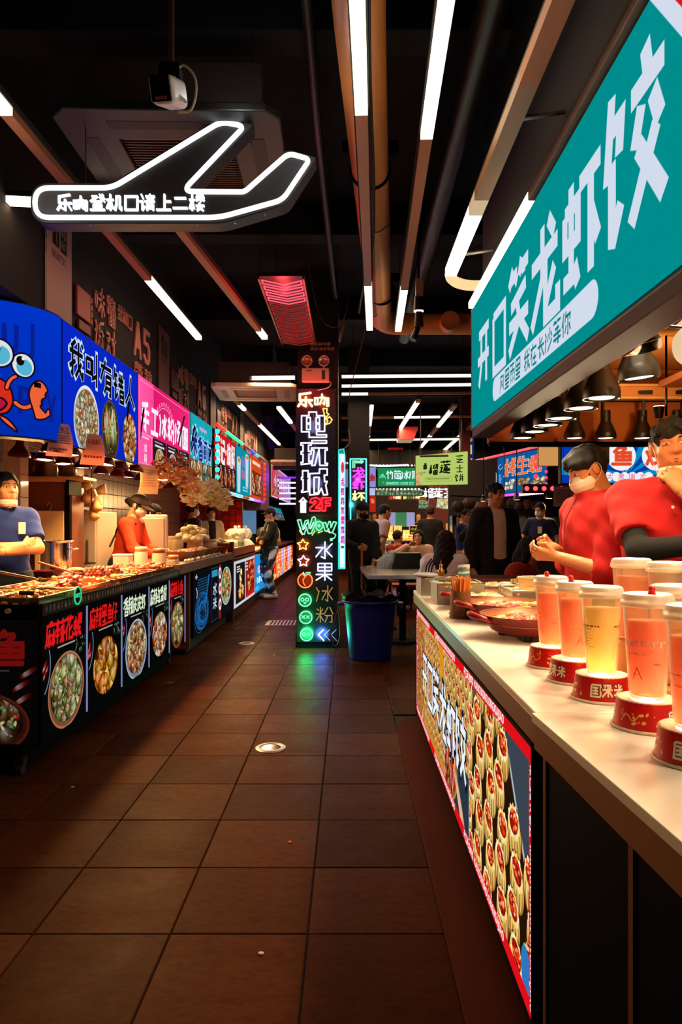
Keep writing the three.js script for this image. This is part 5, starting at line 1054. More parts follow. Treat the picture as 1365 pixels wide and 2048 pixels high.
{
const t = thing('food_counter', 'third counter on the left with glass tray front and two posters', 'counter');
part('carcass', box(0.54, 0.86, 4.6, -1.965, 0.43, -12.4), std(0x241610, 0.6), t); part('top', rbox(0.66, 0.04, 4.7, 0.008, -1.95, 0.9, -12.4), std(0xb88a60, 0.4), t);
part('tray_front', box(0.02, 0.16, 2.2, -1.63, 0.95, -11.2), std(0xa04818, 0.3), t); part('post', box(0.08, 1.12, 0.08, -1.66, 0.56, -10.0), std(0x4a2a1a, 0.5), t);
const T3 = tex(512, 256, (g, w, h) => {
g.fillStyle = '#c8c8d8'; g.fillRect(0, 0, w, h); g.fillStyle = '#181412'; g.fillRect(20, 14, 116, 226); g.fillStyle = '#8a1c14'; g.fillRect(146, 14, 136, 226);
for (let k = 0; k < 14; k++) { blob(g, 84 + rr(-24, 24), 130 + rr(-60, 80), 26, 11, 1.3 + rr(-0.3, 0.3), pick(['#e8a040', '#d87a20', '#f0d090']), '#401808', '#fff0c0'); blob(g, 226 + rr(-40, 40), 100 + rr(-60, 100), 30, 13, rr(0.8, 1.8), pick(['#e05a20', '#c83814', '#e8b060']), '#3a0a04', '#ffd8a0'); }
fineprint(g, 34, 30, 40, 40, 3, '#f0f0f0'); fineprint(g, 152, 24, 34, 60, 3, '#f0e8e8'); g.fillStyle = '#c01810'; g.fillRect(146, 214, 136, 26);
g.fillStyle = '#101010'; g.fillRect(288, 0, 6, h); g.fillStyle = '#1a8ad0'; g.fillRect(294, 0, 218, h); g.fillStyle = '#3ab0e8'; for (let k = 0; k < 6; k++) { g.beginPath(); g.ellipse(rr(300, 500), rr(90, 250), rr(20, 60), rr(10, 30), 0, 0, 7); g.fill(); } write(g, '手工', 330, 80, 60, 56, { weight: 0.2, color: '#f0a8d8', gap: 0.1 }); write(g, '冰水', 330, 150, 54, 50, { weight: 0.18, color: '#e8f4ff' });
});
poster('white-framed poster pair of roast food beside a blue ice poster', 10.15, 14.2, 0.15, 0.83, T3, 1.1, M.offWhite);
heap('sliced_meat', 'heap of glazed red snacks at the near end of the third counter', 'food', [-1.8, 0.93, -10.9], 0.2, 1.0, 0.09, 80, ['#c83c14', '#e07030', '#8a1c08', '#e89a58'], () => lump(0.035));
for (let i = 0; i < 7; i++) { const b = thing('food_bag', `white knotted bag of dough buns on the third counter, ${i < 4 ? ORD[i] + ' in the lower row' : ORD[i - 4] + ' stacked on top'}`, 'bag', [-1.82 - (i % 2) * 0.12, i < 4 ? 0.92 : 1.1, -11.6 - (i < 4 ? i * 0.36 : 0.2 + (i - 4) * 0.36)], 0, 'white bags on the third counter'); part('bag', lump(0.15, 0.75).translate(0, 0.1, 0), std(0xe8e4d0, 0.45), b); part('knot', lump(0.03, 1.2).translate(0, 0.22, 0), std(0xe8e4d0, 0.5), b); }
const bt = thing('bottle', 'pale bottle with a green label among the white bags', 'bottle', [-1.72, 0.92, -11.35]); part('body', lathe([[0, 0], [0.05, 0], [0.05, 0.2], [0.02, 0.26], [0.02, 0.3], [0, 0.3]], 18), std(0xe8ecd8, 0.25), bt); part('label', cyl(0.0515, 0.0515, 0.12, 0, 0.11, 0, 18), std(0x7ab890, 0.5), bt);
const bs = thing('dark_bowl', 'low dark bowl of white tofu beside the white bags', 'bowl', [-1.95, 0.92, -11.1]); part('bowl', lathe([[0, 0], [0.12, 0], [0.2, 0.1], [0.19, 0.1], [0.11, 0.02], [0, 0.02]], 24), std(0x5a2a18, 0.4), bs); part('food', [lump(0.12, 0.5).translate(0, 0.12, 0), lump(0.08, 0.6).translate(0.06, 0.17, 0.03)], std(0xf4f0e4, 0.5), bs);
}
{
const t = thing('food_counter', 'farthest left counter with orange and violet light panels', 'counter');
part('carcass', box(0.54, 0.84, 5.6, -1.98, 0.42, -18.2), std(0x20140e, 0.6), t); part('top', rbox(0.66, 0.05, 5.7, 0.008, -1.96, 0.88, -18.2), std(0x7a4a30, 0.4), t);
const T4 = tex(512, 160, (g, w, h) => { g.fillStyle = '#e04818'; g.fillRect(0, 0, w, h); for (let i = 0; i < 9; i++) { g.fillStyle = ['#d81c10', '#f08030', '#e8602a', '#a890e8', '#f09850', '#e03818', '#b8a0f0', '#f0a060', '#c82010'][i]; g.fillRect(i * 57, 0, 54, h); for (let k = 0; k < 8; k++) blob(g, i * 57 + rr(8, 48), rr(90, 155), 12, 6, rr(0, 3), pick(['#f8c040', '#e85020', '#f0e0c0']), '#601808', '#fff0c0'); fineprint(g, i * 57 + 10, 16, 30, 60, 3, '#fff0e8'); } });
poster('row of bright orange and violet light panels on the farthest left counter', 15.5, 20.8, 0.14, 0.8, T4, 1.2);
for (let i = 0; i < 3; i++) { const d = thing('dish_stack', ['stack of steamer trays on the farthest left counter', 'pale bag on top of the steamer trays', 'low stack of plates past the steamer trays'][i], ['trays', 'bag', 'plates'][i], [-1.9, [0.905, 1.06, 0.905][i], [-16.2, -16.2, -17.6][i]]); if (i === 1) part('bag', lump(0.2, 0.7).translate(0, 0.13, 0), std(0xc8c8a8, 0.5), d); else for (let k = 0; k < 3; k++) part('tray', cyl(0.24 - k * 0.01, 0.23 - k * 0.01, 0.045, 0, 0.026 + k * 0.05, 0, 22), std([0xb86a38, 0xd8a870, 0xa85028][k], 0.5), d); }
}
function paper(label, px, py0, py1, w, z, c, draw, curlK = 0.03) {
const p = at(px, (py0 + py1) / 2, z), h = (py1 - py0) * z / FOCAL, g = new THREE.PlaneGeometry(w, h, 6, 8), q = g.attributes.position;
for (let i = 0; i < q.count; i++) q.setZ(i, curlK * Math.sin(q.getX(i) / w * 2.2 + 0.4) * (0.5 - q.getY(i) / h) + 0.012 * Math.cos(q.getY(i) / h * 5));
g.computeVertexNormals();
const back = g.clone(); back.index.array.reverse(); back.computeVertexNormals(); back.translate(0, 0, -0.001);
const m = part('paper_notice', merge([g, back]), new THREE.MeshPhysicalMaterial({ color: 0xffffff, map: tex(256, 384, draw), roughness: 0.95, transmission: 0.45, thickness: 0 })); m.position.copy(p); m.rotation.y = Math.PI / 2 - 0.5; return tag(m, label, 'notice');
}
paper('pink recruitment notice hanging under the corner of the blue sign', 119, 846, 913, 0.17, 4.72, 0xf0b8a8, (g, w, h) => { g.fillStyle = '#e8b8b0'; g.fillRect(0, 0, w, h); write(g, '招聘员工', 16, 40, 54, 74, { weight: 0.14, color: '#5a2040', gap: 0.04 }); fineprint(g, 16, 140, 220, 110, 4, '#7a4a58'); fineprint(g, 20, 290, 200, 40, 1, '#8a5a60'); });
paper('pink paper with red characters hanging below the first dish on the blue sign', 185, 868, 930, 0.18, 5.25, 0xf0a898, (g, w, h) => { g.fillStyle = '#dca090'; g.fillRect(0, 0, w, h); write(g, '小海鲜', 40, 60, 58, 74, { weight: 0.14, color: '#a81c14', gap: 0.02, slant: 0.15 }); fineprint(g, 24, 270, 206, 50, 1, '#8a3a30'); });
paper('cream paper notice hanging at the lower left of the pink sign', 297, 930, 988, 0.2, 6.6, 0xf0d8b8, (g, w, h) => { g.fillStyle = '#e0c0a0'; g.fillRect(0, 0, w, h); fineprint(g, 30, 60, 190, 240, 7, '#b89880'); });
{
const gl = (label, z0, z1, y, cols, n, r, petals) => { const g = []; for (let i = 0; i < n; i++) { const f = rnd(), z = -(z0 + (z1 - z0) * f), c = pick(cols), x = -1.8 + rr(-0.1, 0.12), yy = y + rr(-0.14, 0.12) - 0.06 * Math.sin(f * 9); for (let k = 0; k < petals; k++) { const a = k / petals * 6.28 + rnd(); g.push(paint(new THREE.SphereGeometry(r, 6, 4).scale(1, 0.25, 0.55).translate(r * 0.8, 0, 0).rotateZ(rr(0.1, 0.9)).rotateY(a), tint(c, rr(-0.2, 0.2))).rotateX(rr(-0.6, 0.6)).translate(x, yy, z)); } } const m = part('flower_garland', merge(g), new THREE.MeshStandardMaterial({ vertexColors: true, roughness: 0.7 })); tag(m, label, 'garland', null, 'stuff'); };
gl('garland of cream blossoms hanging under the teal sign', 8.0, 10.2, 1.76, ['#fff0c8', '#fff8e8', '#f4d898', '#e8bc70'], 240, 0.035, 5);
gl('garland of russet autumn leaves hanging under the pink sign', 6.7, 8.1, 1.9, ['#c87820', '#a85018', '#e0a038', '#7a3a14'], 120, 0.035, 3);
}
function bellLamp(mShade, r = 0.075, h = 0.13) {
const t = new THREE.Group();
part('shade', lathe([[0.012, h], [0.026, h], [0.03, h * 0.62], [r * 0.8, h * 0.3], [r, 0.012], [r, 0], [r * 0.94, 0.004], [r * 0.72, h * 0.28], [0.024, h * 0.58], [0.012, h * 0.6]], 24), mShade, t);
part('lamp_glow', lathe([[0, 0.018], [r * 0.8, 0.018], [r * 0.82, 0.012], [r * 0.7, 0.006], [0, 0.004]], 20), warmGlow, t);
part('stem', rod([0, h, 0], [0, h + 0.46, 0], 0.008, 0.008, 8), M.black, t);
return t;
}
function hangLamps(row, list, shade, group, words, cd, aim, r, h) {
const proto = bellLamp(shade, r, h);
list.forEach(([x, y, z, tiltX = 0, tiltZ = 0], i) => {
const t = i ? proto.clone() : proto; t.name = numbered('pendant_lamp'); scene.add(t); t.position.set(x, y, -z); t.rotation.set(tiltX, 0, tiltZ); tag(t, `${ORD[i]} ${words}`, 'lamp', group);
const l = new THREE.SpotLight(i % 2 ? WARM : WARM, cd, 0, 0.98, 0.5, 2); l.position.set(0, -0.012, 0); l.target.position.set(aim[0], aim[1], aim[2]); l.castShadow = true; l.shadow.radius = 2.5; t.add(l, l.target);
});
}
hangLamps('a', Array.from({ length: 15 }, (_, i) => [-1.98 + rr(-0.02, 0.02), (i > 8 ? 2.0 : 1.85) + rr(-0.015, 0.01), 4.75 + i * 0.36, rr(-0.15, 0.15), rr(-0.2, 0.1)]), M.lampRed, 'front row of bell lamps on the left', 'bell lamp from the camera in the front row under the left signs', LAMP_LEFT, [0.0, -1, 0]);
hangLamps('b', Array.from({ length: 12 }, (_, i) => [-2.32 + rr(-0.02, 0.02), 1.85 + rr(-0.02, 0.01), 4.55 + i * 0.42, rr(-0.15, 0.15), rr(-0.2, 0.1)]), M.lampRed, 'back row of bell lamps on the left', 'bell lamp from the camera in the back row under the left signs', LAMP_LEFT * 0.8, [0.0, -1, 0]);
hangLamps('c', Array.from({ length: 5 }, (_, i) => [-2.0, 1.82, 10.6 + i * 1.1]), M.lampBlack, 'far bell lamps on the left', 'far bell lamp under the red and orange signs on the left', LAMP_LEFT * 1.4, [0.1, -1, 0]);
for (const [x, z0, z1, l] of [[-1.98, 4.5, 15.4, 'front lamp track under the left signs'], [-2.32, 4.4, 9.4, 'back lamp track under the left signs']]) tag(part('lamp_track', box(0.03, 0.03, z1 - z0, x, 2.24, -(z0 + z1) / 2), M.black), l + ', black and straight', 'track');
{
const pillar = thing('tiled_post', 'glossy white tiled post behind the man in blue', 'post', [-2.95, 0, -6.3]);
for (let i = 0; i < 12; i++) part('tile', rbox(0.16, 0.196, 0.16, 0.006, 0, 0.1 + i * 0.2, 0), std([0xd8c8b8, 0xd0beac][i % 2], 0.12), pillar);
const fr = thing('refrigerator', 'white upright refrigerator against the tiled wall of the first stall', 'refrigerator', [-3.02, 0, -8.0]);
part('cabinet', rbox(0.62, 1.5, 0.66, 0.02, 0, 0.76, 0), std(0xc8b8a6, 0.35), fr); part('door', rbox(0.6, 0.5, 0.03, 0.01, 0, 1.2, 0.345), std(0xcdbdac, 0.3), fr); part('door', rbox(0.6, 0.9, 0.03, 0.01, 0, 0.48, 0.345), std(0xc9b9a8, 0.3), fr); part('handle', rbox(0.02, 0.24, 0.02, 0.006, 0.22, 1.08, 0.372), M.brushed, fr);
const bx = thing('appliance', 'black and white kitchen machine on top of the white refrigerator', 'appliance', [-3.0, 1.515, -7.95]); part('base', rbox(0.3, 0.16, 0.3, 0.02, -0.12, 0.08, 0), M.blackGloss, bx); part('head', rbox(0.18, 0.22, 0.2, 0.03, 0.08, 0.15, 0.03), std(0xb8a898, 0.4), bx); part('dial', cyl(0.03, 0.03, 0.02, 0, 0, 0, 16).rotateX(Math.PI / 2).translate(0.08, 0.16, 0.14), M.redPaint, bx);
const cb = thing('cutting_board', 'pale cutting board hanging on the brown cupboard behind the post', 'board', [-2.84, 1.18, -6.75], 0.3); part('board', rbox(0.26, 0.62, 0.024, 0.01), std(0xd8b078, 0.5), cb); part('hook', tube([[0, 0.31, 0], [0.02, 0.36, 0], [0, 0.39, 0], [-0.02, 0.36, 0]], 0.004, 6), M.steel, cb);
const cu = thing('tall_cupboard', 'brown cupboard with a dark edge standing behind the cutting board', 'cupboard', [-3.0, 0, -7.05]); part('cabinet', rbox(0.6, 2.05, 0.42, 0.01, 0, 1.03, 0), std(0x7a3e20, 0.5), cu); part('edge', rbox(0.05, 2.05, 0.06, 0.006, 0.3, 1.03, 0.2), M.black, cu);
const sh = thing('wall_shelf', 'wooden wall shelf with jars high in the first stall', 'shelf', [-2.85, 1.78, -6.6]); part('board', rbox(0.9, 0.03, 0.34, 0.005), M.ply, sh); part('bracket', box(0.03, 0.14, 0.3, 0.3, -0.08, 0), M.black, sh); part('bracket', box(0.03, 0.14, 0.3, -0.3, -0.08, 0), M.black, sh);
for (let i = 0; i < 4; i++) { const j = thing('storage_jar', `glass storage jar on the wall shelf, ${ORD[i]} from the left`, 'jar', [-3.1 + i * 0.17, 1.795, -6.6]); part('body', lathe([[0, 0], [0.06, 0], [0.06, 0.13], [0.05, 0.16], [0, 0.16]], 18), std([0xa88858, 0x6a3a1c, 0xc8b890, 0x8a5a2a][i], 0.15), j); part('lid', cyl(0.052, 0.052, 0.03, 0, 0.172, 0, 18), std(0x9a2a18, 0.4), j); }
const fo = thing('foam_box', 'big white foam box lid standing behind the jars of the second counter', 'box', [-2.35, 0.95, -8.4], 0.2); part('lid', rbox(0.42, 0.52, 0.05, 0.03, 0, 0.27, 0, 4), std(0xe8dcc8, 0.7), fo); part('rim', rbox(0.34, 0.44, 0.03, 0.03, 0, 0.27, 0.03, 3), std(0xddd0ba, 0.7), fo);
const rk = thing('red_tile_panel', 'panel of small glossy red tiles behind the foam lid', 'panel', [-2.78, 1.7, -14.3]);
part('backing', box(1.3, 1.3, 0.04), std(0x3a0a06, 0.8), rk); const rg = rbox(0.118, 0.118, 0.02, 0.004, 0, 0, 0, 1), rm = [std(0xb01a10, 0.2), std(0x9a140c, 0.2)]; for (let i = 0; i < 10; i++) for (let j = 0; j < 10; j++) part('tile', rg, rm[(i + j) % 2], rk).position.set(-0.58 + i * 0.128, -0.58 + j * 0.128, 0.026);
const ws = thing('garlic_string', 'string of dried garlic hanging under the lamps of the first stall', 'garlic', [-2.6, 1.8, -7.2]); for (let i = 0; i < 9; i++) part('bulb', lathe([[0, -0.05], [0.045, -0.03], [0.055, 0], [0.03, 0.04], [0.008, 0.07], [0, 0.07]], 10).rotateZ(rr(-0.6, 0.6)).translate(rr(-0.1, 0.1), -i * 0.045, rr(-0.08, 0.08)), std(0xc89a60, 0.6), ws); part('string', rod([0, -0.3, 0], [0, 0.62, 0], 0.005), M.cable, ws);
const bl = thing('blue_screen', 'pale blue window panels at the back of the third stall', 'window', [-3.0, 1.45, -16.5], 0.5); part('frame', rbox(1.9, 0.7, 0.05, 0.01), M.black, bl); for (const x of [-0.62, 0, 0.62]) part('pane_lit', face(0.56, 0.6, x, 0, 0.028), glowMat(0x6a9ac8, 0.55), bl);
const kd = thing('hanging_menu', 'tilted menu board of food photos under the farthest left sign', 'menu', [-1.98, 1.66, -19.4], Math.PI / 2); part('board', rbox(3.6, 0.42, 0.05, 0.01).rotateX(-0.35), M.black, kd); part('hanger', rod([0, 0.1, -0.08], [0, 0.7, -0.08], 0.02), M.black, kd); part('lit_face', face(3.5, 0.38, 0, 0, 0.028).rotateX(-0.35), litMat(T_TEAL, 0.5), kd);
}
{
const t = thing('round_sticker', 'round green glowing sticker on the icon band of the nearest left counter', 'sticker', [-1.626, 0.93, -4.27], Math.PI / 2), m = glowMat(0x30d088, 0.9);
part('neon_ring', new THREE.TorusGeometry(0.052, 0.005, 8, 30), m, t); part('word', [[-0.026, 'O'], [0, 'U'], [0.026, 'T']].flatMap(([x, c]) => c === 'O' ? [new THREE.TorusGeometry(0.01, 0.0028, 6, 18).translate(x, 0, 0)] : c === 'U' ? neon([[x - 0.008, 0.012, 0], [x - 0.007, -0.006, 0], [x, -0.011, 0], [x + 0.007, -0.006, 0], [x + 0.008, 0.012, 0]], 0.0028) : neon([[x - 0.01, 0.011, 0], [x + 0.01, 0.011, 0], [x, 0.011, 0], [x, -0.012, 0]], 0.0028)), m, t); part('backing', cyl(0.05, 0.05, 0.004, 0, 0, 0, 28).rotateX(Math.PI / 2).translate(0, 0, -0.004), M.black, t);
const p = thing('price_stand', 'small brown price plate on a stem at the corner of the nearest left counter', 'price plate', [-1.72, 0.93, -3.8]); part('plate', rbox(0.08, 0.022, 0.012, 0.003, 0, 0.06, 0), std(0x5a3018, 0.5), p); part('stem', rod([0, -0.02, 0], [0, 0.05, 0], 0.004), M.brushed, p);
}
// ------------------------------------------------------------------ the neon pillar
const PZ0 = 7.81, PK = PZ0 / FOCAL;                              // depth of the pillar's face, metres per pixel there
{
const pil = structure('pillar', box(0.45, 4.4, 0.5, -0.345, 2.1, -8.2), std(0x120c0a, 0.6));
part('skirting', box(0.48, 0.16, 0.1, -0.345, 0.08, -7.9), M.black, pil);
const A = (zx, zy) => [(570 + zx * 0.14652 - VX) * PK, EYE - (760 + zy * 0.14648 - VY) * PK], B = (zx, zy) => [(570 + zx * 0.15625 - VX) * PK, EYE - (1020 + zy * 0.15625 - VY) * PK];
const nz = 0.018, px = (pts, F) => pts.map(([x, y]) => [...F(x, y), nz]);
const N = (c, k = 1.5) => glowMat(new THREE.Color(c), k);
const white = N(0xe4e6ff, 1.25), pale = N(0xe4ffc8, 1.35), yellow = N(0xffd860, 1.3), red = N(0xff1c2c, 1.9), mint = N(0x8affc8, 0.95), teal = N(0x48e8a8, 1.15), orange = N(0xff6a28, 1.6), offTube = std(0xb8986a, 0.4), amberTube = N(0xe8b060, 0.45), peach = N(0xffb068, 1.4);
const up = thing('neon_board', 'upper neon board on the pillar with three tall outlined characters and a red 2F', 'neon sign', [0, 0, -PZ0]);
{ const [x0, y0] = A(150, 1850), [x1, y1] = A(690, 120); part('backboard', rbox(x1 - x0, y1 - y0, 0.02, 0.004, (x0 + x1) / 2, (y0 + y1) / 2, 0), std(0x1a1418, 0.22), up); }
const neonPart = (name, list, r, m, parent, F, closed = true) => part(name, list.flatMap((l) => neon(px(l, F), r, closed)), m, parent);
const rect = (a, b, c, d) => [[a, b], [c, b], [c, d], [a, d]];
neonPart('neon_character', [[[330, 440], [435, 440], [435, 490], [545, 490], [545, 705], [435, 705], [435, 750], [570, 750], [570, 785], [335, 785], [335, 710], [230, 710], [230, 490], [330, 490]], rect(300, 515, 350, 590), rect(300, 605, 350, 680), rect(430, 515, 475, 590), rect(430, 605, 475, 680)], 0.009, white, up, A);
neonPart('neon_character', [rect(372, 830, 570, 866), [[222, 862], [362, 862], [362, 892], [325, 892], [325, 975], [360, 975], [360, 1015], [330, 1015], [330, 1120], [365, 1108], [365, 1140], [225, 1155], [225, 1125], [250, 1125], [250, 1015], [225, 1015], [225, 980], [250, 980], [250, 892], [222, 892]], [[366, 930], [580, 930], [580, 960], [552, 960], [552, 1140], [585, 1140], [580, 1168], [480, 1168], [468, 950], [412, 1168], [370, 1168], [402, 960], [366, 960]]], 0.009, white, up, A);
neonPart('neon_character', [[[245, 1240], [320, 1240], [320, 1330], [335, 1330], [335, 1365], [320, 1365], [320, 1495], [335, 1495], [335, 1520], [232, 1535], [232, 1510], [250, 1505], [250, 1360], [230, 1360], [230, 1330], [245, 1330]], [[342, 1280], [475, 1275], [475, 1215], [580, 1215], [580, 1300], [540, 1300], [545, 1390], [580, 1385], [560, 1440], [585, 1565], [530, 1570], [500, 1480], [460, 1560], [342, 1570]], [[402, 1330], [470, 1330], [460, 1540], [402, 1545]]], 0.009, white, up, A);
const ch = (c, x0, y0, x1, y1, r, m, F, parent, name = 'neon_character') => { const a = F(x0, y0), b = F(x1, y1); return part(name, letterTubes(c, (a[0] + b[0]) / 2, (a[1] + b[1]) / 2, b[0] - a[0], a[1] - b[1], r, nz), m, parent); };
ch('乐', 178, 172, 380, 368, 0.0145, pale, A, up); ch('咖', 405, 172, 622, 362, 0.0115, pale, A, up);
neonPart('neon_doodle', [[[522, 395], [580, 395], [572, 452], [602, 470], [548, 532], [540, 470]], [[566, 540], [612, 505], [646, 545], [618, 590], [560, 612], [590, 560]]], 0.0075, yellow, up, A);
neonPart('neon_character', [[[345, 1672], [362, 1622], [430, 1606], [485, 1632], [485, 1690], [422, 1745], [485, 1745], [485, 1785], [345, 1785], [345, 1750], [428, 1672], [420, 1647], [396, 1657], [390, 1676]]], 0.0095, red, up, A);
neonPart('neon_character', [[[510, 1610], [630, 1610], [630, 1645], [558, 1645], [558, 1682], [620, 1682], [620, 1716], [558, 1716], [558, 1785], [510, 1785]]], 0.0095, red, up, A);
{ const pts = [[250, 1600], [312, 1665], [290, 1665], [290, 1812], [215, 1812], [215, 1665], [190, 1665]].map(([x, y]) => A(x, y)); part('arrow', slab(pts, 0.012, 0.003).translate(0, 0, 0.012), N(0xf0f4ff, 1.1), up); const s = []; for (let i = 0; i < 10; i++) { const a = i * Math.PI / 5 + Math.PI / 2, q = i % 2 ? 10 : 24; s.push(A(252 + Math.cos(a) * q, 1640 - Math.sin(a) * q)); } part('star', slab(s, 0.006).translate(0, 0, 0.027), N(0xff5a10, 1.2), up); }
for (const p of [[[390, 470], [420, 640], [380, 720]], [[300, 720], [320, 800], [350, 850]], [[400, 900], [440, 905]], [[310, 1530], [330, 1620]]]) part('feed_wire', tube(px(p, A), 0.0015, 5), std(0xa89888, 0.5), up);
{ const l = (x, y, c, cd) => { const [a, b] = A(x, y), q = new THREE.PointLight(new THREE.Color(c), cd); q.position.set(a, b, 0.12); q.castShadow = true; q.shadow.radius = 4; up.add(q); }; l(280, 270, 0xff3010, 0.35); l(520, 270, 0xff3010, 0.35); l(400, 620, 0xb0b0ff, 0.15); l(400, 1050, 0xb0b0ff, 0.15); l(420, 1400, 0xb0b0ff, 0.15); l(490, 1690, 0xff1010, 0.2); }
const lo = thing('neon_board', 'lower neon board on the pillar with stars, a peach, three round faces and white characters', 'neon sign', [0, 0, -PZ0]);
{ const [x0, y0] = B(150, 1690), [x1, y1] = B(680, 75); part('backboard', rbox(x1 - x0, y1 - y0, 0.02, 0.004, (x0 + x1) / 2, (y0 + y1) / 2, 0), std(0x141a15, 0.22), lo); }
neonPart('neon_character', [[[165, 130], [205, 125], [232, 245], [262, 140], [300, 130], [312, 235], [352, 100], [372, 88], [390, 96], [398, 160], [340, 300], [300, 300], [280, 220], [250, 310], [215, 300]]], 0.008, mint, lo, B);
part('neon_character', [...neon(px([[400, 200], [410, 160], [440, 145], [475, 160], [490, 200], [475, 240], [440, 265], [410, 245]], B), 0.008, true), ...neon(px([[425, 200], [440, 182], [455, 200], [440, 218]], B), 0.007, true)], mint, lo);
neonPart('neon_character', [[[490, 165], [525, 160], [540, 225], [565, 150], [585, 150], [592, 225], [625, 150], [662, 160], [610, 290], [575, 285], [560, 235], [540, 275], [515, 265]]], 0.008, mint, lo, B);
for (const l of [[[170, 150], [225, 310]], [[240, 250], [290, 160]], [[330, 240], [372, 160]]]) neonPart('neon_inner_stroke', [l], 0.007, white, lo, B, false);
neonPart('neon_underline', [[[190, 265], [225, 315]], [[352, 322], [385, 268]], [[430, 292], [485, 270]], [[545, 262], [575, 292]]], 0.006, yellow, lo, B, false);
neonPart('neon_tail', [[[610, 290], [652, 315], [640, 355], [600, 372]]], 0.0065, mint, lo, B, false); part('neon_dot', ball(0.018, ...B(597, 378), nz), mint, lo);
const star = (cx, cy, R, F) => Array.from({ length: 10 }, (_, i) => { const a = Math.PI / 2 + i * Math.PI / 5, q = i % 2 ? R * 0.52 : R; return [cx + Math.cos(a) * q, cy - Math.sin(a) * q]; });
neonPart('neon_star', [star(233, 445, 72)], 0.007, N(0xffe070, 1.3), lo, B); neonPart('neon_star', [star(240, 655, 74)], 0.007, N(0xf0e8ff, 1.3), lo, B);
const arc = (cx, cy, rx, ry, a0, a1, n = 26) => Array.from({ length: n + 1 }, (_, i) => { const a = a0 + (a1 - a0) * i / n; return [cx + Math.cos(a) * rx, cy + Math.sin(a) * ry]; });
part('neon_peach', [...neon(px([[262, 850], ...arc(262, 900, 92, 92, -1.2, 4.3, 30), [262, 850]], B), 0.008), ...neon(px([[262, 852], [236, 890], [238, 930], [262, 965]], B), 0.006)], N(0xff7a38, 1.6), lo);
part('neon_leaf', neon(px([[250, 830], [275, 800], [330, 798], [315, 822], [262, 832]], B), 0.006, true), teal, lo); part('neon_stem', neon(px([[236, 798], [262, 850]], B), 0.006), white, lo);
for (const [cy, kind] of [[1152, 'oo'], [1372, 'xx'], [1592, 'ox']]) {
const cx = [260, 270, 280][[1152, 1372, 1592].indexOf(cy)]; part('neon_face', neon(px(arc(cx, cy, 78, 78, 0, 6.283, 30).slice(0, -1), B), 0.0085, true), mint, lo);
[...kind].forEach((k, i) => { const ex = cx - 32 + i * 58, ey = cy - 6; part('neon_eye', k === 'o' ? neon(px(arc(ex, ey, 20, 20, 0, 6.283, 12).slice(0, -1), B), 0.0065, true) : [...neon(px([[ex - 18, ey - 16], [ex + 18, ey + 16]], B), 0.0065), ...neon(px([[ex + 18, ey - 16], [ex - 18, ey + 16]], B), 0.0065)], mint, lo); });
if (kind === 'oo') part('neon_mouth', [...neon(px([[cx - 12, cy + 28], [cx + 12, cy + 46]], B), 0.005), ...neon(px([[cx + 12, cy + 28], [cx - 12, cy + 46]], B), 0.005)], mint, lo);
}
ch('水', 392, 400, 615, 630, 0.0085, white, B, lo); ch('果', 396, 675, 610, 905, 0.0085, white, B, lo); ch('冰', 400, 960, 616, 1175, 0.006, amberTube, B, lo); ch('粉', 402, 1235, 622, 1440, 0.006, amberTube, B, lo);
neonPart('neon_arrow', [[[495, 1530], [430, 1592], [500, 1668]]], 0.0085, N(0xe8f0ff, 1.6), lo, B, false);
for (const x of [80, 165]) neonPart('unlit_arrow', [[[495 + x, 1530], [430 + x, 1592], [500 + x, 1668]]], 0.005, offTube, lo, B, false);
{ const l = (x, y, c, cd) => { const [a, b] = B(x, y), q = new THREE.PointLight(new THREE.Color(c), cd); q.position.set(a, b, 0.12); q.castShadow = true; q.shadow.radius = 4; lo.add(q); }; l(400, 200, 0x40ff90, 0.22); l(235, 450, 0xff5010, 0.15); l(240, 655, 0xff4010, 0.15); l(265, 900, 0xff4010, 0.15); l(500, 520, 0xb0b0ff, 0.12); l(500, 790, 0xb0b0ff, 0.12); l(262, 1152, 0x20ff80, 0.16); l(272, 1372, 0x20ff80, 0.18); l(280, 1592, 0x20ff80, 0.7); l(470, 1600, 0x5080ff, 0.6); }
const em = thing('emergency_light', 'beige twin-headed emergency light on the pillar above the neon', 'emergency light', arr(at(632, 752, PZ0)));
part('box', rbox(0.3, 0.152, 0.06, 0.012, 0, 0, 0.03, 3), std(0xcaa08a, 0.5), em); part('indicator', rbox(0.035, 0.1, 0.008, 0.003, 0.085, 0, 0.062), std(0x2a2218, 0.3), em); part('label', rbox(0.06, 0.012, 0.003, 0.001, -0.07, 0.045, 0.061), std(0x6a4a40, 0.5), em);
for (const s of [-1, 1]) { const h = part('lamp_head', [lathe([[0, 0], [0.03, 0], [0.06, 0.05], [0.06, 0.062], [0.054, 0.062], [0.05, 0.05]], 26).rotateX(Math.PI / 2).translate(s * 0.092, 0.15, 0.02)], std(0xcaa08a, 0.45), em); part('reflector', [lathe([[0, 0.052], [0.02, 0.05], [0.05, 0.056], [0.052, 0.06]], 24).rotateX(Math.PI / 2).translate(s * 0.092, 0.15, 0.02)], std(s < 0 ? 0xc88a50 : 0xc89a90, 0.18, 0.6), h); part('stalk', rod([s * 0.092, 0.07, 0.03], [s * 0.092, 0.1, 0.03], 0.012), std(0xcaa08a, 0.5), h); }
part('cable', tube([[0.15, -0.06, 0.02], [0.17, -0.09, 0.03], [0.14, -0.13, 0.03], [0.02, -0.16, 0.02]], 0.004, 6), M.ivory, em);
const tx = thing('pillar_lettering', 'two small lines of pale lettering near the top of the pillar', 'lettering', arr(at(645, 694, 7.94)));
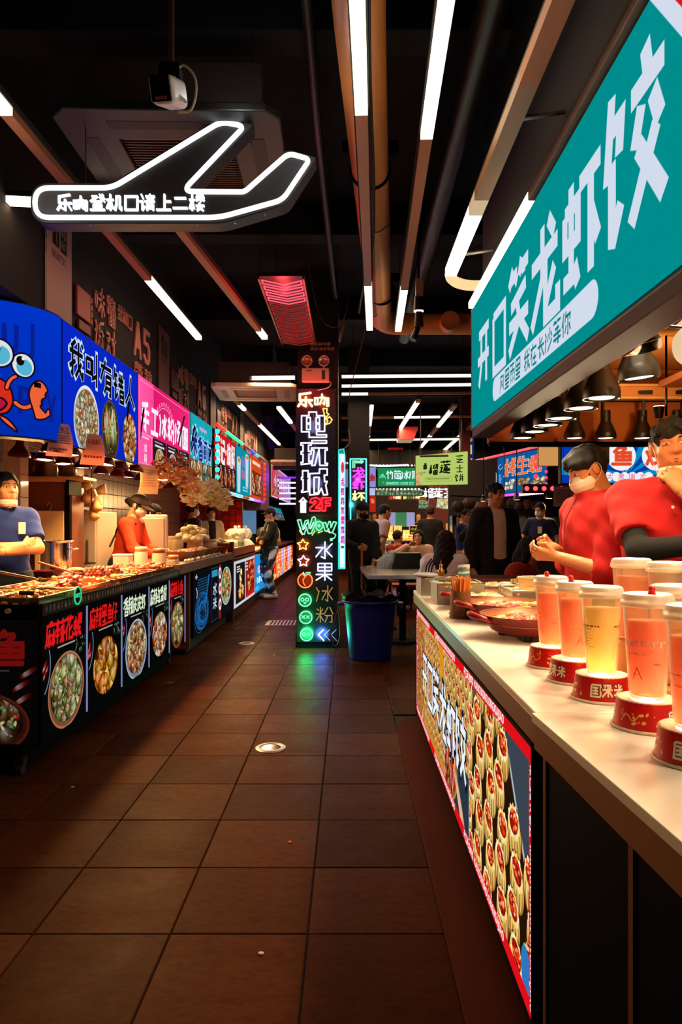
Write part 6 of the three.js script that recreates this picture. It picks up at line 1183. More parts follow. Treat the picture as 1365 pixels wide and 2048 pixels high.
[...'你离开不要'].forEach((c, i) => part('letter', letterBars(c, -0.11 + i * 0.045, 0.03, 0.04, 0.038, 0.005, 0.008), std(0xc07a60, 0.5, 0, { emissive: 0x6a2a18, emissiveIntensity: 0.4 }), tx)); [...'离开长沙不行'].forEach((c, i) => part('letter', letterBars(c, -0.11 + i * 0.045, -0.022, 0.04, 0.038, 0.005, 0.008), std(0xc07a60, 0.5, 0, { emissive: 0x6a2a18, emissiveIntensity: 0.4 }), tx));
const T_SIDE = tex(64, 1024, (g, w, h) => { g.fillStyle = '#d8e8f4'; g.fillRect(0, 0, w, h); g.fillStyle = '#1a8a80'; g.fillRect(0, 0, w, 30); for (let i = 0; i < 7; i++) { g.fillStyle = '#146070'; g.fillRect(24, 330 + i * 84, 34, 20); write(g, '龙虾杯水果冰粉'[i], 22, 240 + i * 84, 40, 70, { weight: 0.24, color: '#e830b0' }); } g.fillStyle = '#e03040'; g.beginPath(); g.ellipse(42, 150, 18, 50, 0, 0, 7); g.fill(); g.fillStyle = '#30c8b8'; g.fillRect(0, 800, 10, 224); });
const sd = thing('light_sign', 'tall narrow white and pink light sign on the side of the pillar edged in teal', 'sign', arr(at(684, 1018, 8.0)), 0.1);
part('case', rbox(0.078, 1.36, 0.16, 0.008, 0, 0, -0.08), std(0x2a6a68, 0.4), sd); part('lit_face', face(0.062, 1.32, 0, 0, 0.002), litMat(T_SIDE, 1.2), sd);
part('neon_edge', neon([[-0.036, -0.67, 0.006], [-0.036, 0.66, 0.006], [0.02, 0.675, 0.006], [0.036, 0.6, 0.006], [0.036, -0.67, 0.006]], 0.005, true), N(0x30e0d8, 1.4), sd);
{ const l = new THREE.PointLight(new THREE.Color(0x40e8e0), 0.5); l.position.set(0.1, -0.2, 0.12); sd.add(l); }
part('cable', tube([[0.03, 0.68, 0.0], [0.09, 0.75, 0.0], [0.08, 0.9, 0.0]], 0.006, 6), M.ivory, sd);
part('standoff', box(0.05, 1.0, 0.05, -0.05, 0, -0.1), M.black, sd);
}
{
structure('pillar_2', box(0.34, 4.4, 0.4, 0.16, 2.1, -11.45), std(0x100b0a, 0.6));
const z = 11.2, k = z / FOCAL, F = (zx, zy) => [(570 + zx * 0.14652 - VX) * k, EYE - (760 + zy * 0.14648 - VY) * k, 0.02];
const t = thing('neon_sign', 'vertical neon sign with pink and yellow characters in a cyan frame with an arrow', 'neon sign', [0, 0, -z]);
{ const a = F(880, 1920), b = F(1125, 1060); part('backboard', box(b[0] - a[0], b[1] - a[1], 0.03, (a[0] + b[0]) / 2, (a[1] + b[1]) / 2, 0), std(0x061214, 0.3), t); }
const cyan = glowMat(0x60e8e8, 1.4), pink = glowMat(0xf030e0, 1.9), yel = glowMat(0xf0f090, 1.3), mint = glowMat(0x80f8b8, 1.3);
part('neon_frame', neon([[898, 1900], [895, 1080], [1000, 1078], [1112, 1080], [1112, 1700]].map(([x, y]) => F(x, y)), 0.012), cyan, t);
part('neon_arrow', [...neon([[930, 1200], [930, 1108], [1072, 1115]].map(([x, y]) => F(x, y)), 0.01), ...neon([[955, 1200], [955, 1130], [1050, 1132]].map(([x, y]) => F(x, y)), 0.008), ...neon([[1040, 1098], [1074, 1116], [1046, 1138]].map(([x, y]) => F(x, y)), 0.01)], mint, t);
for (const [c, y0, y1, m] of [['龙', 1195, 1330, pink], ['虾', 1360, 1490, pink], ['杯', 1515, 1645, yel]]) { const a = F(928, y0), b = F(1088, y1); part('neon_character', letterTubes(c, (a[0] + b[0]) / 2, (a[1] + b[1]) / 2, b[0] - a[0], a[1] - b[1], 0.014, 0.02), m, t); }
const l = new THREE.PointLight(new THREE.Color(0xe040e0), 0.6); l.position.set(F(1000, 1350)[0], F(0, 1350)[1], 0.2); t.add(l); const l2 = new THREE.PointLight(new THREE.Color(0x50e0e0), 0.5); l2.position.set(F(900, 1700)[0], F(0, 1700)[1], 0.2); t.add(l2);
}
{
const p = at(741, 1310, 7.25), t = thing('rubbish_bin', 'big blue round plastic bin with a black liner standing beside the neon pillar', 'bin', [p.x, 0, -7.25]);
const blue = std(0x10248a, 0.42);
part('body', lathe([[0, 0.004], [0.19, 0.004], [0.205, 0.0], [0.21, 0.014], [0.258, 0.5], [0.262, 0.56], [0.288, 0.565], [0.292, 0.585], [0.286, 0.598], [0.268, 0.598], [0.258, 0.575], [0.2, 0.03], [0, 0.03]], 48), blue, t);
for (const a of [Math.PI, 0]) part('handle', [rbox(0.07, 0.03, 0.13, 0.01, 0.3, 0.555, 0).rotateY(a), rbox(0.02, 0.06, 0.13, 0.008, 0.325, 0.535, 0).rotateY(a)], blue, t);
const g = new THREE.CylinderGeometry(0.298, 0.262, 0.1, 60, 5, true), q = g.attributes.position; for (let i = 0; i < q.count; i++) { const a = Math.atan2(q.getZ(i), q.getX(i)), y = q.getY(i), k = 1 + 0.02 * Math.sin(a * 17 + y * 60) + 0.015 * Math.sin(a * 31); q.setXYZ(i, q.getX(i) * k, y + 0.018 * Math.sin(a * 9) * (y > 0.02 ? 1 : 0), q.getZ(i) * k); } g.computeVertexNormals();
part('liner', [g.translate(0, 0.61, 0)], new THREE.MeshStandardMaterial({ color: 0x14100e, roughness: 0.25, side: THREE.DoubleSide }), t); part('liner_inside', cyl(0.25, 0.25, 0.02, 0, 0.57, 0, 30), M.black, t);
part('loop', tube([[-0.31, 0.57, 0.06], [-0.36, 0.4, 0.1], [-0.4, 0.2, 0.1], [-0.35, 0.14, 0.1], [-0.31, 0.22, 0.08], [-0.32, 0.5, 0.06]], 0.006, 6, false, false, 40), std(0x7a2a40, 0.5), t);
}
{
const Y = 0.79, P = (x, y) => { const z = FOCAL * (EYE - Y) / (y - VY); return [(x - VX) * z / FOCAL, z]; };
const a = P(736, 1151), b = P(720, 1132), w = 1.5, t = thing('dining_table', 'grey metal topped dining table behind the blue bin', 'table');
const c = [a[0] + w, a[1] + 0.05], d = [b[0] + w + 0.1, b[1] + 0.05];
part('table_top', slab([[a[0], a[1]], [c[0], c[1]], [d[0], d[1]], [b[0], b[1]]], 0.04, 0.004).rotateX(-Math.PI / 2).translate(0, Y - 0.04, 0), std(0xb8aaa4, 0.22, 0.4), t);
for (const [x, z] of [[0.36, -8.2], [0.62, -8.2], [0.45, -9.3], [1.5, -8.7]]) part('leg', [rod([x, 0.02, z], [x, Y - 0.04, z], 0.04, 0.04, 16), cyl(0.16, 0.18, 0.03, x, 0.016, z, 24)], M.black, t);
const put = (x, y) => { const [X, z] = P(x, y); return [X, Y, -z]; };
const nb = thing('carton', 'black takeaway carton standing on the dining table', 'carton', put(812, 1137), 0.12); part('body', slab([[-0.2, 0], [0.2, 0], [0.17, 0.2], [-0.14, 0.2]], 0.24, 0.006).translate(0, 0, -0.12), std(0x17181c, 0.45), nb);
const pb = thing('plastic_bag', 'crumpled clear plastic bag leaning against the black carton', 'bag', put(779, 1137)); { const g = new THREE.IcosahedronGeometry(0.14, 4), q = g.attributes.position; for (let i = 0; i < q.count; i++) { const x = q.getX(i), y = q.getY(i), z = q.getZ(i), k = 1 + 0.16 * Math.sin(x * 60 + y * 22) * Math.sin(z * 54 + y * 31); q.setXYZ(i, (x + y * 0.5) * k, Math.max(-0.1, y * k), z * k); } g.computeVertexNormals(); part('bag', g.translate(0, 0.1, 0), new THREE.MeshPhysicalMaterial({ color: 0xe8ecf0, roughness: 0.3, transmission: 0.45, thickness: 0 }), pb); }
const bw = thing('paper_bowl', 'red and white paper bowl of food on the dining table by the hand', 'bowl', put(766, 1134)); part('bowl', lathe([[0, 0], [0.07, 0], [0.1, 0.085], [0.106, 0.09], [0.094, 0.086], [0.068, 0.012], [0, 0.012]], 26), std(0xb81c18, 0.4), bw); part('rim', new THREE.TorusGeometry(0.102, 0.007, 8, 28).rotateX(Math.PI / 2).translate(0, 0.09, 0), M.white, bw); part('food', lump(0.08, 0.4).translate(0, 0.07, 0), std(0xd8a070, 0.5), bw);
const ts = part('tissue_pack', rbox(0.1, 0.015, 0.06, 0.005), M.white); ts.position.set(...put(741, 1134)); ts.position.y += 0.008; tag(ts, 'small white tissue pack lying at the table corner', 'tissues');
const cu = thing('paper_cup', 'small pale paper cup standing farther back on the table', 'cup', put(776, 1133.4)); part('body', lathe([[0, 0], [0.04, 0], [0.055, 0.12], [0.05, 0.12], [0.036, 0.01], [0, 0.01]], 22), std(0xe0c8a8, 0.5), cu); part('rim', new THREE.TorusGeometry(0.053, 0.004, 6, 22).rotateX(Math.PI / 2).translate(0, 0.12, 0), M.white, cu);
for (const [x, z, l] of [[1.35, -10.75, 'red bench seat behind the dining table']]) { const s = thing('bench', l, 'bench', [x, 0, z]); part('seat', rbox(z < -10 ? 1.4 : 0.36, 0.05, 0.34, 0.015, 0, 0.45, 0), z < -10 ? std(0x8a3020, 0.5) : M.dark, s); for (const q of [-1, 1]) part('leg', rbox(0.04, 0.43, 0.3, 0.006, q * (z < -10 ? 0.6 : 0.14), 0.215, 0), M.black, s); }
}
// ------------------------------------------------------------------ stalls at the far end
{
const Z = 17.5, k = Z / FOCAL, X = (x) => (x - VX) * k, Y = (y) => EYE - (y - VY) * k;
const flat = (name, label, cat, x0, y0, x1, y1, z, t, glow = 1, dep = 0.1, parts = []) => {
const a = at(x0, y1, z), b = at(x1, y0, z), w = b.x - a.x, h = b.y - a.y, s = thing(name, label, cat, [(a.x + b.x) / 2, (a.y + b.y) / 2, -z]);
part('case', rbox(w, h, dep, 0.008, 0, 0, -dep / 2 - 0.002), M.dark, s); part('lit_face', face(w * 0.985, h * 0.97, 0, 0, 0.001), t.isTexture ? litMat(t, glow) : glowMat(t, glow), s); return [s, w, h];
};
const T_ICE = tex(512, 208, (g, w, h) => { g.fillStyle = '#12884c'; g.fillRect(0, 0, w, h); g.strokeStyle = '#a8e8d0'; g.lineWidth = 5; for (let i = 0; i < 4; i++) { g.beginPath(); g.moveTo(20 + i * 14, 110); g.quadraticCurveTo(40 + i * 14, 60, 70 + i * 10, 70 + i * 18); g.stroke(); } g.fillStyle = '#e85a20'; g.beginPath(); g.arc(70, 165, 12, 0, 7); g.fill(); write(g, '竹筒冰淇', 108, 24, 92, 104, { weight: 0.15, color: '#d8f0f0', gap: 0.08 }); latin(g, 'BAMBOO CONE ICE C', 104, 190, 46, { color: '#9ae8d8', slant: 0.15, maxWidth: 396 }); });
const [ice, iw, ih] = flat('ice_cream_sign', 'green ice cream stall sign with white characters framed by small bulbs', 'sign', 756, 936, 836, 973, 16.8, T_ICE, 1.1);
for (let i = 0; i < 26; i++) { const top = i < 13, j = i % 13; part('bulb', ball(0.022, -iw / 2 - 0.03 + j * (iw + 0.06) / 12, (top ? 1 : -1) * (ih / 2 + 0.06), 0.0, 8), glowMat(0xfff4e0, j < 5 && !top ? 0.8 : 2.2), ice); }
area(ice, iw, ih, 0, 0, 0.05, 0, -1, 4, new THREE.Color(0x60ffb0), 1.4);
flat('stall_sign', 'pale blue-violet sign panel left of the green ice cream sign', 'sign', 737, 934, 752, 975, 16.9, tex(64, 128, (g, w, h) => { g.fillStyle = '#8a9ae0'; g.fillRect(0, 0, w, h); write(g, '鱼', 8, 42, 48, 46, { weight: 0.16, color: '#b02030' }); }), 0.9);
flat('stall_sign', 'bluish sign panel seen between the two pillars', 'sign', 684, 938, 702, 975, 16.9, 0x7a8ad0, 0.6)[0].add(Object.assign(shadows(new THREE.Mesh(rod([0, 0.2, -0.06], [0, 1.9, -0.06], 0.01), M.cable)), { name: 'hanger' }));
flat('light_square', 'pale square light panel under the blue-violet sign', 'panel', 738, 976, 751, 991, 16.9, 0xb8c4f0, 0.9);
flat('red_banner', 'red banner below the pale square light panel', 'banner', 738, 992, 752, 1024, 16.9, tex(64, 128, (g, w, h) => { g.fillStyle = '#c82a1a'; g.fillRect(0, 0, w, h); write(g, '香', 14, 20, 36, 36, { weight: 0.14, color: '#f0a080' }); }), 0.8);
const T_GREEN = tex(512, 96, (g, w, h) => { g.fillStyle = '#243a28'; g.fillRect(0, 0, w, h); for (let i = 0; i < 12; i++) { g.fillStyle = '#5a7a58'; g.fillRect(i * 43 + 2, 3, 39, 42); g.fillRect(i * 43 + 2, 49, 39, 42); for (let j = 0; j < 2; j++) for (let k2 = 0; k2 < 7; k2++) blob(g, i * 43 + rr(8, 36), 24 + j * 46 + rr(-14, 14), 8, 5, rr(0, 3), pick(['#a8d8a0', '#e8e0c0', '#3a7a40', '#d0a050']), '#102010', '#f0fff0'); } });
flat('photo_strip', 'strip of small green food photos under the green ice cream sign', 'photo strip', 752, 976, 846, 992, 16.9, T_GREEN, 0.7);
const T_CH = tex(512, 128, (g, w, h) => { g.fillStyle = '#0a0808'; g.fillRect(0, 0, w, h); });
const T_DUR = tex(1024, 700, (g, w, h) => {
g.fillStyle = '#b4cc68'; g.fillRect(0, 0, w, h);
g.fillStyle = '#d8b878'; g.beginPath(); g.ellipse(10, 560, 120, 210, 0, 0, 7); g.fill(); g.strokeStyle = '#8a6a30'; g.lineWidth = 6; for (let i = 0; i < 26; i++) { const x = rr(0, 110), y = rr(380, 740); g.beginPath(); g.moveTo(x - 12, y + 10); g.lineTo(x, y - 14); g.lineTo(x + 12, y + 10); g.stroke(); }
write(g, '榴', 268, 236, 160, 240, { weight: 0.17, color: '#16180c', slant: 0.06 }); write(g, '莲', 470, 170, 220, 290, { weight: 0.15, color: '#16180c', slant: 0.06 }); write(g, '芝士饼', 780, 74, 164, 164, { weight: 0.125, color: '#16180c', dir: 'v', gap: 0.22 });
g.strokeStyle = '#3a4420'; g.lineWidth = 5; g.beginPath(); g.roundRect ? g.roundRect(190, 530, 530, 90, 45) : g.rect(190, 530, 530, 90); g.stroke(); fineprint(g, 220, 558, 470, 34, 1, '#3a4420');
g.fillStyle = '#22240f'; g.fillRect(150, 230, 70, 110); g.fillRect(170, 190, 40, 50); fineprint(g, 110, 400, 90, 40, 2, '#3a4420');
});
const d = thing('hanging_sign', 'pale green hanging sign with black durian characters', 'sign', arr(at(884, 938, 12.6)));
{ const w = 104 * 12.6 / FOCAL, h = 66 * 12.6 / FOCAL; part('case', slab([[-w / 2, -h / 2], [w / 2, -h / 2 + 0.02], [w / 2, h / 2 + 0.02], [-w / 2, h / 2 - 0.06]], 0.09, 0.004).translate(0, 0, -0.095), M.dark, d); const g = face(w, h, 0, 0, 0.004), q = g.attributes.position; q.setY(0, h / 2 - 0.06); q.setY(1, h / 2 + 0.02); q.setY(3, -h / 2 + 0.02); part('lit_face', g, litMat(T_DUR, 1.0), d); for (const s of [-1, 1]) part('hanger', rod([s * w * 0.4, h / 2 - 0.03, -0.05], [s * w * 0.4, 2.2, -0.05], 0.008), M.cable, d); area(d, w, h, 0, 0, 0.05, 0, -1, 4, new THREE.Color(0xd8ff80), 1.2); part('corner_tube', rod([-w * 0.42, h / 2 - 0.07, 0.04], [w * 0.12, h / 2 - 0.06, 0.04], 0.02, 0.02, 10), M.dark, d); }
const cl = thing('lit_lettering', 'big white lit characters under the pale green durian sign', 'lettering', arr(at(883, 986, 15))); [...'榴莲芝士'].forEach((c, i) => part('letter', letterBars(c, -0.27 + i * 0.2, 0, 0.19, 0.2, 0.022, 0.03), glowMat(0xf0f4ff, 1.3), cl)); part('rail', box(0.95, 0.03, 0.03, 0.03, -0.1, -0.02), M.black, cl); part('hanger', rod([0.4, 0.1, -0.03], [0.4, 2.3, -0.03], 0.008), M.cable, cl); part('rail', box(0.95, 0.03, 0.03, 0.03, 0.1, -0.02), M.black, cl); area(cl, 0.8, 0.2, 0, 0, 0.06, 0, -1, 4, new THREE.Color(0xffffff), 1.5);
const T_CAKE = tex(256, 128, (g, w, h) => { g.fillStyle = '#d8cc90'; g.fillRect(0, 0, w, h); for (let i = 0; i < 14; i++) blob(g, rr(10, 250), rr(10, 118), 36, 18, rr(0, 3), pick(['#e8e0a8', '#c8b860', '#f0ecc8']), '#8a7a38', '#fffce8'); });
for (const [x0, y0, x1, y1, l] of [[874, 996, 908, 1018, 'larger tilted pale cake photo under the lit characters'], [902, 997, 922, 1020, 'smaller tilted pale cake photo right of the larger one']]) { const [s] = flat('photo_board', l, 'photo', x0, y0, x1, y1, x0 < 880 ? 15.2 : 15.4, T_CAKE, 0.9); s.rotation.z = -0.12; part('hanger', rod([0, 0, -0.06], [0, 2.6, -0.06], 0.006), M.cable, s); }
const c = thing('stall_counter', 'far stall counter with a green photo menu on its front', 'counter', [X(800), 0, -17]);
part('carcass', box(1.2, 0.98, 0.7, -0.12, 0.49, -0.36), std(0x2a1a10, 0.6), c); part('top', rbox(1.22, 0.05, 0.8, 0.01, -0.12, 1.0, -0.36), std(0xe8d0a0, 0.4), c); part('shelf_back', box(2.6, 2.6, 0.06, 0.1, 1.3, -1.5), std(0x2a1c14, 0.7), c);
const T_MENU = tex(256, 256, (g, w, h) => { g.fillStyle = '#143a24'; g.fillRect(0, 0, w, h); for (let i = 0; i < 3; i++) for (let j = 0; j < 3; j++) { g.fillStyle = '#6a8a60'; g.fillRect(8 + i * 60, 8 + j * 80, 54, 70); for (let k2 = 0; k2 < 10; k2++) blob(g, 35 + i * 60 + rr(-18, 18), 43 + j * 80 + rr(-24, 24), 10, 6, rr(0, 3), pick(['#b8e0b0', '#f0ead0', '#2a6a38', '#a88a50']), '#081408', '#fff'); } g.fillStyle = '#2a9ac8'; g.fillRect(150, 80, 98, 76); fineprint(g, 160, 96, 76, 44, 3, '#c8f0ff'); });
part('lit_menu', face(0.86, 0.62, -0.42, 0.68, -0.008), litMat(T_MENU, 0.9), c);
for (let i = 0; i < 9; i++) { const b = thing('steamer_basket', `round bamboo cup stack on the far stall counter, ${ORD[i]} from the left`, 'cups', [X(756) + i * 0.11, 1.026, -17.35 - (i % 2) * 0.16], 0, 'cup stacks on the far stall'); part('cups', Array.from({ length: i < 6 ? 3 : 2 }, (_, q) => cyl(0.05, 0.045, 0.1, 0, 0.05 + q * 0.104, 0, 16)), std(0xe8cf90, 0.5), b).userData.kind = 'stuff'; part('lid', cyl(0.052, 0.052, 0.012, 0, (i < 6 ? 3 : 2) * 0.104, 0, 16), std(0xf4e4b8, 0.5), b); }
heap('snack_pile', 'bright pile of pale snacks along the far stall counter', 'food', [X(793), 1.03, -17.2], 1.1, 0.3, 0.13, 150, ['#f4dc90', '#e8b050', '#f8ecc0', '#d88a38'], () => lump(0.05));
for (const [x, w2, l, col] of [[805, 0.28, 'green upright display card between the white bottles', 0x2a8a58], [787, 0.16, 'pale lilac display card left of the green one', 0xa8a8e0], [824, 0.22, 'pale lilac display card right of the green one', 0xb0b0e8]]) { const s = thing('display_card', l, 'card', [X(x), 1.5, -17.9]); part('lit_face', face(w2, 0.36, 0, 0, 0.012), glowMat(col, 0.7), s); part('board', box(w2 + 0.02, 0.38, 0.02), M.dark, s); part('foot', box(0.04, 0.28, 0.04, 0, -0.33, 0), M.dark, s); }
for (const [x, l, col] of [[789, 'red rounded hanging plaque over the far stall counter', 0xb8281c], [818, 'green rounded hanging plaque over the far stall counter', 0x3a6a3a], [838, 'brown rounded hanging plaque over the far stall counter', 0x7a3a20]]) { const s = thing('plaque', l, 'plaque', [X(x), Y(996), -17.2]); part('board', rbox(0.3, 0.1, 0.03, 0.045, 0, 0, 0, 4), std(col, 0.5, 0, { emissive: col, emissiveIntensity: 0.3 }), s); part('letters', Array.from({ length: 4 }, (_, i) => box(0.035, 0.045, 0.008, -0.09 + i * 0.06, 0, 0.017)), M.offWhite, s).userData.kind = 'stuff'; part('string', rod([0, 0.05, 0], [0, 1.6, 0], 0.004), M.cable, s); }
const ch2 = thing('chalk_menu', 'small black menu frame with yellow lettering on the far counter', 'menu', [X(826), 1.2, -17.1]); part('frame', rbox(0.24, 0.3, 0.03, 0.006), std(0xc8a060, 0.5), ch2); part('lit_face', face(0.2, 0.26, 0, 0, 0.017), litMat(tex(64, 96, (g, w, h) => { g.fillStyle = '#140c06'; g.fillRect(0, 0, w, h); write(g, '小吃', 8, 8, 24, 30, { weight: 0.16, color: '#f0c850' }); write(g, '大', 34, 8, 24, 30, { weight: 0.16, color: '#f0c850' }); fineprint(g, 8, 50, 48, 36, 3, '#e0c060'); }), 0.9), ch2);
const cs = thing('stall_counter', 'far pale wood stall counter under the cake photos', 'counter', [X(905) - 0.1, 0, -16]); part('carcass', box(1.4, 1.0, 0.7, 0.2, 0.5, -0.36), std(0x4a2a1a, 0.6), cs); part('top', rbox(1.46, 0.05, 0.8, 0.01, 0.2, 1.02, -0.36), std(0xd8b078, 0.4), cs); part('back', box(1.5, 2.8, 0.06, 0.2, 1.4, -0.9), std(0x5a2420, 0.7), cs);
for (let i = 0; i < 5; i++) { const b = thing('cake_box', `tall ${['gold', 'cream', 'red', 'gold and white', 'brown'][i]} carton standing on the far cake counter`, 'carton', [X(868) + i * 0.19, 1.046, -16.2]); part('body', rbox(0.12, 0.26 + (i % 3) * 0.06, 0.12, 0.012, 0, 0.14 + (i % 3) * 0.03, 0), std([0xd8a850, 0xe8dcc0, 0xa02824, 0xe8c890, 0x9a5a2c][i], 0.4), b); part('flap', rbox(0.13, 0.02, 0.13, 0.004, 0, 0.28 + (i % 3) * 0.06, 0), std(0xf0e0b8, 0.5), b); }
structure('post_far', box(0.2, 4.4, 0.2, at(930, 1000, 14.4).x, 2.1, -14.4), std(0x5a1418, 0.5));
for (let i = 0; i < 6; i++) { const p = thing('stall_lamp', `small downlight over the far stalls, ${ORD[i]} from the left`, 'lamp', [X(758) + i * 0.5, 2.2, -17.15], 0, 'downlights over the far stalls'); part('shade', cyl(0.05, 0.07, 0.1, 0, 0.05, 0, 18), M.lampBlack, p); part('lamp_glow', cyl(0.055, 0.055, 0.01, 0, 0.0, 0, 18), warmGlow, p); part('stem', rod([0, 0.1, 0], [0, 2.2, 0], 0.01), M.black, p); spot(p, 0, -0.02, 0, 0, -2, 0.35, new THREE.Color().setRGB(1, 0.66, 0.32), LAMP_FAR * 1.3, 1.1); }
const fr = structure('wall_stall_header', box(7.5, 0.5, 0.1, 1.2, 3.0, -17.9), std(0x140e0c, 0.8));
const bar2 = thing('neon_bar', 'long white neon line stretched above the green ice cream sign', 'neon bar', arr(at(800, 930, 17))); part('lit_tube', tube([[-1.3, 0.05, 0], [-0.5, -0.02, 0], [0.2, 0.0, 0]], 0.022, 8), glowMat(0xd8e4ff, 1.4), bar2); part('hanger', rod([-0.5, 0, 0], [-0.5, 1.4, 0], 0.006), M.cable, bar2);
flat('photo_board', 'green dumpling photo board between the lilac card and the cake photos', 'photo', 838, 1001, 871, 1018, 16.95, T_GREEN, 0.9);
const sf = thing('wall_shelf', 'wooden shelf behind the far stall counter', 'shelf', [X(790), 1.42, -18.1]); part('board', rbox(1.5, 0.03, 0.26, 0.005), M.ply, sf); for (const q of [-0.6, 0.6]) part('bracket', box(0.03, 0.16, 0.22, q, -0.09, 0), M.dark, sf);
for (let i = 0; i < 9; i++) { const j = thing('storage_jar', `jar on the far stall shelf, ${ORD[i]} from the left`, 'jar', [X(790) - 0.64 + i * 0.16, 1.436, -18.08], 0, 'jars on the far stall shelf'); part('body', lathe([[0, 0], [0.055, 0], [0.058, 0.15], [0.04, 0.19], [0, 0.19]], 16), std([0xd8c090, 0xb87838, 0xe8dcc0, 0x8a4a20][i % 4], 0.3), j); part('lid', cyl(0.044, 0.044, 0.03, 0, 0.2, 0, 16), std(i % 3 ? 0xc83a20 : 0xe8d8a8, 0.4), j); }
for (let i = 0; i < 6; i++) { const j = thing('gift_box', `small ${['cream', 'gold', 'green', 'red', 'white', 'brown'][i]} box on the far cake counter`, 'box', [X(876) + i * 0.17, 1.046, -16.02]); part('body', rbox(0.13, 0.1 + (i % 2) * 0.05, 0.1, 0.008, 0, 0.05 + (i % 2) * 0.025, 0), std([0xe8d8b0, 0xd8a040, 0x4a8a4a, 0xb82820, 0xe8e4dc, 0x8a5028][i], 0.4), j); part('ribbon', rbox(0.02, 0.102 + (i % 2) * 0.05, 0.102, 0.002, 0.02, 0.051 + (i % 2) * 0.025, 0), M.ivory, j); }
}
// ------------------------------------------------------------------ right-hand stall: counter
const RX = 0.438, RP = 0.459, RC = 1.667, RF = 4.82, RTOP = 0.912;   // slab edge, panel plane, corner, far end, top height
const nearDir = [0.05, 1];                                       // the near length of counter turns a little to the right
const edgeX = (z) => (z >= RC ? RX : 0.43 + (RC - z) * 0.05);
{
const t = thing('serving_counter', 'long cream-topped serving counter along the right with a red-framed light panel below', 'counter');
const inner = 1.02;
const joint = 0.0035, cuts = [[RF, 3.62], [3.62, 2.66], [2.66, RC]];
for (const [a, b] of cuts) { part('top_slab', rbox(0.33, 0.02, a - b - joint, 0.003, RX + 0.165, RTOP - 0.01, -(a + b) / 2), M.cream, t); part('top_slab', rbox(inner - RX - 0.33 - joint, 0.02, a - b - joint, 0.003, (inner + RX + 0.33 + joint) / 2, RTOP - 0.01, -(a + b) / 2), M.cream, t); }
const near = slab([[0.43, RC - joint], [1.05, RC - joint], [1.05, -0.4], [0.53, -0.4]], 0.018, 0.0015).rotateX(-Math.PI / 2).translate(0, RTOP - 0.0195, 0); part('top_slab', near, M.cream, t);
const apron = std(0x8a5a34, 0.45);
part('edge_band', rbox(0.014, 0.062, RF - RC - 0.004, 0.003, RX + 0.009, RTOP - 0.051, -(RF + RC) / 2), apron, t);
part('edge_band', slab([[0.434, RC - 0.004], [0.45, RC - 0.004], [0.548, -0.4], [0.534, -0.4]], 0.06, 0.001).rotateX(-Math.PI / 2).translate(0, RTOP - 0.082, 0), apron, t);
part('end_band', rbox(0.58, 0.062, 0.014, 0.003, RX + 0.29, RTOP - 0.051, -RF + 0.007), apron, t);
part('carcass', [box(0.5, 0.8, RF - RC - 0.03, RP + 0.31, 0.42, -(RF + RC) / 2), box(0.5, 0.11, RF - RC, RP + 0.34, 0.055, -(RF + RC) / 2)], M.black, t);
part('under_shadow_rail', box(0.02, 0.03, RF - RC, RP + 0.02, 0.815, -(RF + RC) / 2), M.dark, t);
const D = (z0, z1) => { const a = 0.452 + (RC - z0) * 0.05, b = 0.452 + (RC - z1) * 0.05; return slab([[a, z0], [a + 0.02, z0], [b + 0.02, z1], [b, z1]], 0.79, 0.001).rotateX(-Math.PI / 2).translate(0, 0.03, 0); };
const S = (z0, z1) => { const a = 0.447 + (RC - z0) * 0.05, b = 0.447 + (RC - z1) * 0.05; return slab([[a, z0], [a + 0.02, z0], [b + 0.02, z1], [b, z1]], 0.8, 0.001).rotateX(-Math.PI / 2).translate(0, 0.03, 0); };
part('door', D(1.62, 1.196), M.navy, t); part('door', D(1.178, 0.62), M.navy, t); part('door', D(0.605, -0.3), M.navy, t);
for (const z of [1.63, 1.187, 0.612]) part('strip', S(z + 0.008, z - 0.008), std(0x7a4a28, 0.4), t);
part('near_carcass', slab([[0.49, RC - 0.03], [1.0, RC - 0.03], [1.0, -0.38], [0.57, -0.38]], 0.8).rotateX(-Math.PI / 2).translate(0, 0.02, 0), M.black, t);
part('paint_mark', [lump(0.006, 0.25).rotateZ(1.57).translate(RX + 0.001, RTOP - 0.045, -3.3), lump(0.004, 0.2).rotateZ(1.57).translate(RX + 0.001, RTOP - 0.05, -3.27)], std(0x2a9a98, 0.6), t);
}
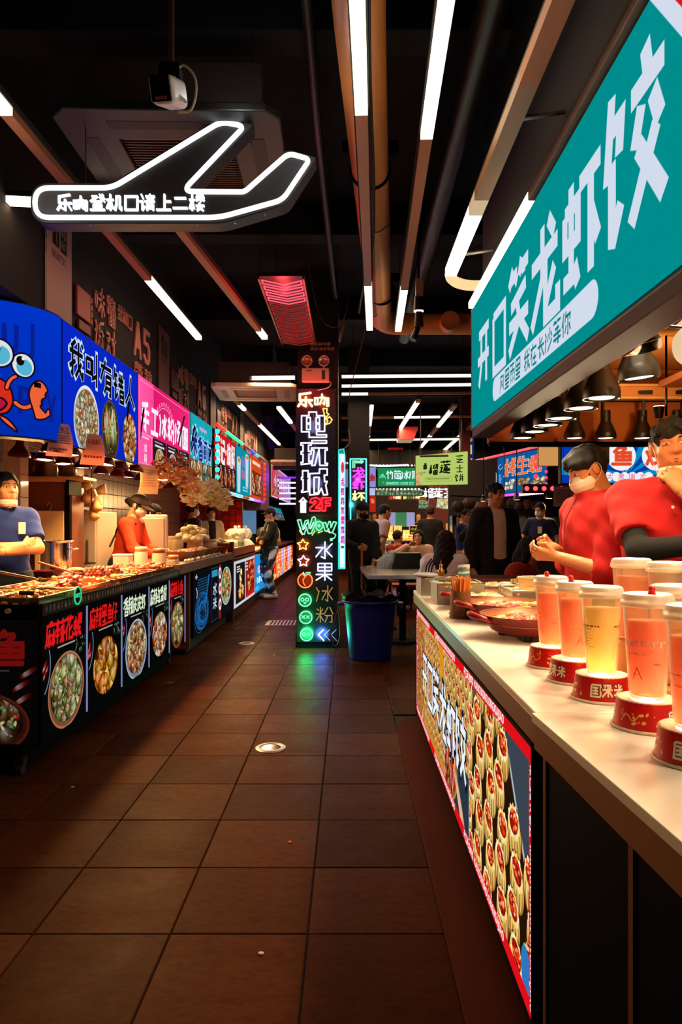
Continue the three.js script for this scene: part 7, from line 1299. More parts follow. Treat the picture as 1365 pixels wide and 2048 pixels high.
{
const z0 = RC + 0.09, z1 = RF - 0.02, W = z1 - z0, H = 0.69;
const t = tex(2048, 452, (g, w, h) => {
const U = (z) => (z1 - z) / W * w, bd = 30;
g.fillStyle = '#e01018'; g.fillRect(0, 0, w, h);
const photo = (za, zb, bg) => { const x = Math.max(bd, U(za)), x2 = Math.min(w - bd, U(zb)); g.save(); g.beginPath(); g.rect(x, bd, x2 - x, h - 2 * bd); g.clip(); g.fillStyle = bg; g.fillRect(x, bd, x2 - x, h - 2 * bd); return [x, x2]; };
const dumpling = (x, y, s, rot) => {                         // an open wrapper, wide across, its folds running down from the red filling
const W = s * 1.25, Hh = s * 0.82, body = (k, f) => { g.beginPath(); g.moveTo(-W * 0.5 * k, -Hh * 0.25); g.bezierCurveTo(-W * 0.75 * k, Hh * 0.3, -W * 0.5 * k, Hh * 0.95 * k, 0, Hh * 0.95 * k); g.bezierCurveTo(W * 0.5 * k, Hh * 0.95 * k, W * 0.75 * k, Hh * 0.3, W * 0.5 * k, -Hh * 0.25); g.bezierCurveTo(W * 0.4 * k, -Hh * 0.85 * k, -W * 0.4 * k, -Hh * 0.85 * k, -W * 0.5 * k, -Hh * 0.25); g.fillStyle = f; g.fill(); };
g.save(); g.translate(x, y); g.rotate(rot); body(1.12, 'rgba(46,18,4,0.8)');
const q = g.createLinearGradient(0, -Hh * 0.7, 0, Hh); q.addColorStop(0, '#f4e09a'); q.addColorStop(0.45, pick(['#e6bc54', '#dcae44', '#ecca70'])); q.addColorStop(1, '#9a5a14'); body(1, q);
for (let k = 0; k < 9; k++) { const u = -0.9 + k * 0.225; g.strokeStyle = k % 2 ? 'rgba(250,236,170,0.85)' : 'rgba(150,86,16,0.6)'; g.lineWidth = s * rr(0.04, 0.09); g.beginPath(); g.moveTo(u * W * 0.4, -Hh * 0.1); g.quadraticCurveTo(u * W * 0.62, Hh * 0.3, u * W * 0.5 + rr(-3, 3), Hh * (0.85 - 0.3 * u * u)); g.stroke(); }
for (let k = 0; k < 12; k++) { const e = k / 12 * 6.283; g.fillStyle = pick(['#f6e6a8', '#eccc6c', '#fff2c4']); g.beginPath(); g.ellipse(Math.cos(e) * W * 0.42, -Hh * 0.22 + Math.sin(e) * Hh * 0.4, s * 0.13, s * 0.1, e, 0, 7); g.fill(); }
g.fillStyle = '#8a1204'; g.beginPath(); g.ellipse(0, -Hh * 0.22, W * 0.38, Hh * 0.36, 0, 0, 7); g.fill();
for (let k = 0; k < 14; k++) { g.strokeStyle = pick(['#e03a10', '#f2682a', '#c82206', '#ff9448', '#a01604', '#d84018']); g.lineWidth = s * rr(0.06, 0.12); const u = rr(-0.3, 0.3) * W, v = -Hh * 0.22 + rr(-0.28, 0.26) * Hh; g.beginPath(); g.moveTo(u - s * 0.12, v + rr(-3, 3)); g.quadraticCurveTo(u, v - s * 0.1, u + s * 0.14, v + rr(-3, 3)); g.stroke(); }
g.fillStyle = 'rgba(255,238,215,0.8)'; for (let k = 0; k < 4; k++) { g.beginPath(); g.ellipse(rr(-0.28, 0.28) * W, -Hh * 0.25 + rr(-0.22, 0.2) * Hh, s * 0.07, s * 0.035, rr(-0.5, 0.5), 0, 7); g.fill(); }
g.restore();
};
let [x, x2] = photo(4.8, 4.27, '#b07028'); for (let i = 0; i < 130; i++) blob(g, rr(x, x2), rr(bd, h - bd), rr(12, 26), rr(6, 11), rr(0, 3), pick(['#d83818', '#e8b040', '#f0d088', '#c87820', '#6a8a30', '#b82008']), '#4a1a06', '#ffe8a8'); g.restore();
[x, x2] = photo(4.27, 3.4, '#c88a34'); for (let r = 0; r < 9; r++) for (let c = 0; c < 14; c++) dumpling(x + c * 70 + (r % 2) * 34 + rr(-8, 8), bd + r * 42 + rr(-5, 5), 34, rr(-0.5, 0.5)); g.fillStyle = '#d8901c'; g.beginPath(); g.moveTo(x2 - 150, bd); g.lineTo(x2 - 30, bd); g.lineTo(x2 + 10, h * 0.45); g.lineTo(x2 - 60, h * 0.42); g.fill(); g.fillStyle = '#384858'; g.fillRect(x2 - 34, h * 0.3, 34, 60); g.restore();
[x, x2] = photo(3.4, 2.7, '#c8a04a'); for (let r = 0; r < 5; r++) for (let c = 0; c < 9; c++) dumpling(x + c * 84 + (r % 2) * 40, bd + 20 + r * 50, 40, rr(-0.3, 0.3)); g.fillStyle = '#2a3440'; g.fillRect(x, h * 0.6, x2 - x, h); g.save(); g.translate(x + 120, h * 0.76); g.rotate(-0.15); dish(g, 0, 0, 150, 92, { rim: '#c89040', bed: '#a81404', cols: ['#e03810', '#f06a28', '#b81c04', '#ff9a50'], n: 60, size: 0.16, long: 2 }); g.restore(); g.fillStyle = '#d8a080'; g.beginPath(); g.ellipse(x + 300, h * 0.84, 120, 22, 0.5, 0, 7); g.fill(); g.fillStyle = '#e0b498'; g.beginPath(); g.ellipse(x + 330, h * 0.9, 100, 18, 0.6, 0, 7); g.fill(); g.restore();
[x, x2] = photo(2.7, 1.7, '#241408'); { const b = g.createLinearGradient(x, 0, x2, 0); b.addColorStop(0, '#58483a'); b.addColorStop(1, '#8a7a68'); g.fillStyle = b; g.fillRect(x, bd, x2 - x, 40); g.fillStyle = '#3a4450'; g.beginPath(); g.moveTo(x2 - 210, bd); g.lineTo(x2, bd); g.lineTo(x2, h * 0.52); g.lineTo(x2 - 26, h * 0.5); g.fill(); g.fillStyle = '#b8b8b8'; g.beginPath(); g.moveTo(x2 - 200, bd); g.lineTo(x2 - 186, bd); g.lineTo(x2 - 8, h * 0.5); g.lineTo(x2 - 24, h * 0.5); g.fill(); }
for (let r = -4; r < 8; r++) for (let c = 7; c >= 0; c--) { const px = x - 6 + c * 124 + (r & 1) * 30 + rr(-9, 9), py = bd + 20 + r * 76 + c * 36 + rr(-6, 6); if (px < x2 + 40 && !(px > x2 - 150 + (py - bd) * 0.7 && py < h * 0.5)) dumpling(px, py, 73, rr(-0.25, 0.25)); }
g.fillStyle = '#2a78c0'; g.beginPath(); g.ellipse(x2 - 22, h - bd - 30, 34, 40, 0, 0, 7); g.fill(); g.restore();
g.fillStyle = '#f0ece4'; for (const z of [4.27, 3.4, 2.7]) g.fillRect(U(z) - 3, bd, 6, h - 2 * bd);
write(g, '开口笑龙虾饺', U(4.42), h * 0.3, 176, 176, { weight: 0.13, color: '#eef2fa', outline: '#101420', outlineWidth: 0.035, gap: 0.06 });
for (const y of [4, h - 27]) { let q = 24; for (let i = 0; i < 3; i++) { q = write(g, '开口笑龙虾饺', q, y, 23, 23, { weight: 0.15, color: '#fff', gap: 0.06 }) + 6; latin(g, '·KAIKOUXIAOLONGXIAJIAO', q, y + 21, 26, { color: '#fff', maxWidth: 470 }); q += 500; } }
for (const X of [w - 26, 4]) { let q = 34; q = write(g, '开口笑龙虾饺', X, q, 22, 19, { weight: 0.15, color: '#fff', dir: 'v', gap: 0.06 }) + 4; g.save(); g.translate(X + 3, q); g.rotate(Math.PI / 2); latin(g, '·KAIKOUXIAOLONGXIAJIAO', 0, 0, 22, { color: '#fff', maxWidth: h - q - 10, slant: 0 }); g.restore(); }
});
const s = thing('light_box', 'red-bordered light panel of dumpling photographs under the right counter', 'light panel', [RP - 0.002, 0.455, -(z0 + z1) / 2], -Math.PI / 2);
part('case', box(W, H + 0.02, 0.05, 0, 0, -0.028), M.black, s); part('lit_face', face(W - 0.008, H, 0, 0, 0), litMat(t, 1.0), s);
area(s, W * 0.9, H * 0.8, 0, 0, 0.02, 0, 0, 4, new THREE.Color(0xff4a28), 0.12);
part('edge_frame', [box(W, 0.012, 0.012, 0, H / 2 + 0.006, 0), box(W, 0.012, 0.012, 0, -H / 2 - 0.006, 0), box(0.012, H, 0.012, W / 2, 0, 0), box(0.012, H, 0.012, -W / 2, 0, 0)], M.black, s);
}
// ------------------------------------------------------------------ the teal sign over it
const GX = 0.82, GY0 = 1.99, GY1 = 2.777, GF = 4.73, GN = 0.6;
{
const W = GF - GN, H = GY1 - GY0;
const t = tex(2048, 390, (g, w, h) => {
const U = (z) => (GF - z) / W * w; g.fillStyle = '#008c8c'; g.fillRect(0, 0, w, h);
const col = '#d2dcec';
const C = [['开', 4.53, 4.15, 0.24], ['口', 4.08, 3.72, 0.26], ['笑', 3.65, 3.23, 0.19], ['龙', 3.2, 2.77, 0.19], ['虾', 2.72, 2.3, 0.14], ['饺', 2.26, 1.83, 0.1]];
for (const [c, a, b, y] of C) { const x = U(a), cw = U(b) - x; write(g, c, x, h * y, cw, h * (0.735 - y), { weight: 0.155, color: col }); }
g.fillStyle = col; const px = U(4.05), pw = U(2.33) - px, py = h * 0.765, ph = h * 0.165; g.beginPath(); g.roundRect ? g.roundRect(px, py, pw, ph, ph / 2) : g.rect(px, py, pw, ph); g.fill();
const P = '风里雨里 我在长沙等你'; let q = U(3.86); const cs = (U(2.6) - q) / 10.9; for (const c of P) { if (c !== ' ') write(g, c, q, py + ph * 0.12, cs * 0.92, ph * 0.76, { weight: 0.11, color: '#0a7a80' }); q += c === ' ' ? cs * 0.5 : cs * 1.03; }
const e = U(1.93); g.fillStyle = col; g.beginPath(); g.moveTo(e, 0); g.lineTo(w, 0); g.lineTo(w, h); g.lineTo(e + h * 0.82, h); g.fill(); g.fillStyle = '#d81a20'; g.beginPath(); g.moveTo(e + 30, 0); g.lineTo(w, 0); g.lineTo(w, h); g.lineTo(e + 30 + h * 0.82, h); g.fill();
});
const s = thing('shop_sign', 'huge teal shop sign with pale angular characters over the right counter', 'sign', [GX, (GY0 + GY1) / 2, -(GF + GN) / 2], -Math.PI / 2);
part('case', rbox(W, H + 0.03, 0.16, 0.01, 0, 0, -0.085), std(0x2a1a16, 0.5), s); part('lit_face', face(W - 0.02, H, 0, 0, 0.002), litMat(t, 1.0), s);
part('end_trim', rbox(0.014, H + 0.02, 0.17, 0.003, -W / 2 - 0.006, 0, -0.08), std(0x8a1030, 0.4, 0, { emissive: 0xb01040, emissiveIntensity: 0.25 }), s);
part('top_trim', rbox(W * 0.62, 0.045, 0.05, 0.006, W * 0.19, H / 2 + 0.035, 0.0), std(0x7a5a46, 0.4), s);
part('lit_top_trim', rbox(W * 0.38, 0.045, 0.05, 0.006, -W * 0.31, H / 2 + 0.035, 0.0), M.tube, s);
part('bottom_trim', rbox(W, 0.05, 0.12, 0.008, 0, -H / 2 - 0.035, -0.06), std(0x34100b, 0.7), s);
area(s, W * 0.85, H * 0.8, 0, 0, 0.03, 0, -0.3, 4, new THREE.Color(0x20c8c8), 0.12);
const b = new THREE.Shape(); b.moveTo(GX + 0.03, -1); b.lineTo(GX + 0.03, GF - 0.25); b.absarc(GX + 0.38, GF - 0.25, 0.35, Math.PI, Math.PI / 2, true); b.lineTo(4.6, GF + 0.1); b.lineTo(4.6, GF - 0.1); b.lineTo(GX + 0.42, GF - 0.1); b.lineTo(GX + 0.22, GF - 0.35); b.lineTo(GX + 0.22, -1); b.closePath();
structure('wall_bulkhead', new THREE.ExtrudeGeometry(b, { depth: 1.3, bevelEnabled: false, curveSegments: 16 }).rotateX(-Math.PI / 2).translate(0, GY1 + 0.06, 0), std(0x0c0807, 0.8));
structure('ceiling_stall', box(3.6, 0.06, GF + 0.6, 2.65, 2.42, -(GF - 0.6) / 2), std(0xc88848, 0.7));
}
{
const x = 0.645, y = 2.95, t = thing('curved_light_strip', 'long light strip above the teal sign curling round at its far end', 'light strip', [0, y, 0]);
const R = 0.2, arcP = []; for (let i = 0; i <= 12; i++) { const a = Math.PI - i / 12 * Math.PI * 0.56; arcP.push([x + R + Math.cos(a) * R, 0, -(4.5 + Math.sin(a) * R * 1.25)]); }
const seg = (a, b, m) => part(m === M.strip ? 'diffuser' : 'lit_tube', bar([x, 0, -a], [x, 0, -b], 0.07, 0.05), m, t);
const soft = glowMat(new THREE.Color().setRGB(1, 0.72, 0.42), 0.55);
seg(0.4, 2.55, M.strip); seg(2.55, 3.45, std(0xa07850, 0.4)); seg(3.45, 3.62, soft); seg(3.62, 4.5, M.tube);
part('lit_curve', tube([[x, 0, -4.48], ...arcP], 0.034, 12, false, false, 40), glowMat(new THREE.Color().setRGB(1, 0.7, 0.34), 1.0), t);
part('backing', bar([x + 0.005, 0.045, -0.4], [x + 0.005, 0.045, -4.5], 0.06, 0.04), M.dark, t);
for (const z of [1.2, 2.8, 4.2]) part('bracket', rod([x + 0.03, 0, -z], [GX + 0.05, 0.03, -z], 0.01), M.brushed, t);
area(t, 0.06, 0.9, x, -0.04, -4.05, x, -3, -4.06, new THREE.Color().setRGB(1, 0.7, 0.4), 3);
}
function rightLamp() {
const t = new THREE.Group();
part('shade', lathe([[0.0, 0.205], [0.032, 0.205], [0.035, 0.2], [0.035, 0.125], [0.04, 0.115], [0.072, 0.045], [0.075, 0.03], [0.075, 0.0], [0.07, 0.0], [0.066, 0.03], [0.034, 0.1], [0.0, 0.11]], 32), M.lampBlack, t);
part('lamp_glow', lathe([[0, 0.012], [0.05, 0.012], [0.052, 0.008], [0.05, 0.004], [0, 0.002]], 28), warmGlow, t);
part('stem', [rod([0.0, 0.19, 0.0], [-0.035, 0.2, 0], 0.01), rbox(0.016, 0.16, 0.024, 0.004, -0.04, 0.24, 0)], M.lampBlack, t);
part('track_adapter', rbox(0.05, 0.03, 0.12, 0.006, -0.04, 0.325, 0), M.lampBlack, t);
return t;
}
{
const proto = rightLamp();
const list = [[1.05, 1.875, 4.3], [1.05, 1.875, 4.02], [1.05, 1.875, 3.757], [1.05, 1.875, 3.518], [1.05, 1.875, 3.215], [1.05, 1.875, 2.955], [1.09, 1.9, 2.67, 0.05, 0.1], [1.05, 1.985, 2.578, 0.3, 0.25], [1.05, 1.985, 2.262, 0.25, -0.1], [1.05, 1.9, 1.85], [1.05, 1.9, 1.5], [1.05, 1.9, 1.15]];
const words = ['farthest', 'second farthest', 'third farthest', 'fourth farthest', 'fifth farthest', 'large middle', 'shadowy', 'tilted silver-rimmed', 'higher', 'near', 'nearer', 'nearest'];
list.forEach(([x, y, z, a = 0, b = 0], i) => {
const t = i ? proto.clone() : proto; t.name = numbered('track_lamp'); scene.add(t); t.position.set(x, y, -z); t.rotation.set(a, 0, b); tag(t, `${words[i]} black bell track lamp hanging along the lower edge of the teal sign`, 'lamp', 'track lamps under the teal sign');
if (i === 7 || i === 8) part('silver_rim', lathe([[0.06, -0.004], [0.078, -0.004], [0.08, 0.03], [0.076, 0.034], [0.07, 0.01]], 30), M.chrome, t);
const l = new THREE.SpotLight(SOFT, LAMP_RIGHT, 0, 1.15, 0.55, 2); l.position.set(0, -0.006, 0); l.target.position.set(-0.14, -1, 0); l.castShadow = true; l.shadow.radius = 2.5; t.add(l, l.target);
});
tag(part('lamp_track', box(0.035, 0.03, 4.0, 1.01, 2.225, -2.6), M.black), 'black lamp track behind the lower edge of the teal sign', 'track');
const back = thing('stall_beam', 'pale moulded beam across the back of the right stall', 'beam', [2.35, 2.2, -4.55]);
part('beam', rbox(2.7, 0.075, 0.1, 0.008), std(0xd8955a, 0.45), back); part('moulding', [rbox(2.7, 0.02, 0.14, 0.006, 0, -0.045, 0.01), rbox(2.7, 0.016, 0.12, 0.005, 0, 0.035, 0.012)], std(0xe8b47c, 0.4), back);
const hd = structure('wall_stall_back', box(3.2, 0.5, 0.05, 2.55, 2.16, -4.86), std(0xc8702c, 0.75)); 
tag(part('header_rail', rbox(3.2, 0.03, 0.06, 0.004, 2.55, 1.9, -4.83), M.black), 'black rail along the lower edge of the orange header', 'rail');
[1150, 1212, 1285, 1355, 1420].forEach((px, i) => { const p = at(px, 880, 4.55), t = proto.clone(); for (const c of [...t.children]) if (!c.isMesh || c.name === 'silver_rim') t.remove(c); t.name = numbered('track_lamp'); scene.add(t); t.position.set(p.x, 1.905, -4.55); t.rotation.y = i * 0.7; t.scale.setScalar(0.88); tag(t, `unlit black bell lamp before the orange header, ${ORD[i]} from the left`, 'lamp', 'bell lamps before the orange header'); });
tag(part('lamp_track', box(2.6, 0.025, 0.035, 2.4, 2.155, -4.55), M.black), 'black lamp track under the moulded beam', 'track');
const gl = thing('globe_lamp', 'pale round diffuser lamp high inside the right stall', 'lamp', at(1392, 690, 2.6).toArray()); part('globe', ball(0.08, 0, 0, 0, 20), glowMat(new THREE.Color().setRGB(1, 0.7, 0.4), 0.8), gl); part('stem', rod([0, 0.07, 0], [0, 0.4, 0], 0.01), M.black, gl); const pl = new THREE.PointLight(WARM, 2.2); pl.shadow.radius = 4; pl.castShadow = true; gl.add(pl);
const sp = thing('stall_spot', 'upward wash lamp on top of the back track lighting the orange soffit', 'lamp', [1.7, 2.0, -3.9]); part('shade', cyl(0.03, 0.02, 0.06, 0, -0.03, 0, 16), M.lampBlack, sp); part('lamp_glow', cyl(0.028, 0.028, 0.008, 0, 0.0, 0, 16), warmGlow, sp); part('stem', rod([0, -0.05, 0], [0, 0.39, 0.0], 0.006).translate(0.04, 0, 0), M.black, sp); const s2 = new THREE.SpotLight(WARM, 1.3, 0, 1.4, 0.6, 2); s2.position.set(0, 0.01, 0); s2.target.position.set(0.3, 0.6, -1); s2.castShadow = true; sp.add(s2, s2.target);
}
{
const card = (label, px, y0, y1, z, w, draw, shape) => { const p = at(px, (y0 + y1) / 2, z), h = (y1 - y0) * z / FOCAL, t = thing('hanging_tag', label, 'tag', arr(p), -0.7); if (shape) { const s = []; for (let i = 0; i < 28; i++) { const a = i / 28 * 6.283, q = i % 2 ? 0.84 : 1; s.push([Math.cos(a) * w / 2 * q, Math.sin(a) * h / 2 * q]); } part('card', slab(s, 0.003), std(0xe0a818, 0.6), t); part('print', slab(s.map(([x, y]) => [x * 0.7, y * 0.8]), 0.001).translate(0, 0, 0.0035), std(0xc83a18, 0.6), t); part('letters', [...'小吃'].flatMap((c, i) => letterBars(c === '吃' ? '香' : c, 0, 0.03 - i * 0.06, 0.05, 0.05, 0.007, 0.001)).map((g) => g.translate(0, 0, 0.005)), std(0xf0d060, 0.6), t).userData.kind = 'stuff'; } else part('card', box(w, h, 0.003), printMat(tex(128, 256, draw), 0.6), t); part('string', rod([0, h / 2, 0], [0, h / 2 + 0.06, 0.01], 0.002), M.cable, t); };
card('yellow starburst price tag hanging under the teal sign', 1075, 745, 808, 3.7, 0.1, null, true);
card('cream card with a blank square hanging under the teal sign', 1102, 715, 795, 3.5, 0.1, (g, w, h) => { g.fillStyle = '#e0b088'; g.fillRect(0, 0, w, h); g.fillStyle = '#a8c860'; g.fillRect(0, 0, w, 56); fineprint(g, 30, 16, 70, 24, 1, '#3a5a20'); g.fillStyle = '#c8946c'; g.fillRect(34, 90, 60, 80); fineprint(g, 20, 196, 90, 30, 2, '#8a5a40'); });
card('orange paper tag stuck at the far lower corner of the teal sign', 984, 822, 880, 4.7, 0.05, (g, w, h) => { g.fillStyle = '#e88a30'; g.fillRect(0, 0, w, h); g.fillStyle = '#c84a18'; for (let i = 0; i < 6; i++) g.fillRect(0, i * 44, w, 18); });
const st = thing('cup_stack', 'tall tapering stack of ribbed paper cups at the top right', 'cups', [1.52, 1.99, -3.0]); for (let i = 0; i < 20; i++) part('cup', lathe([[0.075, 0], [0.079, 0.002], [0.079, 0.01], [0.074, 0.014]], 28).translate(0, i * 0.0175, 0), std(0x7a3a18, 0.5), st); part('shelf', rbox(1.4, 0.03, 0.3, 0.006, 0.55, -0.016, 0), std(0xc8783a, 0.5), st); part('bracket', rbox(0.04, 0.4, 0.2, 0.006, 1.1, 0.19, 0), M.dark, st);
}
// ------------------------------------------------------------------ things on the right-hand counter
const onTop = (px, py, dx = 0) => { const z = FOCAL * (EYE - RTOP) / (py - VY); return [(px - VX) * z / FOCAL + dx, RTOP, -z]; };
const T_CAN = tex(1024, 128, (g, w, h) => {
g.fillStyle = '#c80a10'; g.fillRect(0, 0, w, h);
for (let k = 0; k < 2; k++) { const o = k * 512; write(g, '国来米', o + 30, 24, 66, 76, { weight: 0.16, color: '#f4e8cc', outline: '#5a2010', outlineWidth: 0.03, gap: 0.04 });
g.strokeStyle = '#e8c060'; g.fillStyle = '#e8c060'; g.lineWidth = 6; g.beginPath(); g.moveTo(o + 300, 90); g.quadraticCurveTo(o + 330, 40, o + 350, 70); g.quadraticCurveTo(o + 370, 100, o + 400, 50); g.stroke(); for (let i = 0; i < 9; i++) { g.beginPath(); g.ellipse(o + rr(280, 490), rr(20, 110), rr(3, 14), rr(3, 9), rr(0, 3), 0, 7); g.fill(); } g.lineWidth = 3; for (let i = 0; i < 3; i++) { g.beginPath(); g.arc(o + rr(300, 480), rr(30, 100), rr(6, 16), 0, 4.5); g.stroke(); } }
});
const mCan = printMat(T_CAN, 0.35), mRim = std(0xe8d8b8, 0.45);
const liquidMats = {}, cupShell = new THREE.MeshPhysicalMaterial({ color: 0xfff4e6, roughness: 0.28, transmission: 0.9, thickness: 0, ior: 1.45 });
const cupPrint = {};
function cupPrintMat(kind) {
if (!cupPrint[kind]) {
const t = tex(512, 512, (g, w, h) => { g.clearRect(0, 0, w, h); for (const o of [0, 256]) { if (kind === 'text') { fineprint(g, o + 30, 120, 190, 26, 1, '#8a6a20'); fineprint(g, o + 60, 152, 130, 12, 1, '#a08030'); for (let i = 0; i < 6; i++) fineprint(g, o + 90 - (i % 3) * 12, 186 + i * 26, 80 + (i % 3) * 24, 12, 1, '#a08030'); } else { latin(g, kind === 'fruit' ? 'FRUIT' : '', o + 40, 170, 64, { color: '#f8d8c0', font: 'serif', maxWidth: 170 }); fineprint(g, o + 40, 220, 160, 20, 1, '#f0c0a0'); g.strokeStyle = '#9a4028'; g.lineWidth = 3; g.beginPath(); g.moveTo(o + 80, 420); g.lineTo(o + 100, 330); g.lineTo(o + 120, 420); g.moveTo(o + 88, 385); g.lineTo(o + 112, 385); g.stroke(); g.beginPath(); g.ellipse(o + 180, 300, 14, 6, 0.3, 0, 7); g.stroke(); } } });
cupPrint[kind] = new THREE.MeshStandardMaterial({ map: t, transparent: true, roughness: 0.5, alphaTest: 0.3 });
}
return cupPrint[kind];
}
function drink(label, x, y, z, s, liquid, level, kind, straw, canned = true, turn = 0) {
const base = y + (canned ? 0.062 : 0.0);
const c = thing('drink_cup', label, 'cup', [x, base, z], turn), r0 = 0.036 * s, r1 = 0.049 * s, H = 0.2 * s, R = (q) => r0 + (r1 - r0) * q;
part('shell', lathe([[0, 0.003], [r0 * 0.94, 0.003], [r0, 0.008], [R(0.95), H * 0.95], [r1 * 1.06, H * 0.965], [r1 * 1.06, H * 0.985], [r1, H], [r1 * 0.97, H], [R(0.94) * 0.97, H * 0.94], [r0 * 0.95, 0.012], [0, 0.007]], 36), cupShell, c);
const key = liquid; if (!liquidMats[key]) liquidMats[key] = new THREE.MeshPhysicalMaterial({ color: liquid, roughness: 0.5, transmission: 0.3, thickness: 0 });
part('drink', lathe([[0, 0.009], [r0 * 0.9, 0.009], [R(level) * 0.93, H * level], [0, H * level]], 32), liquidMats[key], c);
part('print', new THREE.CylinderGeometry(R(0.78) * 1.008, R(0.1) * 1.02, H * 0.68, 36, 1, true).translate(0, H * 0.44, 0), cupPrintMat(kind), c);
const lid = part('lid', lathe([[0, H + 0.016], [r1 * 0.4, H + 0.014], [r1 * 0.82, H + 0.014], [r1 * 0.9, H + 0.019], [r1 * 1.02, H + 0.016], [r1 * 1.1, H + 0.002], [r1 * 1.12, H - 0.006], [r1 * 1.05, H - 0.01], [r1 * 0.98, H - 0.002], [0, H + 0.004]], 36), new THREE.MeshPhysicalMaterial({ color: 0xf6eee0, roughness: 0.3, transmission: 0.45, thickness: 0 }), c);
if (straw) part('stopper', [ball(0.008 * s, 0.02, H + 0.026, 0.005, 10), cyl(0.006 * s, 0.009 * s, 0.014, 0.02, H + 0.019, 0.005, 12)], std(0xe01c10, 0.4), lid);
if (canned) {
const k = thing('paper_bowl', `upturned red paper bowl under the ${label.split(' cup')[0].split(',')[0]} cup${/near row|nearest|cut/.test(label) ? ', ' + label.match(/farthest|second|small print|nearest|right edge/)[0] : ''}`, 'bowl', [x, y, z], turn + 2.2);
part('side', new THREE.CylinderGeometry(0.064, 0.072, 0.058, 40, 1, true).translate(0, 0.033, 0), mCan, k); part('rim', new THREE.TorusGeometry(0.0735, 0.0035, 8, 40).rotateX(Math.PI / 2).translate(0, 0.0035, 0), mRim, k); part('top', lathe([[0, 0.058], [0.056, 0.058], [0.06, 0.064], [0.064, 0.063], [0.064, 0.05], [0, 0.05]], 36), mRim, k);
const g = part('light_disc', cyl(0.034, 0.034, 0.002, 0, 0.0595, 0, 24), glowMat(new THREE.Color().setRGB(1, 0.85, 0.6), 1.6), k);
const l = new THREE.PointLight(new THREE.Color().setRGB(1, 0.75, 0.5), 0.03); l.position.set(0, 0.075, 0); l.shadow.radius = 1; l.castShadow = true; k.add(l);
}
}
{
const bowlAt = (cx, frontY) => { const zf = FOCAL * (EYE - RTOP) / (frontY - VY), z = zf + 0.074; return [(cx - VX) * z / FOCAL, -z]; };
const list = [[1103, 1341, 'orange drink cup with a red stopper, farthest of the near row', 0xffb184, 0.82, 'tower', true, 1.0], [1150, 1373, 'orange drink cup with a red stopper, second in the near row', 0xffb488, 0.84, 'tower', true, 1.0], [1204, 1411, 'pale yellow drink cup with small print in the near row', 0xfbeea8, 0.82, 'text', false, 1.02], [1296, 1473, 'big salmon orange drink cup with white lettering, nearest of the near row', 0xffae88, 0.8, 'fruit', true, 1.05], [1392, 1549, 'orange drink cup cut by the right edge of the picture', 0xffb890, 0.8, 'tower', false, 1.05]];
for (const [cx, fy, l, c, lv, k, st, s] of list) { const [x, z] = bowlAt(cx, fy); drink(l, x, RTOP, z, s, c, lv, k, st, true, cx % 7); }
for (const [px, top, d, l, c, k, s, lv] of [[1264, 1117, 2.15, 'orange drink cup with a clear lid in the back row', 0xffb888, 'tower', 1.12, 0.84], [1338, 1124, 2.0, 'amber drink cup with a white lid and brown print in the back row', 0xf0c870, 'text', 1.12, 0.8], [1352, 1170, 1.75, 'amber drink cup standing behind the big salmon cup', 0xf4cc78, 'text', 1.12, 0.86]]) { const p = at(px, top, d), h = 0.2 * s + 0.018; const stand = thing('drink_stand', `cream box stand under the ${l.replace(/ with .* in/, ' in').replace('standing ', '')}`, 'stand', [p.x, RTOP, p.z]); const y = p.y - h; part('box', rbox(0.12, Math.max(0.02, y - RTOP), 0.12, 0.008, 0, (y - RTOP) / 2, 0), std(0xd89a58, 0.5), stand); drink(l, p.x, y, p.z, s, c, lv, k, false, false, 1.3); }
}
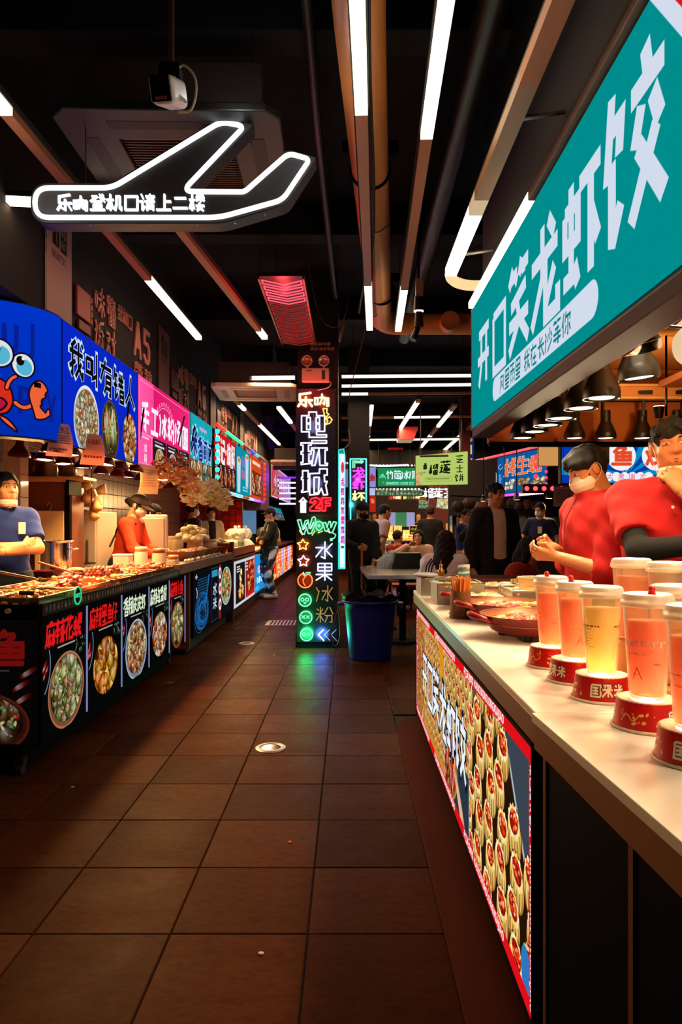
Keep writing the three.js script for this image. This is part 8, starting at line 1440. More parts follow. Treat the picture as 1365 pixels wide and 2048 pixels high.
{
const mRed = std(0x7a1c0e, 0.38), mIn = std(0xb07040, 0.35, 0.2), mHandle = std(0xa01c16, 0.4);
const pan = (label, x, z, r, h, fill, cols, n, turn = 0) => {
const t = thing('stew_pan', label, 'pan', [x, RTOP, z], turn);
part('body', lathe([[0, 0.022], [r * 0.72, 0.022], [r * 0.8, 0.03], [r * 0.97, h * 0.88], [r, h], [r * 1.015, h + 0.004], [r * 0.985, h + 0.003], [r * 0.95, h * 0.86], [r * 0.78, 0.036], [0, 0.034]], 48), mRed, t);
part('lining', lathe([[0, 0.0365], [r * 0.775, 0.0385], [r * 0.943, h * 0.86], [r * 0.975, h]], 48), new THREE.MeshStandardMaterial({ color: 0xa86a3c, roughness: 0.35, metalness: 0.3, side: THREE.DoubleSide }), t);
for (let i = 0; i < 4; i++) { const a = i * Math.PI / 2 + 0.6; part('foot', cyl(0.02, 0.016, 0.024, Math.cos(a) * r * 0.62, 0.012, Math.sin(a) * r * 0.62, 14), M.lampBlack, t); }
for (const s of [0, Math.PI]) part('handle', [tube([[r * 0.93, h * 0.8, -0.05], [r * 1.12, h * 0.98, -0.045], [r * 1.24, h * 1.08, 0], [r * 1.12, h * 0.98, 0.045], [r * 0.93, h * 0.8, 0.05]], 0.011, 10).rotateY(s), rbox(0.07, 0.012, 0.075, 0.005, r * 1.05, h * 0.92, 0).rotateY(s)], mHandle, t);
part('sauce', lathe([[0, h * 0.72], [r * 0.9, h * 0.7], [r * 0.92, h * 0.66], [0, h * 0.6]], 40), new THREE.MeshPhysicalMaterial({ color: fill, roughness: 0.22, clearcoat: 0.6 }), t);
const g = []; for (let i = 0; i < n; i++) { const a = rr(0, 6.283), q = Math.sqrt(rnd()) * r * 0.82; g.push(paint(lump(rr(0.014, 0.026), 0.55), tint(pick(cols), rr(-0.2, 0.15))).translate(Math.cos(a) * q, h * 0.72 + 0.004, Math.sin(a) * q)); } part('food', merge(g), M_FOOD, t).userData.kind = 'stuff';
return t;
};
const pA = onTop(1085, 1272), pB = onTop(1050, 1232), pC = onTop(1030, 1200);
pan('nearest dark red stew pan with looped handles beside the cups', 0.735, -2.8, 0.215, 0.088, 0xd89a48, ['#e8c070', '#d86a28', '#f0d890', '#b84a18', '#c83a14'], 70, 0.12);
pan('second dark red stew pan behind the nearest one', 0.76, -3.27, 0.225, 0.085, 0xb85a20, ['#d86a28', '#e8a050', '#f0d0a0', '#c83a14'], 80, 0.2);
pan('third red pan heaped with pale fried food beside the skewer holder', 0.75, -3.77, 0.225, 0.08, 0xe0b060, ['#f4e4b0', '#fff0d0', '#e8c068', '#d8a040'], 130, 0.3);
const lad = thing('wooden_spatula', 'wooden spatula lying across the second red pan', 'spatula', [0.86, RTOP + 0.09, -3.2], 0.5); part('blade', rbox(0.1, 0.012, 0.06, 0.005).rotateZ(0.15), std(0xd8a058, 0.5), lad); part('handle', rod([0.04, 0.008, 0], [0.26, 0.05, 0], 0.008), std(0xc88a44, 0.5), lad);
const ins = (label, x, z, w, d, h, fillc) => { const t = thing('steel_container', label, 'container', [x, RTOP, z]); part('bottom', box(w, 0.006, d, 0, 0.004, 0), M.brushed, t); for (const [a, b, c, e] of [[w, 0.005, 0, d / 2], [w, 0.005, 0, -d / 2], [0.005, d, w / 2, 0], [0.005, d, -w / 2, 0]]) part('wall', rbox(a, h, b, 0.002, c, h / 2, e), M.brushed, t); part('rim', tube([[w / 2, h, d / 2], [w / 2, h, -d / 2], [-w / 2, h, -d / 2], [-w / 2, h, d / 2]], 0.005, 6, true, true, 40), M.steel, t); const g = []; for (let i = 0; i < 60; i++) g.push(paint(lump(0.022, 0.6), tint(pick(fillc), rr(-0.2, 0.1))).translate(rr(-0.45, 0.45) * w, h * 0.86, rr(-0.45, 0.45) * d)); part('food', merge(g), M_FOOD, t).userData.kind = 'stuff'; };
ins('square steel container nearer the pans, filled with pale fritters', 0.62, -4.08, 0.26, 0.3, 0.115, ['#f0d890', '#e8b860', '#fff0c8']);
ins('second steel container at the far end of the right counter', 0.585, -4.6, 0.26, 0.32, 0.105, ['#a86a3c', '#c88a50', '#e8c890']);
ins('third long steel container of white fritters behind the red pans', 0.88, -4.3, 0.26, 0.44, 0.09, ['#fff4dc', '#f4e0b0', '#e8c070']);
ins('fourth low steel container of golden pieces beside the clear jugs', 0.9, -3.72, 0.16, 0.34, 0.11, ['#f4d080', '#e8a850', '#fff0c8']);
const p = onTop(922, 1236), cup = thing('skewer_holder', 'wooden holder filled with orange bamboo skewers beside the second pan', 'holder', [p[0], RTOP, p[2]]);
part('cup', lathe([[0, 0], [0.052, 0], [0.055, 0.006], [0.051, 0.02], [0.047, 0.13], [0.043, 0.13], [0.043, 0.02], [0, 0.02]], 30), M.wood, cup); part('base_ring', new THREE.TorusGeometry(0.053, 0.004, 8, 30).rotateX(Math.PI / 2).translate(0, 0.022, 0), M.wood, cup);
const ss = std(0xe89040, 0.5); for (let i = 0; i < 46; i++) { const a = rr(0, 6.3), q = Math.sqrt(rnd()) * 0.034, a2 = a + rr(-0.4, 0.4); part('skewer', rod([Math.cos(a) * q * 0.7, 0.03, Math.sin(a) * q * 0.7], [Math.cos(a2) * (q + 0.014), rr(0.185, 0.2), Math.sin(a2) * (q + 0.014)], 0.0032, 0.0032, 6), ss, cup); }
const jug = (label, px, py, handle) => { const b = onTop(px, py), r = 0.073, h = 0.17, t = thing('measuring_jug', label, 'jug', [b[0], RTOP, b[2]], -0.4); part('body', lathe([[0, 0.002], [r * 0.8, 0.002], [r * 0.84, 0.01], [r, h], [r * 1.05, h + 0.004], [r * 0.97, h], [r * 0.81, 0.014], [0, 0.01]], 36), new THREE.MeshPhysicalMaterial({ color: 0xfff0cc, roughness: 0.22, transmission: 0.72, thickness: 0 }), t); part('rim', new THREE.TorusGeometry(r * 1.03, 0.004, 8, 36).rotateX(Math.PI / 2).translate(0, h, 0), M.ivory, t); if (handle) part('handle', tube([[r * 0.98, h * 0.86, 0], [r * 1.45, h * 0.84, 0], [r * 1.5, h * 0.5, 0], [r * 1.2, h * 0.2, 0]], 0.009, 8), M.ivory, t); for (let i = 0; i < 4; i++) part('mark', box(0.03, 0.002, 0.002, 0, 0.04 + i * 0.03, r * (0.86 + 0.04 * i) + 0.002), M.redPaint, t); };
jug('clear plastic jug without a visible handle standing behind the cups', 1066, 1221, false); jug('clear plastic measuring jug with a handle beside the plainer one', 1125, 1252, true);
const gr = thing('griddle', 'long dark griddle tray at the far end of the right counter', 'griddle', [0.93, RTOP + 0.0, -4.62]); part('tray', [box(0.4, 0.02, 0.34, 0, 0.05, 0), box(0.4, 0.07, 0.012, 0, 0.07, 0.17), box(0.4, 0.07, 0.012, 0, 0.07, -0.17), box(0.012, 0.07, 0.34, 0.2, 0.07, 0), box(0.012, 0.07, 0.34, -0.2, 0.07, 0)], std(0x4a1c10, 0.4), gr); part('foot', box(0.36, 0.04, 0.3, 0, 0.02, 0), M.black, gr);
const sh = thing('pepper_shaker', 'brass coloured shaker standing on the far steel container', 'shaker', [0.605, RTOP + 0.112, -4.66]); part('body', lathe([[0, 0], [0.024, 0], [0.026, 0.03], [0.012, 0.04], [0.01, 0.06], [0.014, 0.07], [0, 0.075]], 18), std(0xc89048, 0.25, 0.8), sh); part('tip', cyl(0.004, 0.007, 0.03, 0, 0.088, 0, 10), M.steel, sh);
const bo = thing('sauce_cups', 'two pale sauce cups with blue print stacked beside the white fritters', 'cups', [0.7, RTOP + 0.12, -4.3]); for (let i = 0; i < 2; i++) { part('cup', lathe([[0, 0], [0.03, 0], [0.036, 0.04], [0, 0.042]], 22).rotateZ(0.1).translate(0, i * 0.04, 0), M.offWhite, bo); part('band', cyl(0.0355, 0.0335, 0.018, 0, 0.02 + i * 0.04, 0, 22).rotateZ(0.1), std(0x4aa0b0, 0.5), bo); }
const cloth1 = part('folded_cloth', [lump(0.07, 0.3).scale(1.5, 0.8, 0.8)], std(0xd8dce4, 0.8)); cloth1.position.set(0.5, RTOP + 0.118, -4.62); tag(cloth1, 'white and grey wiping cloth lying over the far steel container', 'cloth');
for (let i = 0; i < 5; i++) { const o = part('wooden_fork', [rod([0, 0, 0], [0.02 + i * 0.004, 0.09, -0.01], 0.004, 0.007, 6)], std(0xe8b870, 0.5)); o.position.set(0.98 + i * 0.012, RTOP + 0.02, -4.35 - i * 0.02); tag(o, `flat wooden stick standing upright behind the clear jugs, ${ORD[i]} from the left`, 'stick', 'upright wooden sticks'); }
}
// ------------------------------------------------------------------ stalls farther right
{
const T_OY = tex(1024, 420, (g, w, h) => {
g.fillStyle = '#c8e4ec'; g.fillRect(0, 0, w * 0.27, h); write(g, '生蚝', 30, 30, 90, 90, { weight: 0.13, color: '#4a9ab0' }); fineprint(g, 20, 150, 230, 44, 1, '#c83060'); fineprint(g, 20, 210, 220, 26, 1, '#5aa0a8'); for (let i = 0; i < 9; i++) blob(g, rr(20, 250), rr(300, 400), 26, 14, rr(0, 3), pick(['#e87850', '#f0d0b0', '#e04838']), '#803020', '#fff');
g.fillStyle = '#3a1410'; g.fillRect(w * 0.27, 0, w * 0.18, h); dish(g, w * 0.36, h * 0.52, 76, 130, { rim: '#e8ece4', bed: '#a8b878', cols: ['#f0ead0', '#88b060', '#e8c880', '#d8583a'], n: 50, size: 0.2 });
g.fillStyle = '#0a5aa0'; g.fillRect(w * 0.45, 0, w, h); write(g, '烤生蚝', w * 0.54, 40, 132, 190, { weight: 0.15, color: '#f0683a', outline: '#f4e4d0', outlineWidth: 0.025, gap: 0.08, slant: 0.08, cap: 'round' });
g.strokeStyle = '#f0f0f0'; g.lineWidth = 4; g.beginPath(); g.arc(w * 0.485, 110, 26, 0, 5); g.stroke(); fineprint(g, w * 0.47, 200, 30, 150, 7, '#c8dcf0');
for (const [x, c] of [[w * 0.6, ['#e8e0d0', '#c8b8a0']], [w * 0.75, ['#c8a070', '#a87848']], [w * 0.91, ['#e0d0a0', '#b89858']]]) for (let i = 0; i < 16; i++) blob(g, x + rr(-60, 60), h * 0.8 + rr(-50, 40), 26, 18, rr(0, 3), pick(c), '#4a3a24', '#fff8e8');
});
const a = at(934, 965, 15.0), b = at(1095, 932, 11.6), dx = b.x - a.x, dz = b.z - a.z, L = Math.hypot(dx, dz), th = Math.atan2(-dz, dx);
const s = thing('shop_sign', 'oyster stall sign of white and blue panels with orange characters, set at an angle', 'sign', [(a.x + b.x) / 2, 2.285, (a.z + b.z) / 2], th);
part('case', rbox(L, 0.74, 0.14, 0.01, 0, 0, -0.075), M.dark, s); part('lit_face', face(L - 0.04, 0.68, 0, 0, 0.002), litMat(T_OY, 1.0), s);
part('lit_top_bar', rod([-L / 2, 0.38, 0.03], [L / 2, 0.38, 0.03], 0.022, 0.022, 10), glowMat(0xff5060, 1.3), s); part('lit_bottom_bar', rod([-L / 2, -0.38, 0.03], [L / 2, -0.38, 0.03], 0.024, 0.024, 10), glowMat(0xe050d0, 1.4), s);
for (let i = 0; i < 14; i++) part('bulb', ball(0.022, L / 2 - 0.05 - i * 0.075, -0.4, 0.05, 8), glowMat(0xf8d0ff, 1.8), s); for (let i = 0; i < 8; i++) part('bulb', ball(0.025, L / 2 + 0.03, 0.34 - i * 0.1, 0.03, 8), glowMat(0xff3060, 1.8), s);
area(s, L * 0.9, 0.6, 0, 0, 0.04, 0, -0.6, 4, new THREE.Color(0x60a0ff), 0.9);
const T_OCT = tex(1024, 300, (g, w, h) => {
g.fillStyle = '#0a3ab0'; g.fillRect(0, 0, w, h); for (let i = 0; i < 26; i++) { g.fillStyle = i % 2 ? '#0a8ac0' : '#0838a8'; const q = i / 26 * 6.283; g.beginPath(); g.moveTo(w * 0.5, h * 0.8); g.lineTo(w * 0.5 + Math.cos(q) * 900, h * 0.8 + Math.sin(q) * 900); g.lineTo(w * 0.5 + Math.cos(q + 0.24) * 900, h * 0.8 + Math.sin(q + 0.24) * 900); g.fill(); }
['章', '鱼', '烧'].forEach((c, i) => { const x = 190 + i * 270; g.fillStyle = '#eef2f6'; g.beginPath(); g.arc(x, 96, 112, 0, 7); g.fill(); g.beginPath(); g.moveTo(x + 60, 180); g.lineTo(x + 20, 232); g.lineTo(x + 100, 150); g.fill(); write(g, c, x - 74, 14, 148, 150, { weight: 0.17, color: '#e84a24', cap: 'round' }); });
g.fillStyle = '#f0f0f4'; for (let i = 0; i < 6; i++) { g.beginPath(); g.arc(360 + i * 62, 254, 36, 0, 7); g.fill(); } ['大', '来', '海', '大'].forEach((c, i) => write(g, c, 350 + i * 84, 226, 50, 50, { weight: 0.14, color: '#e88aa8' })); g.fillStyle = '#e8c860'; for (let i = 0; i < 8; i++) { g.beginPath(); g.ellipse(110 + i * 7, 180 + i * 14, 16, 10, 0.6, 0, 7); g.fill(); }
});
const p0 = at(1122, 968, 9.5), p1 = at(1392, 884, 9.5), W = p1.x - p0.x, H = p1.y - p0.y, o = thing('shop_sign', 'blue octopus-ball stall sign with orange characters in white circles behind the two men', 'sign', [(p0.x + p1.x) / 2, (p0.y + p1.y) / 2, -9.5]);
part('case', rbox(W, H, 0.12, 0.01, 0, 0, -0.065), M.dark, o); part('lit_face', face(W - 0.03, H - 0.03, 0, 0, 0.002), litMat(T_OCT, 1.0), o); area(o, W, H, 0, 0, 0.04, 0, -0.6, 4, new THREE.Color(0x60a0ff), 0.7);
part('bulb_rail', box(W + 0.6, 0.12, 0.08, -0.2, -H / 2 - 0.06, -0.05), std(0x2a0a0c, 0.6), o); for (let i = 0; i < 20; i++) part('bulb', ball(0.032, -W / 2 - 0.45 + i * 0.115, -H / 2 - 0.06, 0.0, 10), glowMat(0xff5a60, 1.5), o);
for (let i = 0; i < 3; i++) part('bulb', ball(0.032, -W / 2 - 0.33, -H / 2 + 0.1 + i * 0.13, 0.0, 10), glowMat(0xff3a48, 1.5), o);
const blank = thing('paper_card', 'blank cream card hanging before the first white circle', 'card', arr(at(1206, 908, 8.9))); part('card', box(0.17, 0.24, 0.004), std(0xe8c080, 0.7), blank); part('string', rod([0, 0.12, 0], [0, 2.0, 0], 0.002), M.cable, blank);
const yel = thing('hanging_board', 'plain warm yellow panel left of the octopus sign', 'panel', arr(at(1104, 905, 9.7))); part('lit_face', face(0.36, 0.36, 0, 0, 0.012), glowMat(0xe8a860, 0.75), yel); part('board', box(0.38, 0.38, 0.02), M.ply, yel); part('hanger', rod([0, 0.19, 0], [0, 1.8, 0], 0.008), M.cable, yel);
const note = thing('menu_paper', 'pinkish menu paper under the round red bulbs', 'menu', arr(at(1128, 993, 9.3))); part('paper', box(0.26, 0.26, 0.004), printMat(tex(128, 128, (g, w, h) => { g.fillStyle = '#c89080'; g.fillRect(0, 0, w, h); fineprint(g, 14, 20, 100, 90, 6, '#7a4038'); }), 0.7), note); part('string', rod([0, 0.13, -0.02], [0, 2.5, -0.02], 0.003), M.cable, note);
const tg = thing('wood_tag', 'pale character plaque under the octopus sign between the two men', 'plaque', arr(at(1213, 985, 9.3))); part('letter', letterBars('章', 0, 0, 0.13, 0.15, 0.016, 0.02), std(0xd0a068, 0.5), tg); part('board', box(0.16, 0.18, 0.02, 0, 0, -0.012), M.dark, tg); part('string', rod([0, 0.09, -0.02], [0, 2.5, -0.02], 0.003), M.cable, tg);
const bn = thing('vertical_banner', 'narrow dark blue hanging banner with yellow figures right of the durian sign', 'banner', arr(at(941, 900, 15.6)), -0.7); part('lit_face', face(0.2, 0.58, 0, 0, 0.012), litMat(tex(128, 256, (g, w, h) => { g.fillStyle = '#102a78'; g.fillRect(0, 0, w, h); fineprint(g, 24, 30, 80, 30, 1, '#e8e060'); g.fillStyle = '#e8e880'; g.fillRect(30, 90, 26, 90); g.fillRect(70, 80, 26, 90); fineprint(g, 24, 210, 80, 30, 1, '#c8d0f0'); }), 0.8), bn); part('board', box(0.22, 0.6, 0.02), M.navy, bn); part('hanger', rod([0, 0.32, 0], [0, 1.8, 0], 0.008), M.cable, bn);
const ct = thing('stall_counter', 'right-hand far stall counter of steel before the man in the dark blue shirt', 'counter', [2.9, 0, -10.9], -0.15); part('carcass', box(2.6, 0.86, 0.6, 0, 0.43, 0), std(0x3a2a22, 0.5), ct); part('top', rbox(2.7, 0.05, 0.7, 0.01, 0, 0.885, 0), M.brushed, ct);
heap('dough_pieces', 'row of golden dough balls and pale noodles on the far right stall counter', 'food', [2.75, 0.93, -10.75], 1.1, 0.35, 0.1, 70, ['#f0c070', '#e8a850', '#f8e8c0'], () => lump(0.055, 0.8));
for (let i = 0; i < 3; i++) { const bb = thing('bread_roll', `golden round bread roll on the far right stall counter, ${ORD[i]} from the left`, 'bread', [2.72 + i * 0.14, 0.912, -10.6], 0, 'bread rolls'); part('crust', new THREE.SphereGeometry(0.07, 18, 12).scale(1, 0.75, 1).translate(0, 0.05, 0), std(0xe8a04c, 0.4), bb); part('tray_paper', cyl(0.075, 0.075, 0.006, 0, 0.003, 0, 18), M.offWhite, bb); }
const bt = thing('steel_bin', 'small round steel bin on the far right stall counter', 'container', [3.2, 0.912, -10.6]); part('body', lathe([[0, 0], [0.1, 0], [0.12, 0.14], [0.128, 0.145], [0.115, 0.14], [0.095, 0.01], [0, 0.01]], 26), M.steel, bt); part('ladle', rod([0.05, 0.05, 0], [0.14, 0.26, 0.02], 0.008), M.steel, bt);
structure('wall_stall_right', [box(4.2, 2.6, 0.1, 4.0, 1.3, -13.6), box(0.1, 2.6, 4.2, 5.6, 1.3, -11.5)], std(0x1e1611, 0.8));
const cab = thing('wall_cabinet', 'grey steel cupboards at the back of the far right stall', 'cupboard', [3.0, 1.0, -13.3]); for (let i = 0; i < 3; i++) { part('door', rbox(0.62, 0.8, 0.03, 0.01, -0.7 + i * 0.66, 0.1, 0.2), M.brushed, cab); } part('carcass', box(2.1, 0.9, 0.36, -0.04, 0.08, 0), M.steel, cab); part('stand', box(2.0, 0.62, 0.3, -0.04, -0.68, 0), M.dark, cab);
[[2.5, 1.8, 13.2], [2.95, 1.8, 12.5], [3.35, 1.8, 11.9], [3.3, 1.72, 9.75], [4.0, 1.72, 9.75]].forEach(([x, y, z], i) => { const p = thing('stall_lamp', `downlight over the far right stalls, ${ORD[i]} from the left`, 'lamp', [x, y, -z], 0, 'downlights over the far right stalls'); part('shade', lathe([[0, 0.12], [0.03, 0.12], [0.07, 0.02], [0.07, 0], [0.06, 0.01], [0, 0.08]], 22), M.lampBlack, p); part('lamp_glow', cyl(0.05, 0.05, 0.008, 0, 0.004, 0, 18), warmGlow, p); part('stem', rod([0, 0.12, 0], [0, 2.2, 0], 0.008), M.black, p); spot(p, 0, -0.01, 0, -0.2, -2, 0.9, new THREE.Color().setRGB(1, 0.62, 0.3), LAMP_FAR, 1.15); });
const fd = thing('food_garland', 'dark garland of dried bundles hanging under the oyster sign', 'garland', [2.75, 1.72, -12.6], 0.7); for (let i = 0; i < 10; i++) part('bundle', lump(0.09, 1.1).translate(-1.2 + i * 0.27, rr(-0.06, 0.06), rr(-0.05, 0.05)), std(pick([0x3a2012, 0x6a3a18, 0x241510]), 0.8), fd); part('rail', rod([-1.4, 0.12, 0], [1.4, 0.12, 0], 0.012), M.black, fd); part('hanger', rod([0, 0.12, 0], [0, 2.4, 0], 0.008), M.cable, fd);
}
// ------------------------------------------------------------------ the people
const H = Math.PI / 2, pp = (px, z) => (px - VX) * z / FOCAL, wp = (px, py, z) => arr(at(px, py, z));
const tee = (c, more) => [{ name: 'shirt', color: c, sleeve: 'short', ...more }], coat = (c, more) => [{ name: 'jacket', color: c, ...more }];
const SKINS = [0xd09468, 0xc88a60, 0xdaa27a];
const blueMan = person('young man in a dark blue T-shirt with folded arms behind the nearest left counter', { pos: [-2.56, 0, -5.3], turn: 0.75, tall: 1.74, fine: 1.1, tops: tee(0x0c2a78), bottom: 0x14161c, mask: 'chin', maskColor: 0xd8b8b0, l: { to: [-0.07, 1.13, 0.23], bend: [0.9, -0.3, 0.1], curl: 1.2, palm: [0, -0.2, -1], dir: [-1, 0.25, -0.3] }, r: { to: [0.06, 1.18, 0.21], bend: [-0.9, -0.3, 0.1], curl: 1.2, palm: [0, -0.2, -1], dir: [1, 0.2, -0.2] }, head: { yaw: 0.1, pitch: -0.02 } });
part('chest_badge', rbox(0.05, 0.085, 0.004, 0.002).translate(0.07, 1.3, 0.145), std(0xe0d8d0, 0.6), blueMan.P);
const apronGirl = person('woman in a dark cap, white mask and orange-red vest bending over the left counter', { pos: [-2.47, 0, -7.75], turn: H - 0.12, tall: 1.7, female: true, fine: 1.2, lean: 0.26, skin: SKINS[2], hair: 'bun', cap: 0x2a1810, mask: 'on', maskColor: 0xf0d8c8, tops: coat(0xd8401c), bottom: 0x1c1a1c, l: { to: [0.16, 1.05, 0.42], curl: 0.9 }, r: { to: [-0.12, 1.04, 0.44], curl: 0.9 }, head: { pitch: 0.3 } });
for (const s of [1, -1]) part('strap', tube([apronGirl.T(s * 0.1, 1.4, 0.09), apronGirl.T(s * 0.1, 1.43, -0.02), apronGirl.T(s * 0.02, 1.25, -0.145), apronGirl.T(-s * 0.14, 1.1, -0.12)], 0.012, 6), std(0x241410, 0.8), apronGirl.P);
person('second woman with tied hair eating over a bowl beside the woman in the cap', { pos: [-2.52, 0, -8.75], turn: H - 0.3, tall: 1.62, female: true, fine: 1.5, lean: 0.2, skin: SKINS[2], hair: 'bun', tops: coat(0xb01c14), bottom: 0x1c1a1c, l: { to: [0.1, 1.2, 0.3], curl: 1 }, r: { to: [-0.08, 1.2, 0.3], curl: 1 }, head: { pitch: 0.35 } });
person('man in dark brown seen from behind with a white apron strap', { pos: [-2.6, 0, -11.8], turn: 2.3, tall: 1.72, fine: 1.6, mask: 'on', maskColor: 0xb8c4d0, tops: coat(0x2c130c), bottom: 0x14110f, apron: { color: 0x241008, strap: 0xd8d0c4 } });
person('woman in a beige jacket with a mask under her chin looking at the camera', { pos: [-2.6, 0, -13.4], turn: 0.45, tall: 1.68, female: true, fine: 1.6, hair: 'bun', mask: 'chin', maskColor: 0xb0c8cc, tops: [{ name: 'shirt', color: 0x14100e }, { name: 'jacket', color: 0xa89878, thick: 0.024, open: 0.06 }], bottom: 0x222020 });
person('masked cook in black in the dark part of the third left stall', { pos: [-2.55, 0, -15.6], turn: 1.2, tall: 1.68, fine: 2, mask: 'on', maskColor: 0x9a8a80, cap: 0x14100e, tops: coat(0x120e0d), bottom: 0x100e0e });
person('masked cook in dark green beside the cook in black', { pos: [-2.62, 0, -17.5], turn: 0.3, tall: 1.7, fine: 2, mask: 'on', maskColor: 0xa89a90, tops: coat(0x12301c), bottom: 0x100e0e });
person('man in a black cap, apron and patterned trousers standing before the third left counter', { pos: [pp(542, 13.2), 0, -13.2], turn: -1.15, tall: 1.66, fine: 1.2, cap: 0x0e0e12, mask: 'chin', maskColor: 0x9ab0bc, tops: coat(0x100d0d), bottom: 0x8090a8, camo: true, apron: { color: 0x1e2018, strap: 0xb8b0a4, low: 0.48 }, l: { to: [-0.04, 1.1, 0.24], bend: [0.8, -0.3, 0], dir: [-1, 0.2, 0.1], palm: [0, 0, -1], curl: 0.9 }, r: { to: [0.06, 1.06, 0.23], bend: [-0.8, -0.3, 0], dir: [1, 0.1, 0.1], palm: [0, 0, -1], curl: 0.9 } });
const cz = 10.0, hand = wp(719, 1096, cz - 0.25);
person('cleaner in a black coat, black mask and dark beanie leaning on a wooden pole', { pos: [pp(724, cz), 0, -cz], turn: 0.42, tall: 1.66, fine: 1.1, wide: 1.12, hair: 'short', beanie: 0x0e1626, mask: 'on', maskColor: 0x0c0b0d, tops: coat(0x0b0d14, { hem: 0.62, thick: 0.024, collar: 0.04 }), bottom: 0x0b0a0c, r: { world: hand, bend: [-0.8, -0.5, 0], dir: [0.5, 0.05, 0.8], palm: [1, 0, 0], curl: 1.35 }, l: { world: wp(748, 1119, cz - 0.15), bend: [0.9, -0.4, -0.2], curl: 0.7 }, head: { yaw: 0.35, pitch: 0.18 } });
{ const t = thing('broom_pole', 'orange wooden pole held upright by the cleaner behind the bin', 'pole', [hand[0] + 0.035, 0, hand[2] + 0.05]); part('pole', rod([0, 0.03, 0.06], [0, hand[1] + 0.05, 0], 0.016, 0.016, 14), std(0xb8602a, 0.5), t); part('end_cap', ball(0.018, 0, hand[1] + 0.05, 0, 12), std(0x9a4a20, 0.5), t); part('brush_head', rbox(0.26, 0.05, 0.07, 0.01, 0, 0.03, 0.06), M.dark, t); }
const sit = (label, px, z, turn, o) => person(label, { pos: [pp(px, z), 0, -z], turn, hips: [0, 0.52, 0], foot_l: [0.11, 0.085, 0.36], foot_r: [-0.11, 0.085, 0.36], fine: 1.6, bottom: 0x16151a, ...o, l: { to: [0.14, 0.78, 0.36], ...o.l }, r: { to: [-0.14, 0.78, 0.36], ...o.r } });
const stool = (px, z, l) => { const t = thing('stool', l, 'stool', [pp(px, z), 0, -z]); part('seat', rbox(0.34, 0.05, 0.32, 0.012, 0, 0.385, 0), std(0x6a2418, 0.5), t); for (const [a, b] of [[1, 1], [1, -1], [-1, 1], [-1, -1]]) part('leg', rod([a * 0.14, 0, b * 0.13], [a * 0.12, 0.37, b * 0.11], 0.016), M.black, t); };
sit('seated person in a black and red jacket beyond the table, seen from behind', 795, 12.4, 2.4, { tall: 1.66, tops: coat(0x8a0f10), hair: 'short' }); stool(795, 12.4, 'stool under the person in the black and red jacket');
sit('smiling woman in a cream jacket seated beyond the table, hand to her face', 838, 11.6, -0.35, { tall: 1.68, female: true, skin: SKINS[2], hair: 'bob', tops: coat(0xd8b898, { thick: 0.026 }), r: { to: [-0.1, 1.05, 0.2], bend: [-0.8, -0.6, 0.2], curl: 1.1 }, head: { roll: 0.15 } }); stool(838, 11.6, 'stool under the smiling woman in the cream jacket');
const girl = sit('long-haired girl in a white hooded top with three black stripes, seen from behind', 888, 7.25, 2.75, { tall: 1.74, hips: [0, 0.5, 0], female: true, fine: 1.2, lean: 0.12, hair: 'long', hairColor: 0x1c0d08, tops: [{ name: 'hooded_top', color: 0xf8f2f2, thick: 0.028, wrinkle: 0.006, closed: true }] }); stool(888, 7.25, 'stool under the girl in the white hooded top');
for (let i = 0; i < 3; i++) part('stripe', tube([girl.T(0.06 + i * 0.028, 1.41, -0.09), girl.T(0.09 + i * 0.028, 1.34, -0.135), girl.T(0.1 + i * 0.028, 1.24, -0.155), girl.T(0.115 + i * 0.028, 1.12, -0.15)], 0.0075, 6), std(0x111015, 0.8), girl.P);
sit('woman in a fawn jumper with her hair pinned up beside the girl in white', 938, 7.6, 2.1, { tall: 1.74, female: true, hair: 'bun', tops: coat(0x8a6048, { thick: 0.022 }) }); stool(938, 7.6, 'stool under the woman in the fawn jumper');
person('close-cropped man in a black jacket standing before the far cake stall, back to the camera', { pos: [pp(861, 13.6), 0, -13.6], turn: Math.PI - 0.2, tall: 1.72, fine: 1.7, hairColor: 0x2c1a12, tops: coat(0x0e0c0e, { collar: 0.04 }), bottom: 0x121114 });
person('person in a pale pink shirt leaning forward behind the cleaner', { pos: [pp(748, 11.4), 0, -11.0], turn: 2.0, tall: 1.7, fine: 1.8, lean: 0.25, tops: tee(0xc8a098), bottom: 0x3a3438 });
person('worker in a dark blue T-shirt half hidden right of the girl in white', { pos: [pp(926, 12), 0, -12], turn: 1.1, tall: 1.62, fine: 1.7, tops: tee(0x0c1a50), bottom: 0x1a1a20, r: { to: [0.08, 1.05, 0.34], curl: 0.8 }, l: { to: [0.16, 1.02, 0.36], curl: 0.8 } });
const vars = person('man in an open black varsity jacket over a white T-shirt standing beyond the right counter', { pos: [pp(990, 7.3), 0, -7.3], turn: 0.25, tall: 1.78, fine: 1.1, hair: 'short', tops: [{ name: 'shirt', color: 0xe8c8b8, sleeve: 'none' }, { name: 'jacket', color: 0x0b0a0d, thick: 0.026, open: 0.065 }], bottom: 0x14141a, head: { yaw: 0.45, pitch: 0.02 } });
[['F', -0.125], ['A', -0.088], ['E', 0.12]].forEach(([c, x]) => part('letter_patch', letterBars(c, x, 1.27, 0.032, 0.045, 0.009, 0.004).map((g) => g.rotateX(-0.05).translate(0, 0, 0.139 - Math.abs(x) * 0.18)), std(0xe8d8d0, 0.8), vars.P));
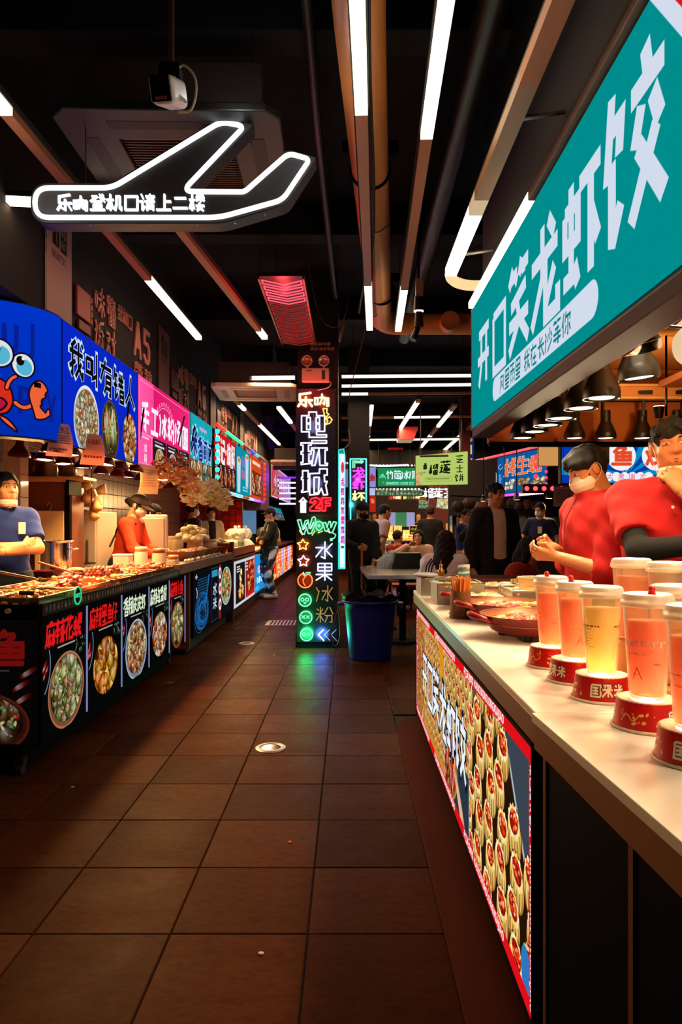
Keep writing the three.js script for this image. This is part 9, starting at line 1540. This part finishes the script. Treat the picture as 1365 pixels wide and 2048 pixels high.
sit('dark-haired person in an orange-red hooded top bent forward beyond the right counter', 1018, 6.5, 0.95, { tall: 1.7, hips: [0, 0.5, 0], fine: 1.3, lean: 0.3, hair: 'bob', tops: [{ name: 'hooded_top', color: 0x9a240c, thick: 0.03, closed: true, wrinkle: 0.005 }], head: { pitch: 0.3 } }); stool(1018, 6.5, 'stool under the person in the orange-red hooded top');
const cook = person('masked cook in a navy T-shirt with a white badge behind the far right stall counter', { pos: [pp(1083, 11.7), 0, -11.75], turn: -0.45, tall: 1.72, fine: 1.4, mask: 'on', maskColor: 0xd8c8b8, tops: tee(0x0c1648), bottom: 0x14141c, l: { to: [0.26, 0.98, 0.2], curl: 0.8 }, r: { to: [-0.28, 0.98, 0.2], curl: 0.8 }, head: { yaw: -0.3, pitch: 0.25 } });
part('chest_badge', rbox(0.07, 0.11, 0.004, 0.002).translate(0.02, 1.26, 0.145), std(0xe0d4b0, 0.6), cook.P);
const red = person('man in a red zip fleece and white face mask looking down at his hands', { pos: [1.27, 0, -3.62], turn: -H + 0.16, tall: 1.75, fine: 0.9, wide: 1.08, lean: 0.06, skin: 0xcf8c5c, tousle: 0.006, fringe: 0.6, mask: 'on', maskColor: 0xf0e2d2, tops: [{ name: 'fleece', color: 0xb40403, sleeve: 'elbow', collar: 0.055, thick: 0.024, wrinkle: 0.005, hem: 0.78 }], bottom: 0x16161e, l: { world: wp(1112, 1112, 3.5), bend: [0.6, -1, -0.4], dir: [-0.25, 0.1, 1], palm: [-0.7, 0.7, 0], curl: 1.0 }, r: { world: wp(1108, 1094, 3.72), bend: [-0.6, -1, -0.4], dir: [0.3, 0, 1], palm: [0.8, 0.4, 0], curl: 1.15 }, head: { pitch: 0.42 } });
part('zip', tube([red.T(0, 1.475, 0.075), red.T(0, 1.42, 0.108), red.T(0, 1.34, 0.15), red.T(0, 1.24, 0.16)], 0.004, 6), std(0x8a0a08, 0.5), red.P); part('zip_pull', rbox(0.008, 0.03, 0.006, 0.002).translate(0, 1.26, 0.176), M.brushed, red.P);
const polo = person('smiling young man in a red polo shirt, mask under his mouth, hand to his chin', { pos: [1.42, 0, -3.12], turn: -0.42, tall: 1.81, fine: 0.85, wide: 1.12, skin: 0xcf8458, tousle: 0.008, fringe: 0.8, squint: 0.4, mask: 'chin', maskColor: 0xf0d8c4, tops: [{ name: 'polo_shirt', color: 0xb80604, sleeve: 'short', collar: 0.0, thick: 0.018, wrinkle: 0.004, vee: 0.05, hem: 0.8 }], bottom: 0x16161e, l: { to: [0.035, 1.4, 0.185], bend: [1, -0.8, 0.5], dir: [-0.5, 0.85, -0.1], palm: [-0.4, -0.2, -0.9], curl: 1.3 }, r: { to: [0.12, 1.2, 0.235], bend: [-1, -0.6, 0.15], dir: [1, 0.1, 0], palm: [0, 0, -1], curl: 0.6 }, head: { yaw: 0.1, pitch: -0.02, roll: 0.06 } });
{
const j = polo.joints.r, c1 = cap(arr(j.sh.clone().lerp(j.el, 0.55)), arr(j.el), 0.052, 0.048), c2 = cap(arr(j.el), arr(j.wr.clone().lerp(j.el, 0.06)), 0.049, 0.036);
part('black_sleeve', surface(join([c1, c2], 0.02), ...polo.bounds(0.1, [j.sh, j.el, j.wr]), 0.009), cloth(0x040303), polo.P);
const cm = cloth(0xc41208); for (const s of [1, -1]) part('collar', slab([[0, 0], [s * 0.085, 0.03], [s * 0.08, -0.03], [s * 0.03, -0.07]], 0.006, 0.002).rotateX(-0.35).applyMatrix4(new THREE.Matrix4().makeRotationY(s * 0.35)).translate(s * 0.012, 1.425, 0.085), cm, polo.P); part('button', cyl(0.006, 0.006, 0.004, 0, 0, 0, 12).rotateX(H).translate(0, 1.34, 0.165), M.ivory, polo.P);
}
renderer.render(scene, camera);
